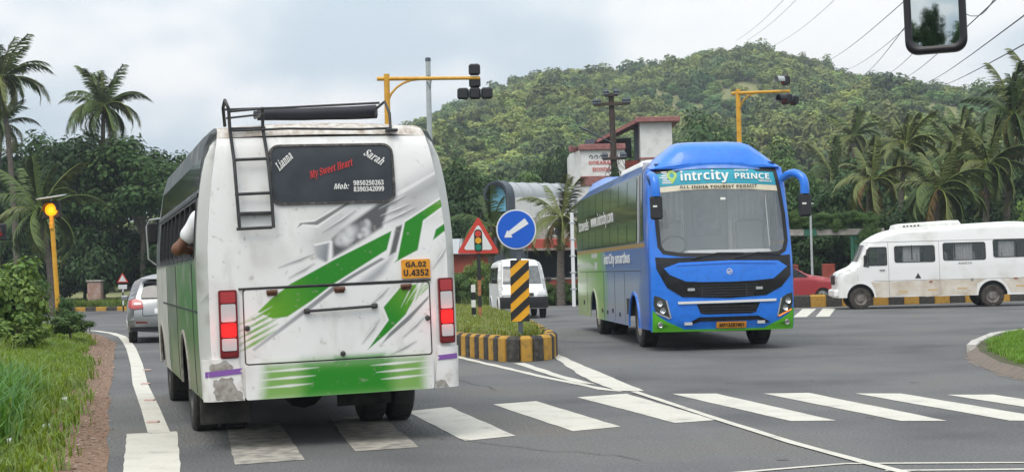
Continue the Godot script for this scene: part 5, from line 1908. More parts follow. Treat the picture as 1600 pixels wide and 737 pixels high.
func make_small_van() -> void:
	var t := thing("white_van", "small white van with black bumper coming round behind the striped sign", "van", Vector3(.32, 0, -44.6), 6.0)
	var sh := Shell.new()
	sh.top = chaikin(poly([.02, .3, 0, .55, .05, .8, .25, .95, .45, 1.02, .75, 1.5, .95, 1.72, 1.2, 1.78, 2.2, 1.8, 3.4, 1.77, 3.6, 1.6, 3.66, 1.0, 3.65, .35]), 2)
	sh.r = .12; sh.crown = .05
	sh.hw = func(y: float) -> float: return .74 - .1 * pow(clampf((y - 1.0) / .8, 0, 1), 1.4)
	car_body(t, sh, .3, [[2.95, .32], [.62, .32]], [poly([.72, 1.1, 1.35, 1.1, 1.35, 1.55, .95, 1.55]), rrect(1.45, 1.1, 2.3, 1.55, .05, 3), rrect(2.4, 1.1, 3.3, 1.55, .05, 3)], M.white, M.glass_tint)
	var F := func(p: Vector2, off: float) -> Vector3: return sh.face(p, off)
	var ws := MB.new()
	ws.patch(poly([-.6, 1.07, .6, 1.07, .54, 1.6, -.54, 1.6]), [], F, .1, .05, .0)
	put(ws, "windscreen", M.van_glass, t)
	var bp := MB.new()
	bp.patch(poly([-.73, .32, .73, .32, .73, .66, -.73, .66]), [], F, .1, .05, .06)
	put(bp, "bumper", M.black, t)
	var gr := MB.new()
	gr.patch(poly([-.3, .68, .3, .68, .3, .78, -.3, .78]), [], F, .1, .015, .01)
	put(gr, "grille", M.black, t)
	for x in [-1.0, 1.0]:
		var hl := MB.new()
		hl.patch(PackedVector2Array([Vector2(.4 * x, .7), Vector2(.68 * x, .7), Vector2(.67 * x, .88), Vector2(.5 * x, .86)]), [], F, .08, .02, .02)
		put(hl, "headlamp", M.lens_clear, t)
		var mr := MB.new()
		mr.box(Vector3(x * .84, 1.16, -.62), Vector3(.16, .15, .09), Basis(), .03)
		put(mr, "side_mirror", M.black, t)
		wheel(t, Vector3(x * .64, .28, -.62), .285, .16, x, M.silver, M.rubber, .6)
		wheel(t, Vector3(x * .64, .28, -2.95), .285, .16, x, M.silver, M.rubber, .6)

func make_hatchback() -> void:
	var t := thing("silver_hatchback", "silver hatchback driving ahead of the old bus along the edge line", "car", Vector3(-7.95, 0, -33.6), 14.0)
	var sh := Shell.new()
	sh.top = chaikin(poly([.12, .28, .02, .42, 0, .62, .06, .85, .12, .98, .34, 1.3, .5, 1.47, .8, 1.5, 1.6, 1.51, 2.2, 1.45, 2.9, 1.05, 3.6, .93, 3.9, .75, 3.95, .4]), 2)
	sh.r = .16; sh.crown = .08
	sh.hw = func(y: float) -> float: return .86 - .02 * clampf((.5 - y) / .2, 0, 1) - .2 * pow(clampf((y - .85) / .65, 0, 1), 1.3)
	car_body(t, sh, .26, [[3.15, .34], [.68, .34]], [poly([.6, 1.0, 1.45, 1.0, 1.45, 1.38, .95, 1.38]), poly([1.52, 1.0, 2.65, 1.0, 2.15, 1.36, 1.52, 1.38])], M.car_silver, M.glass_tint)
	var F := func(p: Vector2, off: float) -> Vector3: return sh.face(p, off)
	var rw := MB.new()
	rw.patch(poly([-.56, 1.03, .56, 1.03, .47, 1.36, -.47, 1.36]), [], F, .08, .05)
	put(rw, "rear_window", M.glass_dark, t)
	var sp := MB.new()
	sp.box(Vector3(0, 1.47, -.33), Vector3(1.1, .03, .22), Basis(Vector3.RIGHT, .1), .012)
	put(sp, "spoiler", M.car_silver, t)
	var lid := MB.new()
	lid.patch(poly([-.5, .62, .5, .62, .52, .635, .52, .98, .51, .98, .505, .635, -.505, .635, -.51, .98, -.52, .98, -.52, .635]), [], F, .08, .004, .004)
	put(lid, "hatch_seam", M.black, t)
	var lb := MB.new()
	lb.patch(poly([-.8, .27, .8, .27, .8, .37, -.8, .37]), [], F, .1, .015, .02)
	put(lb, "bumper_skirt", M.dark, t)
	for x in [-1.0, 1.0]:
		var tl := MB.new()
		tl.patch(PackedVector2Array([Vector2(.5 * x, .8), Vector2(.72 * x, .78), Vector2(.83 * x, .82), Vector2(.82 * x, .98), Vector2(.66 * x, 1.02), Vector2(.52 * x, .96)]), [], F, .05, .03, .04)
		var to := put(tl, "tail_lamp", M.lens_red, t)
		var cl := MB.new()
		cl.patch(PackedVector2Array([Vector2(.54 * x, .885), Vector2(.7 * x, .88), Vector2(.7 * x, .93), Vector2(.55 * x, .925)]), [], F, .05, .037, .01)
		put(cl, "lamp_lens", M.lens_clear, to)
		var rf := MB.new()
		rf.patch(PackedVector2Array([Vector2(.4 * x, .455), Vector2(.66 * x, .46), Vector2(.66 * x, .5), Vector2(.42 * x, .49)]), [], F, .08, .012, .01)
		put(rf, "reflector", M.lens_dark_red, t)
		var mr := MB.new()
		mr.box(Vector3(x * .93, 1.02, -2.35), Vector3(.18, .12, .1), Basis(), .03)
		put(mr, "side_mirror", M.car_silver, t)
		wheel(t, Vector3(x * .74, .3, -.68), .305, .18, x, M.silver, M.rubber, .64)
		wheel(t, Vector3(x * .74, .3, -3.15), .305, .18, x, M.silver, M.rubber, .64)
	var pl := MB.new()
	pl.patch(rrect(-.25, .68, .25, .79, .01, 1), [], F, .3, .012, .008)
	put(pl, "number_plate", M.white, t)

func make_red_car() -> void:
	var t := thing("red_car", "red car half hidden behind the striped divider beside the blue coach", "car", Vector3(11.75, 0, -54.2), 0)
	t.rotation_degrees.y = 101.2
	var sh := Shell.new()
	sh.top = chaikin(poly([.08, .26, 0, .5, .05, .78, .4, .92, 1.1, 1.0, 1.7, 1.36, 2.1, 1.44, 2.9, 1.44, 3.4, 1.3, 3.75, 1.0, 3.85, .7, 3.8, .3]), 2)
	sh.r = .16; sh.crown = .08
	sh.hw = func(y: float) -> float: return .84 - .2 * pow(clampf((y - .85) / .6, 0, 1), 1.3)
	car_body(t, sh, .26, [[3.05, .33], [.72, .33]], [poly([1.3, 1.0, 2.15, 1.0, 2.15, 1.34, 1.78, 1.33]), poly([2.22, 1.0, 3.25, 1.0, 3.0, 1.3, 2.22, 1.34])], M.car_red, M.glass_tint)
	var ws := MB.new()
	span(ws, sh, Vector2(1.12, 1.01), Vector2(1.68, 1.35), .62, .52, .014)
	put(ws, "windscreen", M.van_glass, t)
	for x in [-1.0, 1.0]:
		var hl := MB.new()
		hl.box(Vector3(x * .6, .74, -.02), Vector3(.3, .14, .16), Basis(), .04)
		put(hl, "headlamp", M.lens_clear, t)
		wheel(t, Vector3(x * .72, .3, -.72), .3, .18, x, M.silver, M.rubber, .64)
		wheel(t, Vector3(x * .72, .3, -3.05), .3, .18, x, M.silver, M.rubber, .64)

# ---------- the passenger: bones joined smoothly, meshed as surface nets ----------
func nets(b: MB, bones: Array, cell: float, k: float, grow := 0.0) -> void:
	var lo := Vector3.ONE * INF
	var hi := -lo
	for q in bones:
		var m: float = maxf(q[2], q[3]) + grow + cell * 2.0
		lo = lo.min(q[0] - Vector3.ONE * m).min(q[1] - Vector3.ONE * m)
		hi = hi.max(q[0] + Vector3.ONE * m).max(q[1] + Vector3.ONE * m)
	var n := Vector3i(((hi - lo) / cell).ceil()) + Vector3i.ONE
	var f := PackedFloat32Array()
	f.resize(n.x * n.y * n.z)
	f.fill(1.0)
	for q in bones:
		var m: float = maxf(q[2], q[3]) + grow + k + cell * 2.0
		var a := Vector3i(((q[0].min(q[1]) - Vector3.ONE * m - lo) / cell).floor()).clamp(Vector3i.ZERO, n - Vector3i.ONE)
		var c := Vector3i(((q[0].max(q[1]) + Vector3.ONE * m - lo) / cell).ceil()).clamp(Vector3i.ZERO, n - Vector3i.ONE)
		var d: Vector3 = q[1] - q[0]
		var dd := maxf(d.length_squared(), 1e-9)
		for z in range(a.z, c.z + 1):
			for y in range(a.y, c.y + 1):
				for x in range(a.x, c.x + 1):
					var p := lo + Vector3(x, y, z) * cell
					var u := clampf((p - q[0]).dot(d) / dd, 0.0, 1.0)
					var v: float = p.distance_to(q[0] + d * u) - lerpf(q[2], q[3], u) - grow
					var i := (z * n.y + y) * n.x + x
					var o := f[i]
					var h := maxf(k - absf(o - v), 0.0) / k
					f[i] = minf(o, v) - h * h * k * .25
	var id := {}
	var V: Array[Vector3] = []
	var st := [1, n.x, n.x * n.y]
	for z in n.z - 1:
		for y in n.y - 1:
			for x in n.x - 1:
				var i := (z * n.y + y) * n.x + x
				var s := Vector3.ZERO
				var cnt := 0
				for e in [[0, 0, 0, 0], [0, 0, 1, 0], [0, 0, 0, 1], [0, 0, 1, 1], [1, 0, 0, 0], [1, 1, 0, 0], [1, 0, 0, 1], [1, 1, 0, 1], [2, 0, 0, 0], [2, 1, 0, 0], [2, 0, 1, 0], [2, 1, 1, 0]]:
					var j: int = i + e[1] * st[0] + e[2] * st[1] + e[3] * st[2]
					var fa := f[j]
					var fb := f[j + st[e[0]]]
					if (fa < 0.0) != (fb < 0.0):
						var p := Vector3(x + e[1], y + e[2], z + e[3])
						p[e[0]] += fa / (fa - fb)
						s += p; cnt += 1
				if cnt > 0:
					id[i] = V.size(); V.append(lo + s / cnt * cell)
	var N: Array[Vector3] = []
	N.resize(V.size())
	var Q := []
	for i in id:
		var x: int = i % n.x
		var y: int = (i / n.x) % n.y
		var z: int = i / st[2]
		for ax in 3:
			var u := (ax + 1) % 3
			var w := (ax + 2) % 3
			var c := [x, y, z]
			if c[u] == 0 or c[w] == 0: continue
			var fa := f[i]
			var fb := f[i + st[ax]]
			if (fa < 0.0) == (fb < 0.0): continue
			var ks := [i - st[u] - st[w], i - st[w], i, i - st[u]]
			if not (id.has(ks[0]) and id.has(ks[1]) and id.has(ks[3])): continue
			var qd := [id[ks[0]], id[ks[1]], id[ks[2]], id[ks[3]]]
			if fa > 0.0: qd.reverse()
			Q.append(qd)
			var nn := (V[qd[1]] - V[qd[0]]).cross(V[qd[2]] - V[qd[0]])
			for e in qd: N[e] += nn
	for qd in Q:
		b.trin(V[qd[0]], V[qd[1]], V[qd[2]], N[qd[0]].normalized(), N[qd[1]].normalized(), N[qd[2]].normalized())
		b.trin(V[qd[0]], V[qd[2]], V[qd[3]], N[qd[0]].normalized(), N[qd[2]].normalized(), N[qd[3]].normalized())

func make_person() -> void:
	# sits by the open rear window of the old bus, elbow out; axes as the bus
	var t := thing("person", "person in a white shirt resting an elbow out of the old bus window", "person", Vector3(-1.5, 0, -12.3), 16.5)
	t.rotation_degrees.z = 1.0
	var z := -.62
	var hip := Vector3(-.72, 1.3, z)
	var chest := Vector3(-.76, 1.72, z - .02)
	var neck := Vector3(-.76, 1.95, z - .04)
	var head := Vector3(-.74, 2.13, z - .06)
	var ls := Vector3(-1.0, 1.93, z - .0)
	var le := Vector3(-1.2, 1.69, z - .06)
	var lh := Vector3(-1.0, 1.67, z - .3)
	var rs := Vector3(-.56, 1.86, z)
	var re := Vector3(-.48, 1.58, z - .1)
	var rh := Vector3(-.55, 1.42, z - .32)
	var body := MB.new()
	var bones := [[hip, chest, .14, .15], [chest, neck, .13, .06], [neck, head, .055, .07], [head, head + Vector3(0, .06, 0), .095, .09], [head + Vector3(0, -.03, -.09), head + Vector3(0, 0, -.105), .02, .012],
		[chest + Vector3(0, .1, 0), ls, .1, .07], [ls, le, .06, .045], [le, lh, .043, .03], [chest + Vector3(0, .1, 0), rs, .1, .07], [rs, re, .055, .042], [re, rh, .04, .03],
		[hip, hip + Vector3(-.08, .02, -.4), .1, .075], [hip + Vector3(-.08, .02, -.4), Vector3(-.8, .86, z - .42), .07, .045], [hip, hip + Vector3(.12, .02, -.4), .1, .075], [hip + Vector3(.12, .02, -.4), Vector3(-.6, .86, z - .42), .07, .045],
		[Vector3(-.8, .84, z - .42), Vector3(-.8, .82, z - .58), .04, .03], [Vector3(-.6, .84, z - .42), Vector3(-.6, .82, z - .58), .04, .03]]
	nets(body, bones, .022, .05)
	for hnd in [[lh, le], [rh, re]]:
		var d: Vector3 = (hnd[0] - hnd[1]).normalized()
		var sd := d.cross(Vector3.UP).normalized()
		var hb := [[hnd[0], hnd[0] + d * .07, .028, .026]]
		for k in 4:
			var r: Vector3 = hnd[0] + d * .08 + sd * (k - 1.5) * .019
			var ln: float = [.06, .075, .07, .055][k]
			hb.append([r, r + d * ln * .5 + Vector3(0, -.006, 0), .0095, .009])
			hb.append([r + d * ln * .5 + Vector3(0, -.006, 0), r + d * ln * .85 + Vector3(0, -.03, 0), .009, .008])
		hb.append([hnd[0] + d * .02 + sd * .028, hnd[0] + d * .07 + sd * .05 + Vector3(0, -.012, 0), .012, .009])
		nets(body, hb, .006, .008)
	put(body, "body", M.skin, t)
	var shirt := MB.new()
	nets(shirt, [[hip + Vector3(0, -.05, 0), chest, .15, .155], [chest, chest + Vector3(0, .17, 0), .14, .07], [chest + Vector3(0, .1, 0), ls, .1, .078], [ls, ls.lerp(le, .5), .075, .066], [chest + Vector3(0, .1, 0), rs, .1, .075], [rs, rs.lerp(re, .7), .07, .062]], .02, .05, .012)
	put(shirt, "shirt", M.shirt, t)
	var hair := MB.new()
	nets(hair, [[head + Vector3(0, .05, .02), head + Vector3(0, .09, .03), .098, .088], [head + Vector3(0, 0, .04), head + Vector3(0, .06, .04), .08, .09]], .018, .04)
	put(hair, "hair", M.hair, t)

# ---------- street furniture ----------
func more_materials() -> void:
	M.stud = mat(lin(.5, .34, .3), .4)
	M.rust = worn([lin(.05, .025, .018), lin(.12, .05, .03), lin(.2, .1, .06)], 4.0, .8)
	M.gasket = worn([lin(.02, .02, .02), lin(.06, .055, .05), lin(.3, .27, .24)], 3.0, .7)
	M.rear_glass = worn([lin(.014, .018, .024), lin(.024, .03, .038), lin(.04, .046, .054)], .6, .22)
	M.tarp = mat(lin(.012, .014, .022), .6)
	M.coach_blue = worn([lin(.09, .2, .55), lin(.014, .17, .7), lin(.016, .19, .78), lin(.025, .21, .76)], .5, .3, false, .025, 60, [0.0, .28, .5, 1.0])
	M.coach_blue.clearcoat_enabled = true; M.coach_blue.clearcoat = .35; M.coach_blue.clearcoat_roughness = .12
	M.coach_blue_dull = worn([lin(.07, .16, .5), lin(.12, .24, .6), lin(.3, .38, .55)], .4, .4, false, .02, 61)
	M.coach_green = mat(lin(.1, .42, .02), .3)
	M.coach_green_deep = mat(lin(.05, .24, .015), .4)
	M.coach_arch_rear = mat(lin(.36, .4, .3), .5)
	M.coach_glass = mat(Color(.7, .73, .74, .31), .03); M.coach_glass.transparency = BaseMaterial3D.TRANSPARENCY_ALPHA  # pale grey in the glass stands in for sky reflection
	M.glass_green = worn([lin(.025, .045, .03), lin(.05, .09, .05), lin(.09, .14, .08)], .5, .07, false, .03, 62)
	M.gloss_black = mat(lin(.008, .008, .01), .12)
	M.lamp_glass = mat(lin(.05, .055, .05), .08)
	M.turn_amber = glow(Color(1, .5, .1), .5, lin(.6, .3, .08))
	M.dash = mat(lin(.8, .8, .79), .7)
	M.poster_blue = worn([lin(.1, .13, .17), lin(.2, .24, .3)], 1.0, .4)
	M.van_pane = mat(Color(.25, .27, .27, .4), .04); M.van_pane.transparency = BaseMaterial3D.TRANSPARENCY_ALPHA
	M.curtain = worn([lin(.55, .55, .55), lin(.66, .66, .66), lin(.74, .74, .73)], .8, .9)
	M.dark_door = mat(lin(.2, .24, .27), .5)
	M.seat = mat(lin(.3, .3, .3), .9)
	M.teal = worn([lin(.015, .29, .4), lin(.02, .33, .44)], 1.0, .5)
	M.cream = worn([lin(.62, .54, .38), lin(.72, .68, .55)], .8, .6)
	M.lime = mat(lin(.36, .52, .1), .5)
	M.ac_white = worn([lin(.5, .5, .46), lin(.68, .68, .65), lin(.74, .74, .72)], .8, .5)
	M.van_white = worn([lin(.62, .59, .55), lin(.74, .73, .71), lin(.8, .8, .79), lin(.82, .82, .81)], .12, .35, false, .012, 64, [0.0, .2, .4, 1.0])
	M.van_dusty = worn([lin(.45, .37, .28), lin(.6, .53, .44), lin(.7, .66, .6)], .2, .55, false, .015, 69)
	M.rim_dusty = worn([lin(.1, .085, .075), lin(.22, .2, .18), lin(.34, .32, .3)], 1.2, .6)
	M.van_glass = worn([lin(.05, .055, .06), lin(.13, .14, .145), lin(.2, .21, .21)], .5, .07, false, .02, 65)
	M.seam_grey = mat(lin(.25, .25, .25), .6)
	M.pale_amber = mat(lin(.6, .42, .2), .5)
	M.brick = mat(lin(.3, .1, .06), .5)
	M.car_silver = mat(lin(.3, .31, .32), .32, .55); M.car_silver.clearcoat_enabled = true
	M.car_red = mat(lin(.36, .02, .025), .3); M.car_red.clearcoat_enabled = true
	M.amber_lit = glow(Color(1, .6, .04), 1.0, lin(.8, .4, .02))
	M.wall_white = worn([lin(.62, .61, .59), lin(.74, .735, .72), lin(.79, .785, .77)], .15, .85, true, .02, 66)
	M.maroon = worn([lin(.22, .09, .08), lin(.3, .125, .115), lin(.36, .17, .155)], .3, .8, true, .02, 67)
	M.roof_metal = worn([lin(.3, .32, .33), lin(.42, .44, .46)], .4, .5, true, .03, 68)
	M.slate = mat(lin(.07, .085, .105), .6)
	M.poster = worn([lin(.1, .34, .5), lin(.16, .44, .6), lin(.35, .6, .7)], .7, .6)
	M.red_wall = worn([lin(.26, .05, .03), lin(.4, .09, .06)], .3, .85, true)
	M.pillar = worn([lin(.3, .16, .12), lin(.45, .36, .33)], .5, .9, true)
	M.tank_green = mat(lin(.02, .12, .07), .6)
	M.old_timber = worn([lin(.03, .025, .02), lin(.06, .045, .035), lin(.1, .07, .05)], 1.5, .9)
	M.mirror = mat(lin(.62, .67, .68), .03, 1.0)
	M.litter = mat(lin(.62, .64, .66), .7)

func pole_signal(label: String, at: Vector3, h: float, arm: Vector3, turn: float, heads: Array, lean := 0.0) -> void:
	var t := thing("traffic_signal", label, "traffic signal", at, 0, "overhead traffic signals")
	var b := MB.new()
	b.tube([Vector3(0, -.1, 0), Vector3(0, h * .5, 0), Vector3(0, h + .12, 0)], .085, .075, 14)
	b.lathe([Vector2(.16, 0), Vector2(.16, .3), Vector2(.1, .36), Vector2(.09, .4)], Transform3D(), 14)
	put(b, "post", M.signal_yellow, t)
	var a := MB.new()
	var d := arm.normalized()
	a.tube([Vector3(0, h, 0) - d * .25, Vector3(0, h, 0) + arm], .055, .045, 10)
	put(a, "arm", M.signal_yellow, t)
	var br := MB.new()
	var br_pts := []
	for k in 7:
		var u := k / 6.0 * PI / 2
		br_pts.append(Vector3(0, h - .75, 0) + d * (.85 * (1.0 - cos(u))) + Vector3(0, .73 * sin(u), 0))
	br.tube(br_pts, .03, -1, 7)
	put(br, "brace", M.signal_yellow, t)
	var bas := Basis(Vector3.UP, deg_to_rad(turn))
	for q in heads:
		var o := Node3D.new()
		o.name = "signal_head"; o.position = Vector3(0, h, 0) + arm + Vector3(q[0], q[1], q[2]); o.basis = bas
		t.add_child(o, true)
		var hb := MB.new()
		hb.box(Vector3.ZERO, Vector3(.3, .3, .16), Basis(), .05)
		put(hb, "housing", M.signal_black, o)
		var rm := MB.new()
		rm.box(Vector3(0, 0, .09), Vector3(.24, .24, .03), Basis(), .04)
		put(rm, "back_plate", M.black, o)
		var vs := MB.new()
		var ring := []
		for side_z in [0.0, 1.0]:
			var row: Array[Vector3] = []
			for k in 13:
				var an := deg_to_rad(-20.0 + 220.0 * k / 12.0)
				row.append(Vector3(cos(an) * .125, sin(an) * .125, -.08 - side_z * .24))
			ring.append(row)
		vs.loft(ring)
		put(vs, "visor", M.galv if q[3] else M.signal_black, o)
		var ln := MB.new()
		ln.lathe([Vector2(.115, 0), Vector2(.09, .02), Vector2(0, .03)], Transform3D(Basis(Vector3.RIGHT, -PI / 2), Vector3(0, 0, -.08)), 16)
		put(ln, "lens", M.lens_dark_red, o)

func sign_posts() -> void:
	# keep-left disc with hazard board on the island nose
	var t := thing("keep_left_sign", "round blue sign with white arrow above a black and yellow striped board", "road sign", Vector3(.1, .3, -23.55), 0)
	var b := MB.new()
	b.box(Vector3(0, .95, 0), Vector3(.075, 2.1, .06), Basis(), .008)
	put(b, "post", M.slate, t)
	var d := MB.new()
	d.lathe([Vector2(0, -.012), Vector2(.315, -.012), Vector2(.32, -.006), Vector2(.32, .004), Vector2(0, .006)], Transform3D(Basis(Vector3.RIGHT, PI / 2), Vector3(-.03, 1.79, .05)), 48)
	put(d, "rim_disc", M.sign_white, t)
	var d2 := MB.new()
	d2.plate(circle(0, 0, .298, 48), .004, Transform3D(Basis(), Vector3(-.03, 1.79, .062)))
	put(d2, "blue_face", M.sign_blue, t)
	var ar := MB.new()
	ar.plate(poly([-.195, -.125, -.06, -.125, -.085, -.088, .2, .085, .14, .175, -.125, -.03, -.145, -.01]), .003, Transform3D(Basis(), Vector3(-.03, 1.79, .067)))
	put(ar, "white_arrow", M.sign_white, t)
	var hz := MB.new()
	hz.plate(poly([-.15, 0, .15, 0, .15, .98, -.15, .98]), .008, Transform3D(Basis(Vector3.BACK, -.01), Vector3(0, .32, .045)))
	var ho := put(hz, "striped_board", M.sign_yellow, t)
	for k in 5:
		var y := -.28 + k * .28
		var q: Array = Geometry2D.intersect_polygons(poly([-.15, y, .15, y + .27, .15, y + .41, -.15, y + .14]), poly([-.15, 0, .15, 0, .15, .98, -.15, .98]))
		for g in q:
			var s := MB.new()
			s.plate(g, .003, Transform3D(Basis(Vector3.BACK, -.01), Vector3(0, .32, .049)))
			put(s, "black_stripe", M.black, ho)
	# signal-ahead triangle
	var w := thing("warning_sign", "red triangular sign with traffic light symbol on a striped post", "road sign", Vector3(-.76, .3, -33), 0)
	var segs := [[0.0, .35, M.rust_orange], [.35, .6, M.dark], [.6, .95, M.rust_orange], [.95, 1.75, M.dark]]
	for s in segs:
		var p := MB.new()
		p.box(Vector3(0, (s[0] + s[1]) / 2, -.02), Vector3(.08, s[1] - s[0], .05), Basis(), .004)
		put(p, "post_section", s[2], w)
	var tr := func(r: float) -> PackedVector2Array:
		var o := PackedVector2Array()
		for k in 3:
			var a := deg_to_rad(90 + 120 * k)
			var c := Vector2(cos(a), sin(a)) * (r - .05)
			for j in 5:
				var aa := a + deg_to_rad(-60 + 30 * j)
				o.append(c + Vector2(cos(aa), sin(aa)) * .04)
		return o
	var r1 := MB.new()
	r1.plate(tr.call(.53), .012, Transform3D(Basis(Vector3.BACK, -.02), Vector3(0, 1.83, .03)))
	put(r1, "red_border", M.sign_red, w)
	var r2 := MB.new()
	r2.plate(tr.call(.36), .004, Transform3D(Basis(Vector3.BACK, -.02), Vector3(0, 1.825, .036)))
	put(r2, "white_face", M.sign_white, w)
	var sb := MB.new()
	sb.plate(rrect(-.09, -.2, .09, .3, .08, 5), .003, Transform3D(Basis(), Vector3(0, 1.79, .041)))
	put(sb, "symbol_housing", M.black, w)
	for q in [[.2, M.sign_red], [.05, M.sign_yellow], [-.1, M.symbol_green]]:
		var s := MB.new()
		s.plate(circle(0, q[0], .07, 20), .003, Transform3D(Basis(), Vector3(0, 1.79, .045)))
		put(s, "symbol_lamp", q[1], w)
	# short delineator post beside it
	var dl := thing("marker_post", "short black and white banded post beside the red triangle", "post", Vector3(-.9, .3, -33.1), 0)
	for k in 5:
		var p := MB.new()
		p.box(Vector3(0, .085 + .17 * k, 0), Vector3(.1, .17, .09), Basis(), .006)
		put(p, "band", M.text_white if k % 2 == 0 else M.black, dl)

func beacon(label: String, x: float, z: float, h: float, lit: Material, lean: float, light: bool) -> void:
	var t := thing("flashing_beacon", label, "beacon light", Vector3(x, .1, z), 0)
	t.rotation_degrees.z = lean
	var p := MB.new()
	p.tube([Vector3(0, -.2, 0), Vector3(0, h - .15, 0)], .06, .06, 12)
	put(p, "post", M.signal_yellow, t)
	var hb := MB.new()
	hb.box(Vector3(0, h, -.06), Vector3(.46, .46, .12), Basis(), .03)
	put(hb, "housing", M.signal_black, t)
	var hood := MB.new()
	var ring := []
	for k2 in 2:
		var row: Array[Vector3] = []
		for k in 13:
			var an := deg_to_rad(-10.0 + 200.0 * k / 12.0)
			row.append(Vector3(cos(an) * .18, h + sin(an) * .18, k2 * .2))
		ring.append(row)
	hood.loft(ring)
	put(hood, "hood", M.signal_black, t)
	var ln := MB.new()
	ln.lathe([Vector2(.165, 0), Vector2(.15, .025), Vector2(.08, .045), Vector2(0, .05)], Transform3D(Basis(Vector3.RIGHT, PI / 2), Vector3(0, h, .0)), 28)
	put(ln, "lamp_lens", lit, t)
	if light:
		var l := OmniLight3D.new()
		l.name = "beacon_light"; l.light_color = Color(1, .65, .15); l.light_energy = .12; l.light_size = .12; l.shadow_enabled = true; l.omni_range = 40.0; l.omni_attenuation = 2.0
		l.position = Vector3(0, h, .3)
		t.add_child(l)
		var so := MB.new()
		so.box(Vector3(.02, h + .33, 0), Vector3(.68, .03, .42), Basis(Vector3.BACK, .07) * Basis(Vector3.RIGHT, .12), .006)
		put(so, "solar_panel", M.galv, t)
		var sb := MB.new()
		sb.tube([Vector3(0, h + .15, -.05), Vector3(.02, h + .33, -.02)], .025, -1, 8)
		put(sb, "panel_stem", M.galv, t)
		var bx := MB.new()
		bx.box(Vector3(.0, h - .42, .07), Vector3(.1, .16, .06), Basis(), .01)
		put(bx, "control_box", M.signal_yellow, t)

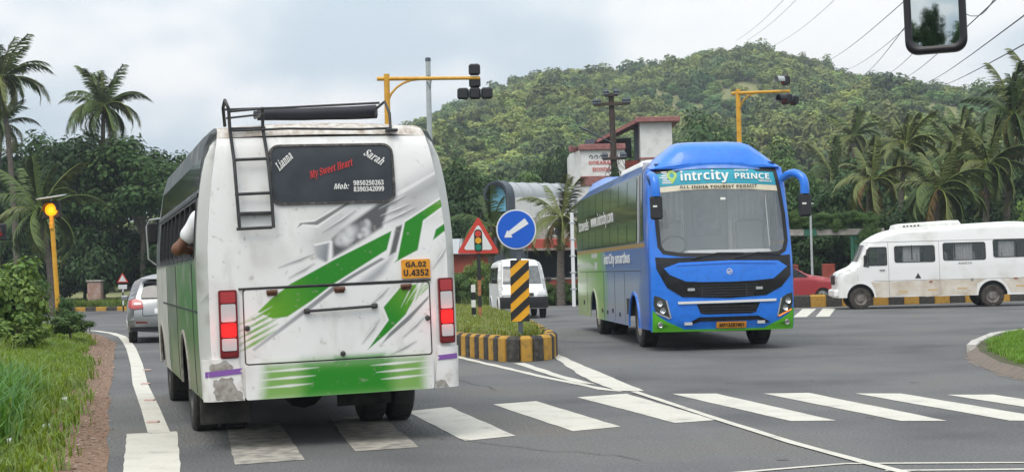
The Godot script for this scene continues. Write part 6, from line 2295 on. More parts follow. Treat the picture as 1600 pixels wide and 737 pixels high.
func street_things() -> void:
	M.signal_black = mat(lin(.012, .013, .018), .45)
	M.rust_orange = worn([lin(.3, .1, .04), lin(.5, .24, .12)], 2.0, .8)
	M.symbol_green = mat(lin(.01, .2, .12), .5)
	pole_signal("yellow signal mast with five black signal heads behind the old bus roof", Vector3(-3.15, .3, -38), 6.2, Vector3(2.42, -.04, 0), 3.0, [[-.14, .22, 0, false], [-.14, -.09, -.1, false], [-.45, -.4, 0, false], [-.14, -.4, 0, false], [.17, -.4, 0, false]])
	pole_signal("yellow signal mast with dark hooded heads rising behind the blue coach", Vector3(7.2, 0, -46), 6.85, Vector3(1.25, -.2, 1.9), 114.0, [[-.1, .34, -.1, true], [-.1, -.24, -.15, true], [.14, -.27, -.1, false], [-.1, -.24, .16, false]])
	sign_posts()
	beacon("yellow post with lit amber flashing lamp under a small solar panel", -11.74, -38, 3.22, M.amber_lit, 3.0, true)
	beacon("yellow post with round red lamp cut off by the picture's edge", -14.02, -40, 2.75, M.lens_red, 0.0, false)
	# plain grey lighting pole behind the signal mast
	var gp := thing("grey_pole", "slim grey galvanised pole standing behind the overhead signal arm", "pole", Vector3(-2.45, .2, -45), 0)
	var b := MB.new()
	b.tube([Vector3(0, -.2, 0), Vector3(0, 4, 0), Vector3(0, 7.8, 0)], .1, .075, 12)
	put(b, "shaft", M.galv, gp)
	var cp := MB.new()
	cp.tube([Vector3(0, 7.3, .08), Vector3(.1, 7.2, .08), Vector3(.06, 6.9, .08), Vector3(-.04, 7.1, .1)], .015, -1, 6)
	cp.lathe([Vector2(.0, .12), Vector2(.08, .1), Vector2(.09, 0)], Transform3D(Basis(), Vector3(0, 7.75, 0)), 12)
	put(cp, "cable_loop", M.slate, gp)
	# old timber and steel utility pole
	var up := thing("utility_pole", "dark rusty utility pole with cross arms in front of the white showroom", "utility pole", Vector3(4.2, 0, -58), 0)
	up.rotation_degrees.z = 1.0
	var u := MB.new()
	u.tube([Vector3(0, -.1, 0), Vector3(0, 4, 0), Vector3(0, 8.4, 0)], .17, .11, 10)
	put(u, "pole", M.old_timber, up)
	for q in [[7.95, 1.45, 0.0], [8.3, .5, .1], [5.8, .9, 0.0]]:
		var a := MB.new()
		a.box(Vector3(0, q[0], .16), Vector3(q[1], .12, .1), Basis(Vector3.BACK, q[2] * .2), .01)
		var ao := put(a, "cross_arm", M.old_timber, up)
		for s in [-1.0, -.75, .75, 1.0]:
			var i := MB.new()
			i.lathe([Vector2(.03, -.1), Vector2(.1, -.05), Vector2(.07, 0), Vector2(.1, .06), Vector2(.04, .16), Vector2(0, .17)], Transform3D(Basis(), Vector3(s * q[1] * .46, q[0] + .08, .16)), 10)
			put(i, "insulator", M.slate, ao)
	var lamp := MB.new()
	lamp.tube([Vector3(0, 6.4, .1), Vector3(-.5, 6.65, .25), Vector3(-1.0, 6.9, .35)], .025, -1, 6)
	lamp.box(Vector3(-1.15, 6.98, .38), Vector3(.45, .08, .14), Basis(Vector3.BACK, -.45), .03)
	put(lamp, "street_lamp_arm", M.slate, up)
	rng.seed = 9
	var cl := MB.new()
	for k in 26:
		var p := Vector3(R(-.25, .28), R(4.3, 6.2), R(.05, .25))
		cl.tube([p, p + Vector3(R(-.25, .3), R(-.3, .3), R(-.1, .1)), p + Vector3(R(-.3, .4), R(-.4, .1), R(-.1, .1))], .014, -1, 5)
	put(cl, "cable_tangle", M.dark, up)
	var cr := inst(crowns[5], "creeper", M.leaf_dark, up, Transform3D(Basis.from_scale(Vector3(.28, 1.1, .28)), Vector3(.05, 4.9, .05)))
	# white post by the hedge
	var wp := thing("white_post", "tall white post with rungs beside the rear of the blue coach", "post", Vector3(2.38, 0, -58), 0)
	var w := MB.new()
	w.box(Vector3(0, 1.85, 0), Vector3(.14, 3.7, .1), Basis(), .01)
	put(w, "shaft", M.sign_white, wp)
	for k in 5:
		var rr := MB.new()
		rr.box(Vector3(0, .7 + k * .65, .04), Vector3(.26, .05, .05), Basis(), .008)
		put(rr, "rung", M.galv, wp)
	var rp := thing("lamp_post", "thin pale post rising beside the creeper-covered beam", "post", Vector3(11.4, 0, -56), 0)
	var r := MB.new()
	r.tube([Vector3(0, -.1, 0), Vector3(0, 3.7, 0)], .05, .04, 8)
	put(r, "shaft", M.galv, rp)
	var rc := MB.new()
	rc.box(Vector3(.02, 3.75, 0), Vector3(.2, .06, .12), Basis(), .01)
	put(rc, "cap", M.galv, rp)
	# small triangular sign on the far left
	var fs := thing("small_sign", "small white and red triangle sign with plate at the far kerb", "road sign", Vector3(-18.05, .14, -68), 0)
	for k in 4:
		var fp := MB.new()
		fp.tube([Vector3(0, k * .3 - .1, 0), Vector3(0, k * .3 + .2, 0)], .035, -1, 8)
		put(fp, "post_band", M.text_white if k % 2 else M.dark, fs)
	var ft := MB.new()
	ft.plate(poly([-.27, 1.25, .27, 1.25, 0, 1.7]), .012, Transform3D(Basis(), Vector3(0, 0, .05)))
	put(ft, "red_border", M.sign_red, fs)
	var fi := MB.new()
	fi.plate(poly([-.18, 1.3, .18, 1.3, 0, 1.6]), .004, Transform3D(Basis(), Vector3(0, 0, .056)))
	put(fi, "white_face", M.sign_white, fs)
	var fpl := MB.new()
	fpl.plate(poly([-.2, .95, .2, .95, .2, 1.15, -.2, 1.15]), .01, Transform3D(Basis(), Vector3(0, 0, .05)))
	put(fpl, "plate", M.sign_white, fs)
	var pr := thing("gate_pillar", "short brown and white gate pillar under the dark trees", "pillar", Vector3(-21.6, .1, -76), 0)
	var pb := MB.new()
	pb.box(Vector3(0, .65, 0), Vector3(.7, 1.4, .5), Basis(), .03)
	put(pb, "shaft", M.pillar, pr)
	var pcap := MB.new()
	pcap.box(Vector3(0, 1.4, 0), Vector3(.8, .1, .6), Basis(), .02)
	put(pcap, "cap", M.concrete, pr)
	# overhead wires
	var wires := [[[1150, 62], "thin overhead wire, steepest of the trio above the hilltop", Vector3(51.5, 52.3, -330), Vector3(33.0, 33.5, -150)],
		[[1165, 62], "thin overhead wire, middle of the trio above the hilltop", Vector3(54.0, 52.3, -330), Vector3(35.0, 34.0, -150)],
		[[1205, 68], "thin overhead wire, lowest of the trio above the hilltop", Vector3(60.0, 51.0, -330), Vector3(38.0, 32.5, -150)],
		[[1340, 115], "overhead wire passing just behind the hanging mirror's lower edge", Vector3(79.0, 43.5, -330), Vector3(17.2, 13.2, -55)],
		[[1375, 115], "overhead wire below the hanging mirror, second of five", Vector3(84.0, 43.5, -330), Vector3(18.6, 12.8, -55)],
		[[1395, 120], "overhead wire below the hanging mirror, third of five", Vector3(87.0, 42.5, -330), Vector3(19.3, 12.0, -55)],
		[[1420, 128], "overhead wire below the hanging mirror, fourth of five", Vector3(91.0, 41.5, -330), Vector3(19.9, 10.9, -55)],
		[[1400, 120], "overhead wire crossing behind the slack cable loop", Vector3(70.0, 46.5, -330), Vector3(18.9, 14.6, -55)],
		[[1410, 120], "overhead wire grazing the top right corner of the sky", Vector3(76.0, 45.0, -330), Vector3(20.4, 14.9, -55)],
		[[1430, 130], "lowest overhead wire crossing the sky above the palms", Vector3(93.0, 41.0, -330), Vector3(20.2, 9.9, -55)]]
	for q in wires:
		var wb := MB.new()
		var pts := []
		for k in 14:
			var uu := k / 13.0
			var p: Vector3 = q[2].lerp(q[3], uu)
			pts.append(p - Vector3(0, sin(uu * PI) * 1.0, 0))
		for k in 8:
			var uu := (k + 1) / 8.0
			pts.append(q[3].lerp(Vector3(q[3].x + 7.0, q[3].y + 2.0, 45.0), uu) - Vector3(0, sin(uu * PI) * .8, 0))
		wb.tube(pts, .032, -1, 5)
		var o := put(wb, "overhead_wire", M.slate)
		tag(o, q[1], "wire", "overhead wires")
	var lw := MB.new()
	var lp := []
	for k in 15:
		var uu := k / 14.0
		lp.append(Vector3(lerpf(16.55, 18.6, uu), 11.9 - sin(uu * PI) * 1.3 - absf(uu - .5) * .4, -55))
	lw.tube(lp, .016, -1, 5)
	tag(put(lw, "slack_cable", M.slate), "slack loop of cable hanging between the overhead wires", "cable", "overhead wires")
	# mirror of the vehicle the picture was taken from
	var mi := thing("hanging_mirror", "black framed vehicle mirror hanging into the picture from above", "mirror", Vector3(1.17, 2.08, -4.0), 0)
	mi.rotation_degrees = Vector3(0, -16, 1.0)
	var hb := MB.new()
	var rows := []
	for q in [[-.035, .03], [-.03, .012], [-.015, 0.0], [.012, 0.0], [.018, .006]]:
		var row: Array[Vector3] = []
		for p in rrect(-.082 + q[1], -.11 + q[1], .082 - q[1], .16 - q[1], .034, 6): row.append(Vector3(p.x, p.y, q[0]))
		rows.append(row)
	rows.append(rrect_ring(-.066, -.093, .066, .145, .026, .018))
	rows.append(rrect_ring(-.062, -.09, .062, .142, .024, .006))
	hb.loft(rows, true)
	put(hb, "housing", M.mirror_shell, mi)
	var bk := MB.new()
	bk.plate(rrect(-.055, -.082, .055, .132, .02, 6), .0, Transform3D(Basis(Vector3.UP, PI), Vector3(0, 0, -.035)))
	put(bk, "back_cover", M.mirror_shell, mi)
	var ml := MB.new()
	ml.patch(rrect(-.063, -.091, .063, .143, .024, 6), [], func(p: Vector2, off: float) -> Vector3: return Vector3(p.x, p.y, .0075 - (p.x * p.x + (p.y - .03) * (p.y - .03)) * .22 + off), .02)
	put(ml, "mirror_glass", M.mirror, mi)
	var arm := MB.new()
	arm.tube([Vector3(0, .02, -.03), Vector3(0, .22, -.05), Vector3(.02, .45, -.02), Vector3(.05, .62, .3), Vector3(.06, .66, .9)], .012, -1, 8)
	put(arm, "stay", M.black, mi)
	# litter on the soil strip
	rng.seed = 31
	for k in 7:
		var row: Array = verge_rows[[9, 13, 17, 22, 27, 31, 38][k] + 8]
		var p: Vector3 = row[2].lerp(row[4], rng.randf())
		var lt := MB.new()
		var sz := R(.05, .1)
		lt.quad(p + Vector3(-sz, .02, sz * .5), p + Vector3(sz, .015, sz * .6), p + Vector3(sz * .8, .05, -sz * .5), p + Vector3(-sz * .9, .03, -sz * .6))
		lt.quad(p + Vector3(sz * .8, .05, -sz * .5), p + Vector3(-sz * .9, .03, -sz * .6), p + Vector3(-sz * .7, .02, -sz), p + Vector3(sz * .5, .02, -sz * 1.1))
		tag(put(lt, "litter_scrap", M.litter), "scrap of pale litter lying on the verge soil", "litter", "litter on the verge")

func rrect_ring(x0: float, y0: float, x1: float, y1: float, r: float, z: float) -> Array[Vector3]:
	var row: Array[Vector3] = []
	for p in rrect(x0, y0, x1, y1, r, 6): row.append(Vector3(p.x, p.y, z))
	return row

# ---------- buildings ----------
func window_unit(parent: Node3D, c: Vector3, size: Vector2, bas := Basis()) -> void:
	var f := MB.new()
	for q in [[0, size.y / 2, size.x, .08], [0, -size.y / 2, size.x, .08], [size.x / 2, 0, .08, size.y], [-size.x / 2, 0, .08, size.y], [0, 0, .05, size.y]]:
		f.box(c + bas * Vector3(q[0], q[1], .03), Vector3(q[2] + .04, q[3], .08), bas)
	var o := put(f, "window", M.sign_white, parent)
	var p := MB.new()
	p.box(c, Vector3(size.x, size.y, .02), bas)
	put(p, "pane", M.glass_dark, o)

func buildings() -> void:
	# showroom with the painted sign wall
	var s := thing("showroom", "white showroom with maroon sloping roof and red lettered sign wall", "building", Vector3(0, 0, -85), 0)
	var w := MB.new()
	w.box(Vector3(5.35, 4.2, -2.6), Vector3(2.6, 8.4, 5.0))
	put(w, "sign_block", M.wall_white, s)
	var w0 := MB.new()    # the chamfered corner that carries no lettering
	w0.quad(Vector3(3.5, 0, -1.6), Vector3(4.06, 0, -.06), Vector3(4.06, 8.4, -.06), Vector3(3.5, 8.3, -1.6))
	w0.quad(Vector3(3.5, 0, -5.1), Vector3(3.5, 0, -1.6), Vector3(3.5, 8.3, -1.6), Vector3(3.5, 8.3, -5.1))
	put(w0, "corner_wall", M.wall_white, s)
	var cp := MB.new()
	cp.box(Vector3(5.35, 8.55, -2.55), Vector3(2.7, .34, 5.3), Basis(), .03)
	cp.box(Vector3(3.76, 8.5, -.85), Vector3(.12, .34, 1.75), Basis(Vector3.UP, -.35), .02)
	put(cp, "parapet", M.maroon, s)
	var bd := MB.new()
	bd.box(Vector3(5.35, 6.6, -.06), Vector3(2.62, .55, .1), Basis(), .02)
	put(bd, "maroon_band", M.maroon, s)
	words("GOKARAJE", "lettering", M.sign_red, s, Transform3D(Basis(), Vector3(5.3, 7.62, -.08)), .26, 1.5, true, true, .02)
	words("HONDA", "lettering", M.sign_red, s, Transform3D(Basis(), Vector3(5.3, 7.25, -.08)), .22, 1.1, true, true, .02)
	var lg := MB.new()
	lg.plate(circle(5.95, 8.0, .2, 20), .02, Transform3D(Basis(), Vector3(0, 0, -.06)))
	put(lg, "round_emblem", M.maroon, s)
	for x in [4.7, 5.0, 5.3]:
		var sq := MB.new()
		sq.tube([Vector3(x - .12, 7.95, -.07), Vector3(x - .05, 8.08, -.07), Vector3(x + .06, 8.05, -.07), Vector3(x + .1, 7.95, -.07), Vector3(x, 7.9, -.07)], .02, -1, 5)
		put(sq, "emblem_stroke", M.slate, s)
	var tw := MB.new()
	tw.box(Vector3(8.5, 4.95, -2.2), Vector3(1.85, 9.9, 4.2))
	put(tw, "tower", M.wall_white, s)
	var tb := MB.new()
	tb.box(Vector3(8.5, 7.82, -2.2), Vector3(1.92, .12, 4.28))
	put(tb, "tower_band", M.maroon, s)
	var tr := MB.new()
	tr.box(Vector3(8.6, 10.05, -2.1), Vector3(2.55, .3, 4.8), Basis(), .03)
	put(tr, "tower_roof", M.maroon, s)
	var mid := MB.new()
	mid.box(Vector3(7.05, 3.9, -3.0), Vector3(1.2, 7.8, 3.6))
	put(mid, "stair_block", M.red_wall, s)
	var sl := MB.new()
	sl.quad(Vector3(5.05, 9.0, -.2), Vector3(7.5, 10.2, -.2), Vector3(7.5, 10.2, -4.6), Vector3(5.05, 9.0, -4.6))
	sl.quad(Vector3(5.05, 8.82, -.2), Vector3(7.5, 9.98, -.2), Vector3(7.5, 10.2, -.2), Vector3(5.05, 9.0, -.2))
	sl.quad(Vector3(5.05, 8.82, -4.6), Vector3(7.5, 9.98, -4.6), Vector3(7.5, 9.98, -.2), Vector3(5.05, 8.82, -.2))
	put(sl, "sloping_roof", M.maroon, s)
	var cn := MB.new()
	cn.box(Vector3(7.45, 8.8, -1.4), Vector3(.25, 2.3, .25))
	put(cn, "stair_column", M.slate, s)
	var cb := MB.new()
	cb.box(Vector3(6.0, 8.8, -4.4), Vector3(2.8, 1.2, .1))
	put(cb, "stair_back_wall", M.slate, s)
	# shop with a barrel roof
	var h := thing("arched_shop", "grey barrel-roofed shop with blue arched gable behind the signs", "shop", Vector3(0, 0, -75), 0)
	h.rotation_degrees.y = 0
	var ox := -.65
	var arc := func(r: float, ry: float) -> Array:
		var o := []
		for k in 15:
			var a := PI * k / 14.0
			o.append(Vector2(cos(a) * r, ry * .48 + sin(a) * ry * .52))
		o.push_front(Vector2(r, 0)); o.append(Vector2(-r, 0))
		return o
	# the gable end faces left and towards us; the barrel runs back to the right
	var run := Vector3(3.4, 0, -2.9).normalized()
	var acr := Vector3(run.z, 0, -run.x).normalized()
	if acr.z < 0: acr = -acr
	var c0 := Vector3(-.62, 4.55, -.2)
	var rb := MB.new()
	var rows := []
	for q in [0.0, 1.5, 3.0, 4.6]:
		var row: Array[Vector3] = []
		for p in arc.call(.95, 1.5): row.append(c0 + run * q + acr * p.x + Vector3(0, p.y, 0))
		rows.append(row)
	rb.loft(rows)
	put(rb, "barrel_roof", M.roof_metal, h)
	for q in [.8, 1.6, 2.4, 3.2, 4.0]:
		var sm := MB.new()
		sm.tube(arc.call(.96, 1.515).map(func(p): return c0 + run * q + acr * p.x + Vector3(0, p.y, 0)), .02, -1, 5)
		put(sm, "roof_seam", M.roof_metal, h)
	var rim := MB.new()
	var rr := []
	for e in [[1.0, 1.58, -.25], [1.0, 1.58, .2], [.82, 1.3, .2], [.82, 1.3, -.25], [1.0, 1.58, -.25]]:
		var row: Array[Vector3] = []
		for p in arc.call(e[0], e[1]): row.append(c0 + run * e[2] + acr * p.x + Vector3(0, p.y, 0))
		rr.append(row)
	rim.loft(rr)
	put(rim, "arch_rim", M.slate, h)
	var gb := MB.new()
	var gp := PackedVector2Array(arc.call(.84, 1.32))
	gb.plate(gp, .05, Transform3D(Basis(acr, Vector3.UP, acr.cross(Vector3.UP)), c0 + run * .12))
	put(gb, "gable_poster", M.poster, h)
	for k in 4:
		var wl := MB.new()
		wl.box(c0 + acr * .96 + run * (.75 + k * 1.02) + Vector3(0, -.22, 0), Vector3(1.0, 1.75, .12), Basis(run, Vector3.UP, run.cross(Vector3.UP)), .01)
		put(wl, "wall_panel", M.wall_white, h)
	var low := MB.new()
	low.box(c0 + run * 2.3 + Vector3(0, -2.85, 0), Vector3(4.7, 3.3, 1.8), Basis(run, Vector3.UP, run.cross(Vector3.UP)))
	put(low, "lower_floor", M.slate, h)
	# open-fronted shop with a red fascia
	var f := thing("red_fascia_shop", "low open shop with a red fascia and dark interior behind the van", "shop", Vector3(2.6, 0, -67), 0)
	var fb := MB.new()
	fb.box(Vector3(-.2, 2.62, .6), Vector3(3.6, .55, .15), Basis(), .03)
	put(fb, "fascia", M.red_fascia, f)
	var bw := MB.new()
	bw.box(Vector3(-.2, 1.2, -2.4), Vector3(3.6, 2.4, .15)); bw.box(Vector3(-1.95, 1.2, -.9), Vector3(.15, 2.4, 3.0)); bw.box(Vector3(1.55, 1.2, -.9), Vector3(.15, 2.4, 3.0))
	put(bw, "wall", M.slate, f)
	var rf := MB.new()
	rf.box(Vector3(-.2, 2.42, -.9), Vector3(3.8, .1, 3.4)); rf.box(Vector3(-.2, 3.4, -2.0), Vector3(3.6, 1.1, .15))
	put(rf, "roof", M.concrete, f)
	var ac := MB.new()
	ac.box(Vector3(-.6, 3.2, .2), Vector3(.7, .5, .35), Basis(), .03)
	var aco := put(ac, "air_conditioner", M.ac_white, f)
	var fan := MB.new()
	fan.lathe([Vector2(.18, .02), Vector2(.16, .03), Vector2(.04, .02), Vector2(0, .03)], Transform3D(Basis(Vector3.RIGHT, PI / 2), Vector3(-.5, 3.2, .38)), 16)
	put(fan, "fan_grille", M.dark, aco)
	for q in [[-1.3, .5, .6, .8], [-.4, .45, .5, .7], [.5, .6, .7, 1.0]]:
		var bx := MB.new()
		bx.box(Vector3(q[0], q[1], -.6), Vector3(q[2], q[3], .6), Basis(), .05)
		put(bx, "counter", M.red_fascia if q[0] < -1 else M.seam_grey, f)
	# low orange-red wall behind the hedge
	var lw := thing("low_wall", "low orange-red boundary wall above the green hedge", "wall", Vector3(1.9, 0, -62.6), 0)
	var lb := MB.new()
	lb.box(Vector3(0, .5, 0), Vector3(3.4, 1.15, .2), Basis(), .02)
	put(lb, "wall_face", M.red_wall, lw)
	var lcap := MB.new()
	lcap.box(Vector3(0, 1.1, 0), Vector3(3.5, .08, .28), Basis(), .01)
	put(lcap, "coping", M.concrete, lw)
	# grey roofed shed seen beside the triangle
	var sd := thing("tin_shed", "low shed with pale sheet roof between the bus and the triangle sign", "shed", Vector3(-2.9, 0, -72), 0)
	var sb := MB.new()
	sb.box(Vector3(0, 1.2, 0), Vector3(3.4, 2.4, 2.0)); put(sb, "wall", M.red_wall, sd)
	for k in 7:
		var sr := MB.new()
		sr.box(Vector3(-1.6 + k * .55, 2.75 , .1), Vector3(.53, .05, 2.6), Basis(Vector3.RIGHT, .3), .01)
		put(sr, "roof_sheet", M.roof_metal, sd)
	# gateway behind the divider: beam, posts, dark wall
	var g := thing("gateway", "concrete gateway beam overgrown with creeper behind the minibus", "gateway", Vector3(0, 0, -59.5), 0)
	var gbm := MB.new()
	gbm.box(Vector3(12.9, 2.72, 0), Vector3(4.3, .26, .3), Basis(Vector3.BACK, -.01), .02)
	put(gbm, "beam", M.concrete, g)
	for x in [10.9, 14.9]:
		var gpst := MB.new()
		gpst.box(Vector3(x, 1.3, 0), Vector3(.3, 2.7, .3), Basis(), .02)
		put(gpst, "post", M.concrete, g)
	for x in [11.4, 12.9]:
		var rp := MB.new()
		rp.box(Vector3(x, .7, -.6), Vector3(.5, 1.5, .3), Basis(), .03)
		put(rp, "red_pillar", M.red_wall, g)
	var gd := MB.new()
	for k in 4: gd.box(Vector3(13.75 + k * .16, 1.55, .05), Vector3(.13, 2.6, .04), Basis(), .006)
	put(gd, "green_gate_leaf", M.tank_green, g)
	var bx := MB.new()
	bx.box(Vector3(12.05, 2.72, .18), Vector3(.5, .3, .05), Basis(), .02)
	put(bx, "green_plaque", M.tank_green, g)
	rng.seed = 45
	for k in 9:
		var x := 10.9 + k * .45
		inst(crowns[k % 4], "creeper_clump", M.leaf_mid if k % 3 else M.leaf_deep, g, Transform3D(Basis(Vector3.UP, R(0, TAU)) * Basis.from_scale(Vector3(.6, R(.35, .6), .55)), Vector3(x, 3.15 + R(-.1, .2), -.1)))
	for k in 4: inst(crowns[k], "creeper_clump", M.leaf_mid, g, Transform3D(Basis.from_scale(Vector3(.45, .6, .4)), Vector3(14.5 + R(-.3, .3), 1.6 + k * .4, .1)))

func planting() -> void:
	# left of the junction
	var thicket := "dark trees beyond the far left kerb"
	tree("broadleaf_tree", "dark leafy tree under the leftmost tall palm", -30.2, -88, 10.4, 7.6, 0, "dark", thicket)
	tree("broadleaf_tree", "tall dark tree behind the amber beacon, between both tall palms", -26.6, -85, 10.6, 7.0, 1, "deep", thicket)
	tree("broadleaf_tree", "bushy dark green tree right below the right-hand tall palm's crown", -23.2, -81, 10.3, 7.4, 2, "dark", thicket)
	tree("broadleaf_tree", "broad dark tree above the small triangle sign", -19.9, -79, 9.8, 7.0, 3, "deep", thicket)
	tree("broadleaf_tree", "mid green tree showing just left of the old bus roof", -18.6, -84, 8.9, 5.6, 0, "mid", thicket)
	tree("broadleaf_tree", "open crowned tree farthest back beside the old bus roof edge", -25.3, -115, 11.4, 5.2, 2, "deep", thicket)
	tree("broadleaf_tree", "pale feathery tree mostly hidden behind the old bus roof", -22.0, -118, 10.6, 6.5, 1, "mid", thicket)
	rng.seed = 71
	for k in 11:
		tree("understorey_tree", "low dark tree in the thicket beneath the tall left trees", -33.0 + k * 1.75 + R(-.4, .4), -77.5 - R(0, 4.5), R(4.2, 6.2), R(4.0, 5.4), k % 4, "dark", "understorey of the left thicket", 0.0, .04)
	palm("tall coconut palm cut by the picture's left edge", -26.3, -76, 12.2, 2.8, 34, "green", Vector2(-.6, .3))
	palm("tall coconut palm standing clear against the sky left of the bus", -21.7, -78.5, 10.9, 2.7, 34, "green", Vector2(.3, .2))
	palm("small coconut palm below the leftmost tall palm", -28.4, -82, 10.4, 2.2, 20, "dark", Vector2(.5, 0))
	palm("low coconut palm drooping behind the amber beacon", -20.6, -64, 4.7, 2.8, 20, "green", Vector2(-.5, .2))
	tree("leafy_shrub", "large light green shrub on the left bank nearest the edge", -9.15, -27.0, 1.75, 1.7, 4, "light", "shrubs on the left bank", .2, .0)
	tree("leafy_shrub", "rounded green shrub on the left bank behind the large one", -10.3, -30.5, 1.5, 1.7, 0, "mid", "shrubs on the left bank", .25, .0)
	tree("leafy_shrub", "small yellowish shrub low in front of the large left shrub", -8.6, -25.4, .8, 1.1, 4, "light", "shrubs on the left bank", .15, .0)
	tree("leafy_shrub", "dark shrub farthest left on the bank", -9.9, -26.0, 1.3, 1.5, 1, "mid", "shrubs on the left bank", .3, .0)
	tree("young_plant", "small dark leafy plant at the foot of the yellow beacon post", -11.2, -36.6, 1.0, .78, 4, "deep", "", .1, .05)
	tree("young_plant", "low leafy plant creeping over the soil left of the beacon plant", -9.6, -31.8, .6, 1.0, 4, "mid", "", .2, .0)
	# middle distance
	tree("broadleaf_tree", "dark tree rising just right of the old bus's upper corner", -3.9, -100, 9.8, 6.0, 0, "deep", "trees at the foot of the hill")
	tree("broadleaf_tree", "dense dark tree left of the arched shop", -2.4, -86, 8.0, 5.2, 1, "dark", "trees at the foot of the hill", 0.0, .1)
	tree("broadleaf_tree", "round tree directly behind the arched shop roof", .8, -96, 8.6, 5.4, 2, "mid", "trees at the foot of the hill", 0.0, .1)
	tree("broadleaf_tree", "slim dark tree left of the white sign wall", 3.4, -112, 12.2, 4.4, 3, "dark", "trees at the foot of the hill", 0.0, .1)
	tree("broadleaf_tree", "wide dark tree behind the showroom tower", 17.2, -128, 16.0, 9.5, 0, "deep", "trees at the foot of the hill", 0.0, .1)
	tree("broadleaf_tree", "tall tree peeping over the showroom roof", 11.0, -136, 14.2, 8.0, 2, "mid", "trees at the foot of the hill", 0.0, .1)
	tree("broadleaf_tree", "dark tree above the right mirror of the coach", 20.8, -118, 12.4, 8.0, 1, "deep", "trees at the foot of the hill", 0.0, .1)
	tree("broadleaf_tree", "bright green tree beside the coach's right roof edge", 16.6, -88, 8.6, 5.6, 3, "mid", "trees at the foot of the hill", 0.0, .1)
	tree("broadleaf_tree", "dark bushy tree close behind the coach's right mirror", 14.0, -71, 6.2, 4.6, 0, "deep", "trees at the foot of the hill", 0.0, .05)
	tree("broadleaf_tree", "dark tree between the arched shop and the triangle sign", -2.6, -77.5, 4.9, 3.6, 2, "dark", "trees at the foot of the hill", 0.0, .05)
	rng.seed = 72
	for k in 9:
		tree("hill_foot_tree", "mixed green tree in the belt where the hill begins", -14.0 + k * 5.6 + R(-1, 1), -140.0 + R(-6, 6), R(8.5, 11.5), R(6.5, 8.5), k % 4, ["deep", "mid", "dark"][k % 3], "belt of trees at the hill foot", 0.0, .05)
	palm("coconut palm with yellowing fronds beside the coach's rear corner", 2.05, -60.5, 3.7, 2.1, 18, "pale", Vector2(.1, .1))
	palm("small coconut palm between the blue disc and the arched shop", -.9, -66, 3.6, 2.0, 14, "dark", Vector2(.1, .1))
	rng.seed = 73
	for k in 6:
		tree("hedge_shrub", "clipped green hedge bush beside the coach's rear wheel", .9 + k * .62, -61.2 + R(-.15, .15), 1.15, 1.1, k % 4, "mid", "hedge behind the coach", -.05, -.1)
	for k in 4:
		tree("roadside_shrub", "yellow-green bush behind the island, left of the triangle post", -4.4 + k * .95, -63.6 - R(0, 1.0), R(1.6, 2.4), 1.8, k % 4, "light" if k % 2 else "mid", "bushes behind the island", -.05, -.05)
	# trees behind the camera that the hanging mirror shows
	tree("slim_tree", "slim dark tree behind the viewer, seen in the hanging mirror", -7.6, 26, 8.2, 2.6, 3, "dark", "", 0.0, .05)
	tree("broadleaf_tree", "green tree behind the viewer, seen in the hanging mirror's edge", -4.2, 30, 7.5, 5.5, 0, "mid", "", 0.0, .05)
	tree("broadleaf_tree", "low tree behind the viewer, seen in the hanging mirror's lower part", -10.5, 30, 6.6, 6.0, 1, "deep", "", 0.0, .05)
	# right side
	var right := "dark trees behind the minibus"
	tree("broadleaf_tree", "dark tree behind the creeper-covered gateway", 15.2, -68, 5.8, 5.0, 2, "dark", right, 0.0, .02)
	tree("broadleaf_tree", "green tree between the hill and the leftmost right-side palm", 23.0, -96, 9.0, 7.0, 0, "deep", right, 0.0, .05)
	tree("broadleaf_tree", "dark tree behind the minibus air conditioner", 19.0, -70, 5.0, 5.6, 1, "dark", right, 0.0, .02)
	tree("broadleaf_tree", "dark tree behind the middle of the minibus roof", 22.6, -74, 6.0, 6.0, 3, "dark", right, 0.0, .02)
	tree("broadleaf_tree", "tall green tree among the right-side palms", 26.0, -84, 8.0, 6.8, 0, "deep", right, 0.0, .05)
	tree("broadleaf_tree", "dark tree at the picture's right edge behind the palms", 28.4, -79, 7.6, 6.4, 2, "dark", right, 0.0, .02)
	tree("leafy_shrub", "bright green bush at the picture's right edge above the minibus", 20.2, -57.5, 4.0, 2.6, 0, "light", "", 0.0, .0)
	rng.seed = 74
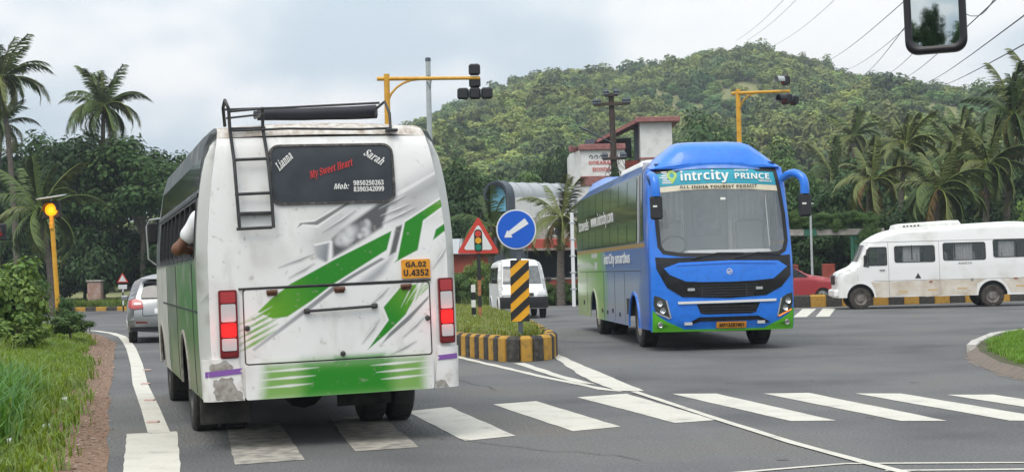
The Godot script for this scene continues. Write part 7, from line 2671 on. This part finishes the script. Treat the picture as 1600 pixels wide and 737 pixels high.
	for k in 8:
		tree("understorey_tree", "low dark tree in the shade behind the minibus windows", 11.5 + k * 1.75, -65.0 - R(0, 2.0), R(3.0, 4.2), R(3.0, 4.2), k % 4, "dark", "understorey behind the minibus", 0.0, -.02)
	palm("coconut palm with browning fronds left of the minibus air conditioner", 19.4, -72, 7.3, 2.3, 24, "pale", Vector2(.4, .2))
	palm("far coconut palm highest on the slope left of the others", 24.6, -105, 10.6, 2.6, 20, "green", Vector2(.2, 0))
	palm("far coconut palm partly hidden above the gateway trees", 21.8, -100, 7.8, 2.6, 20, "dark", Vector2(-.3, 0))
	palm("low coconut palm spreading over the minibus roof", 18.2, -62.5, 4.6, 2.6, 22, "green", Vector2(.2, .2))
	palm("low coconut palm drooping beside the gateway creeper", 15.6, -63.5, 5.1, 2.2, 18, "pale", Vector2(.3, .1))
	palm("tall coconut palm with upright fronds near the picture's right edge", 22.7, -66, 8.0, 2.8, 26, "dark", Vector2(.5, .2), "coconut palms", 1.25)
	palm("coconut palm whose fronds arch just above the minibus's last window", 21.0, -64.5, 5.8, 2.5, 22, "green", Vector2(.2, .2))
	palm("coconut palm in the gap between the two tallest right palms", 25.8, -84, 8.6, 2.6, 22, "green", Vector2(-.3, 0))
	palm("tallest coconut palm, cut by the picture's right edge", 25.9, -72, 9.3, 2.8, 24, "dark", Vector2(-.3, 0), "coconut palms", 1.2)
	palm("coconut palm in front of the tall green tree", 23.6, -77, 7.0, 2.5, 22, "green", Vector2(.2, 0))
	palm("dim coconut palm low in the middle of the right grove", 20.2, -68, 4.9, 2.4, 20, "dark", Vector2(.2, 0))

func _ready() -> void:
	make_air()
	make_materials()
	more_materials()
	M.mirror_shell = mat(lin(.016, .015, .018), .4)
	M.red_fascia = worn([lin(.36, .06, .04), lin(.5, .1, .07)], .4, .8, true)
	make_ground()
	make_plants()
	make_hill()
	buildings()
	make_old_bus()
	make_person()
	make_coach()
	make_minibus()
	make_small_van()
	make_hatchback()
	make_red_car()
	street_things()
	planting()
	make_grass()
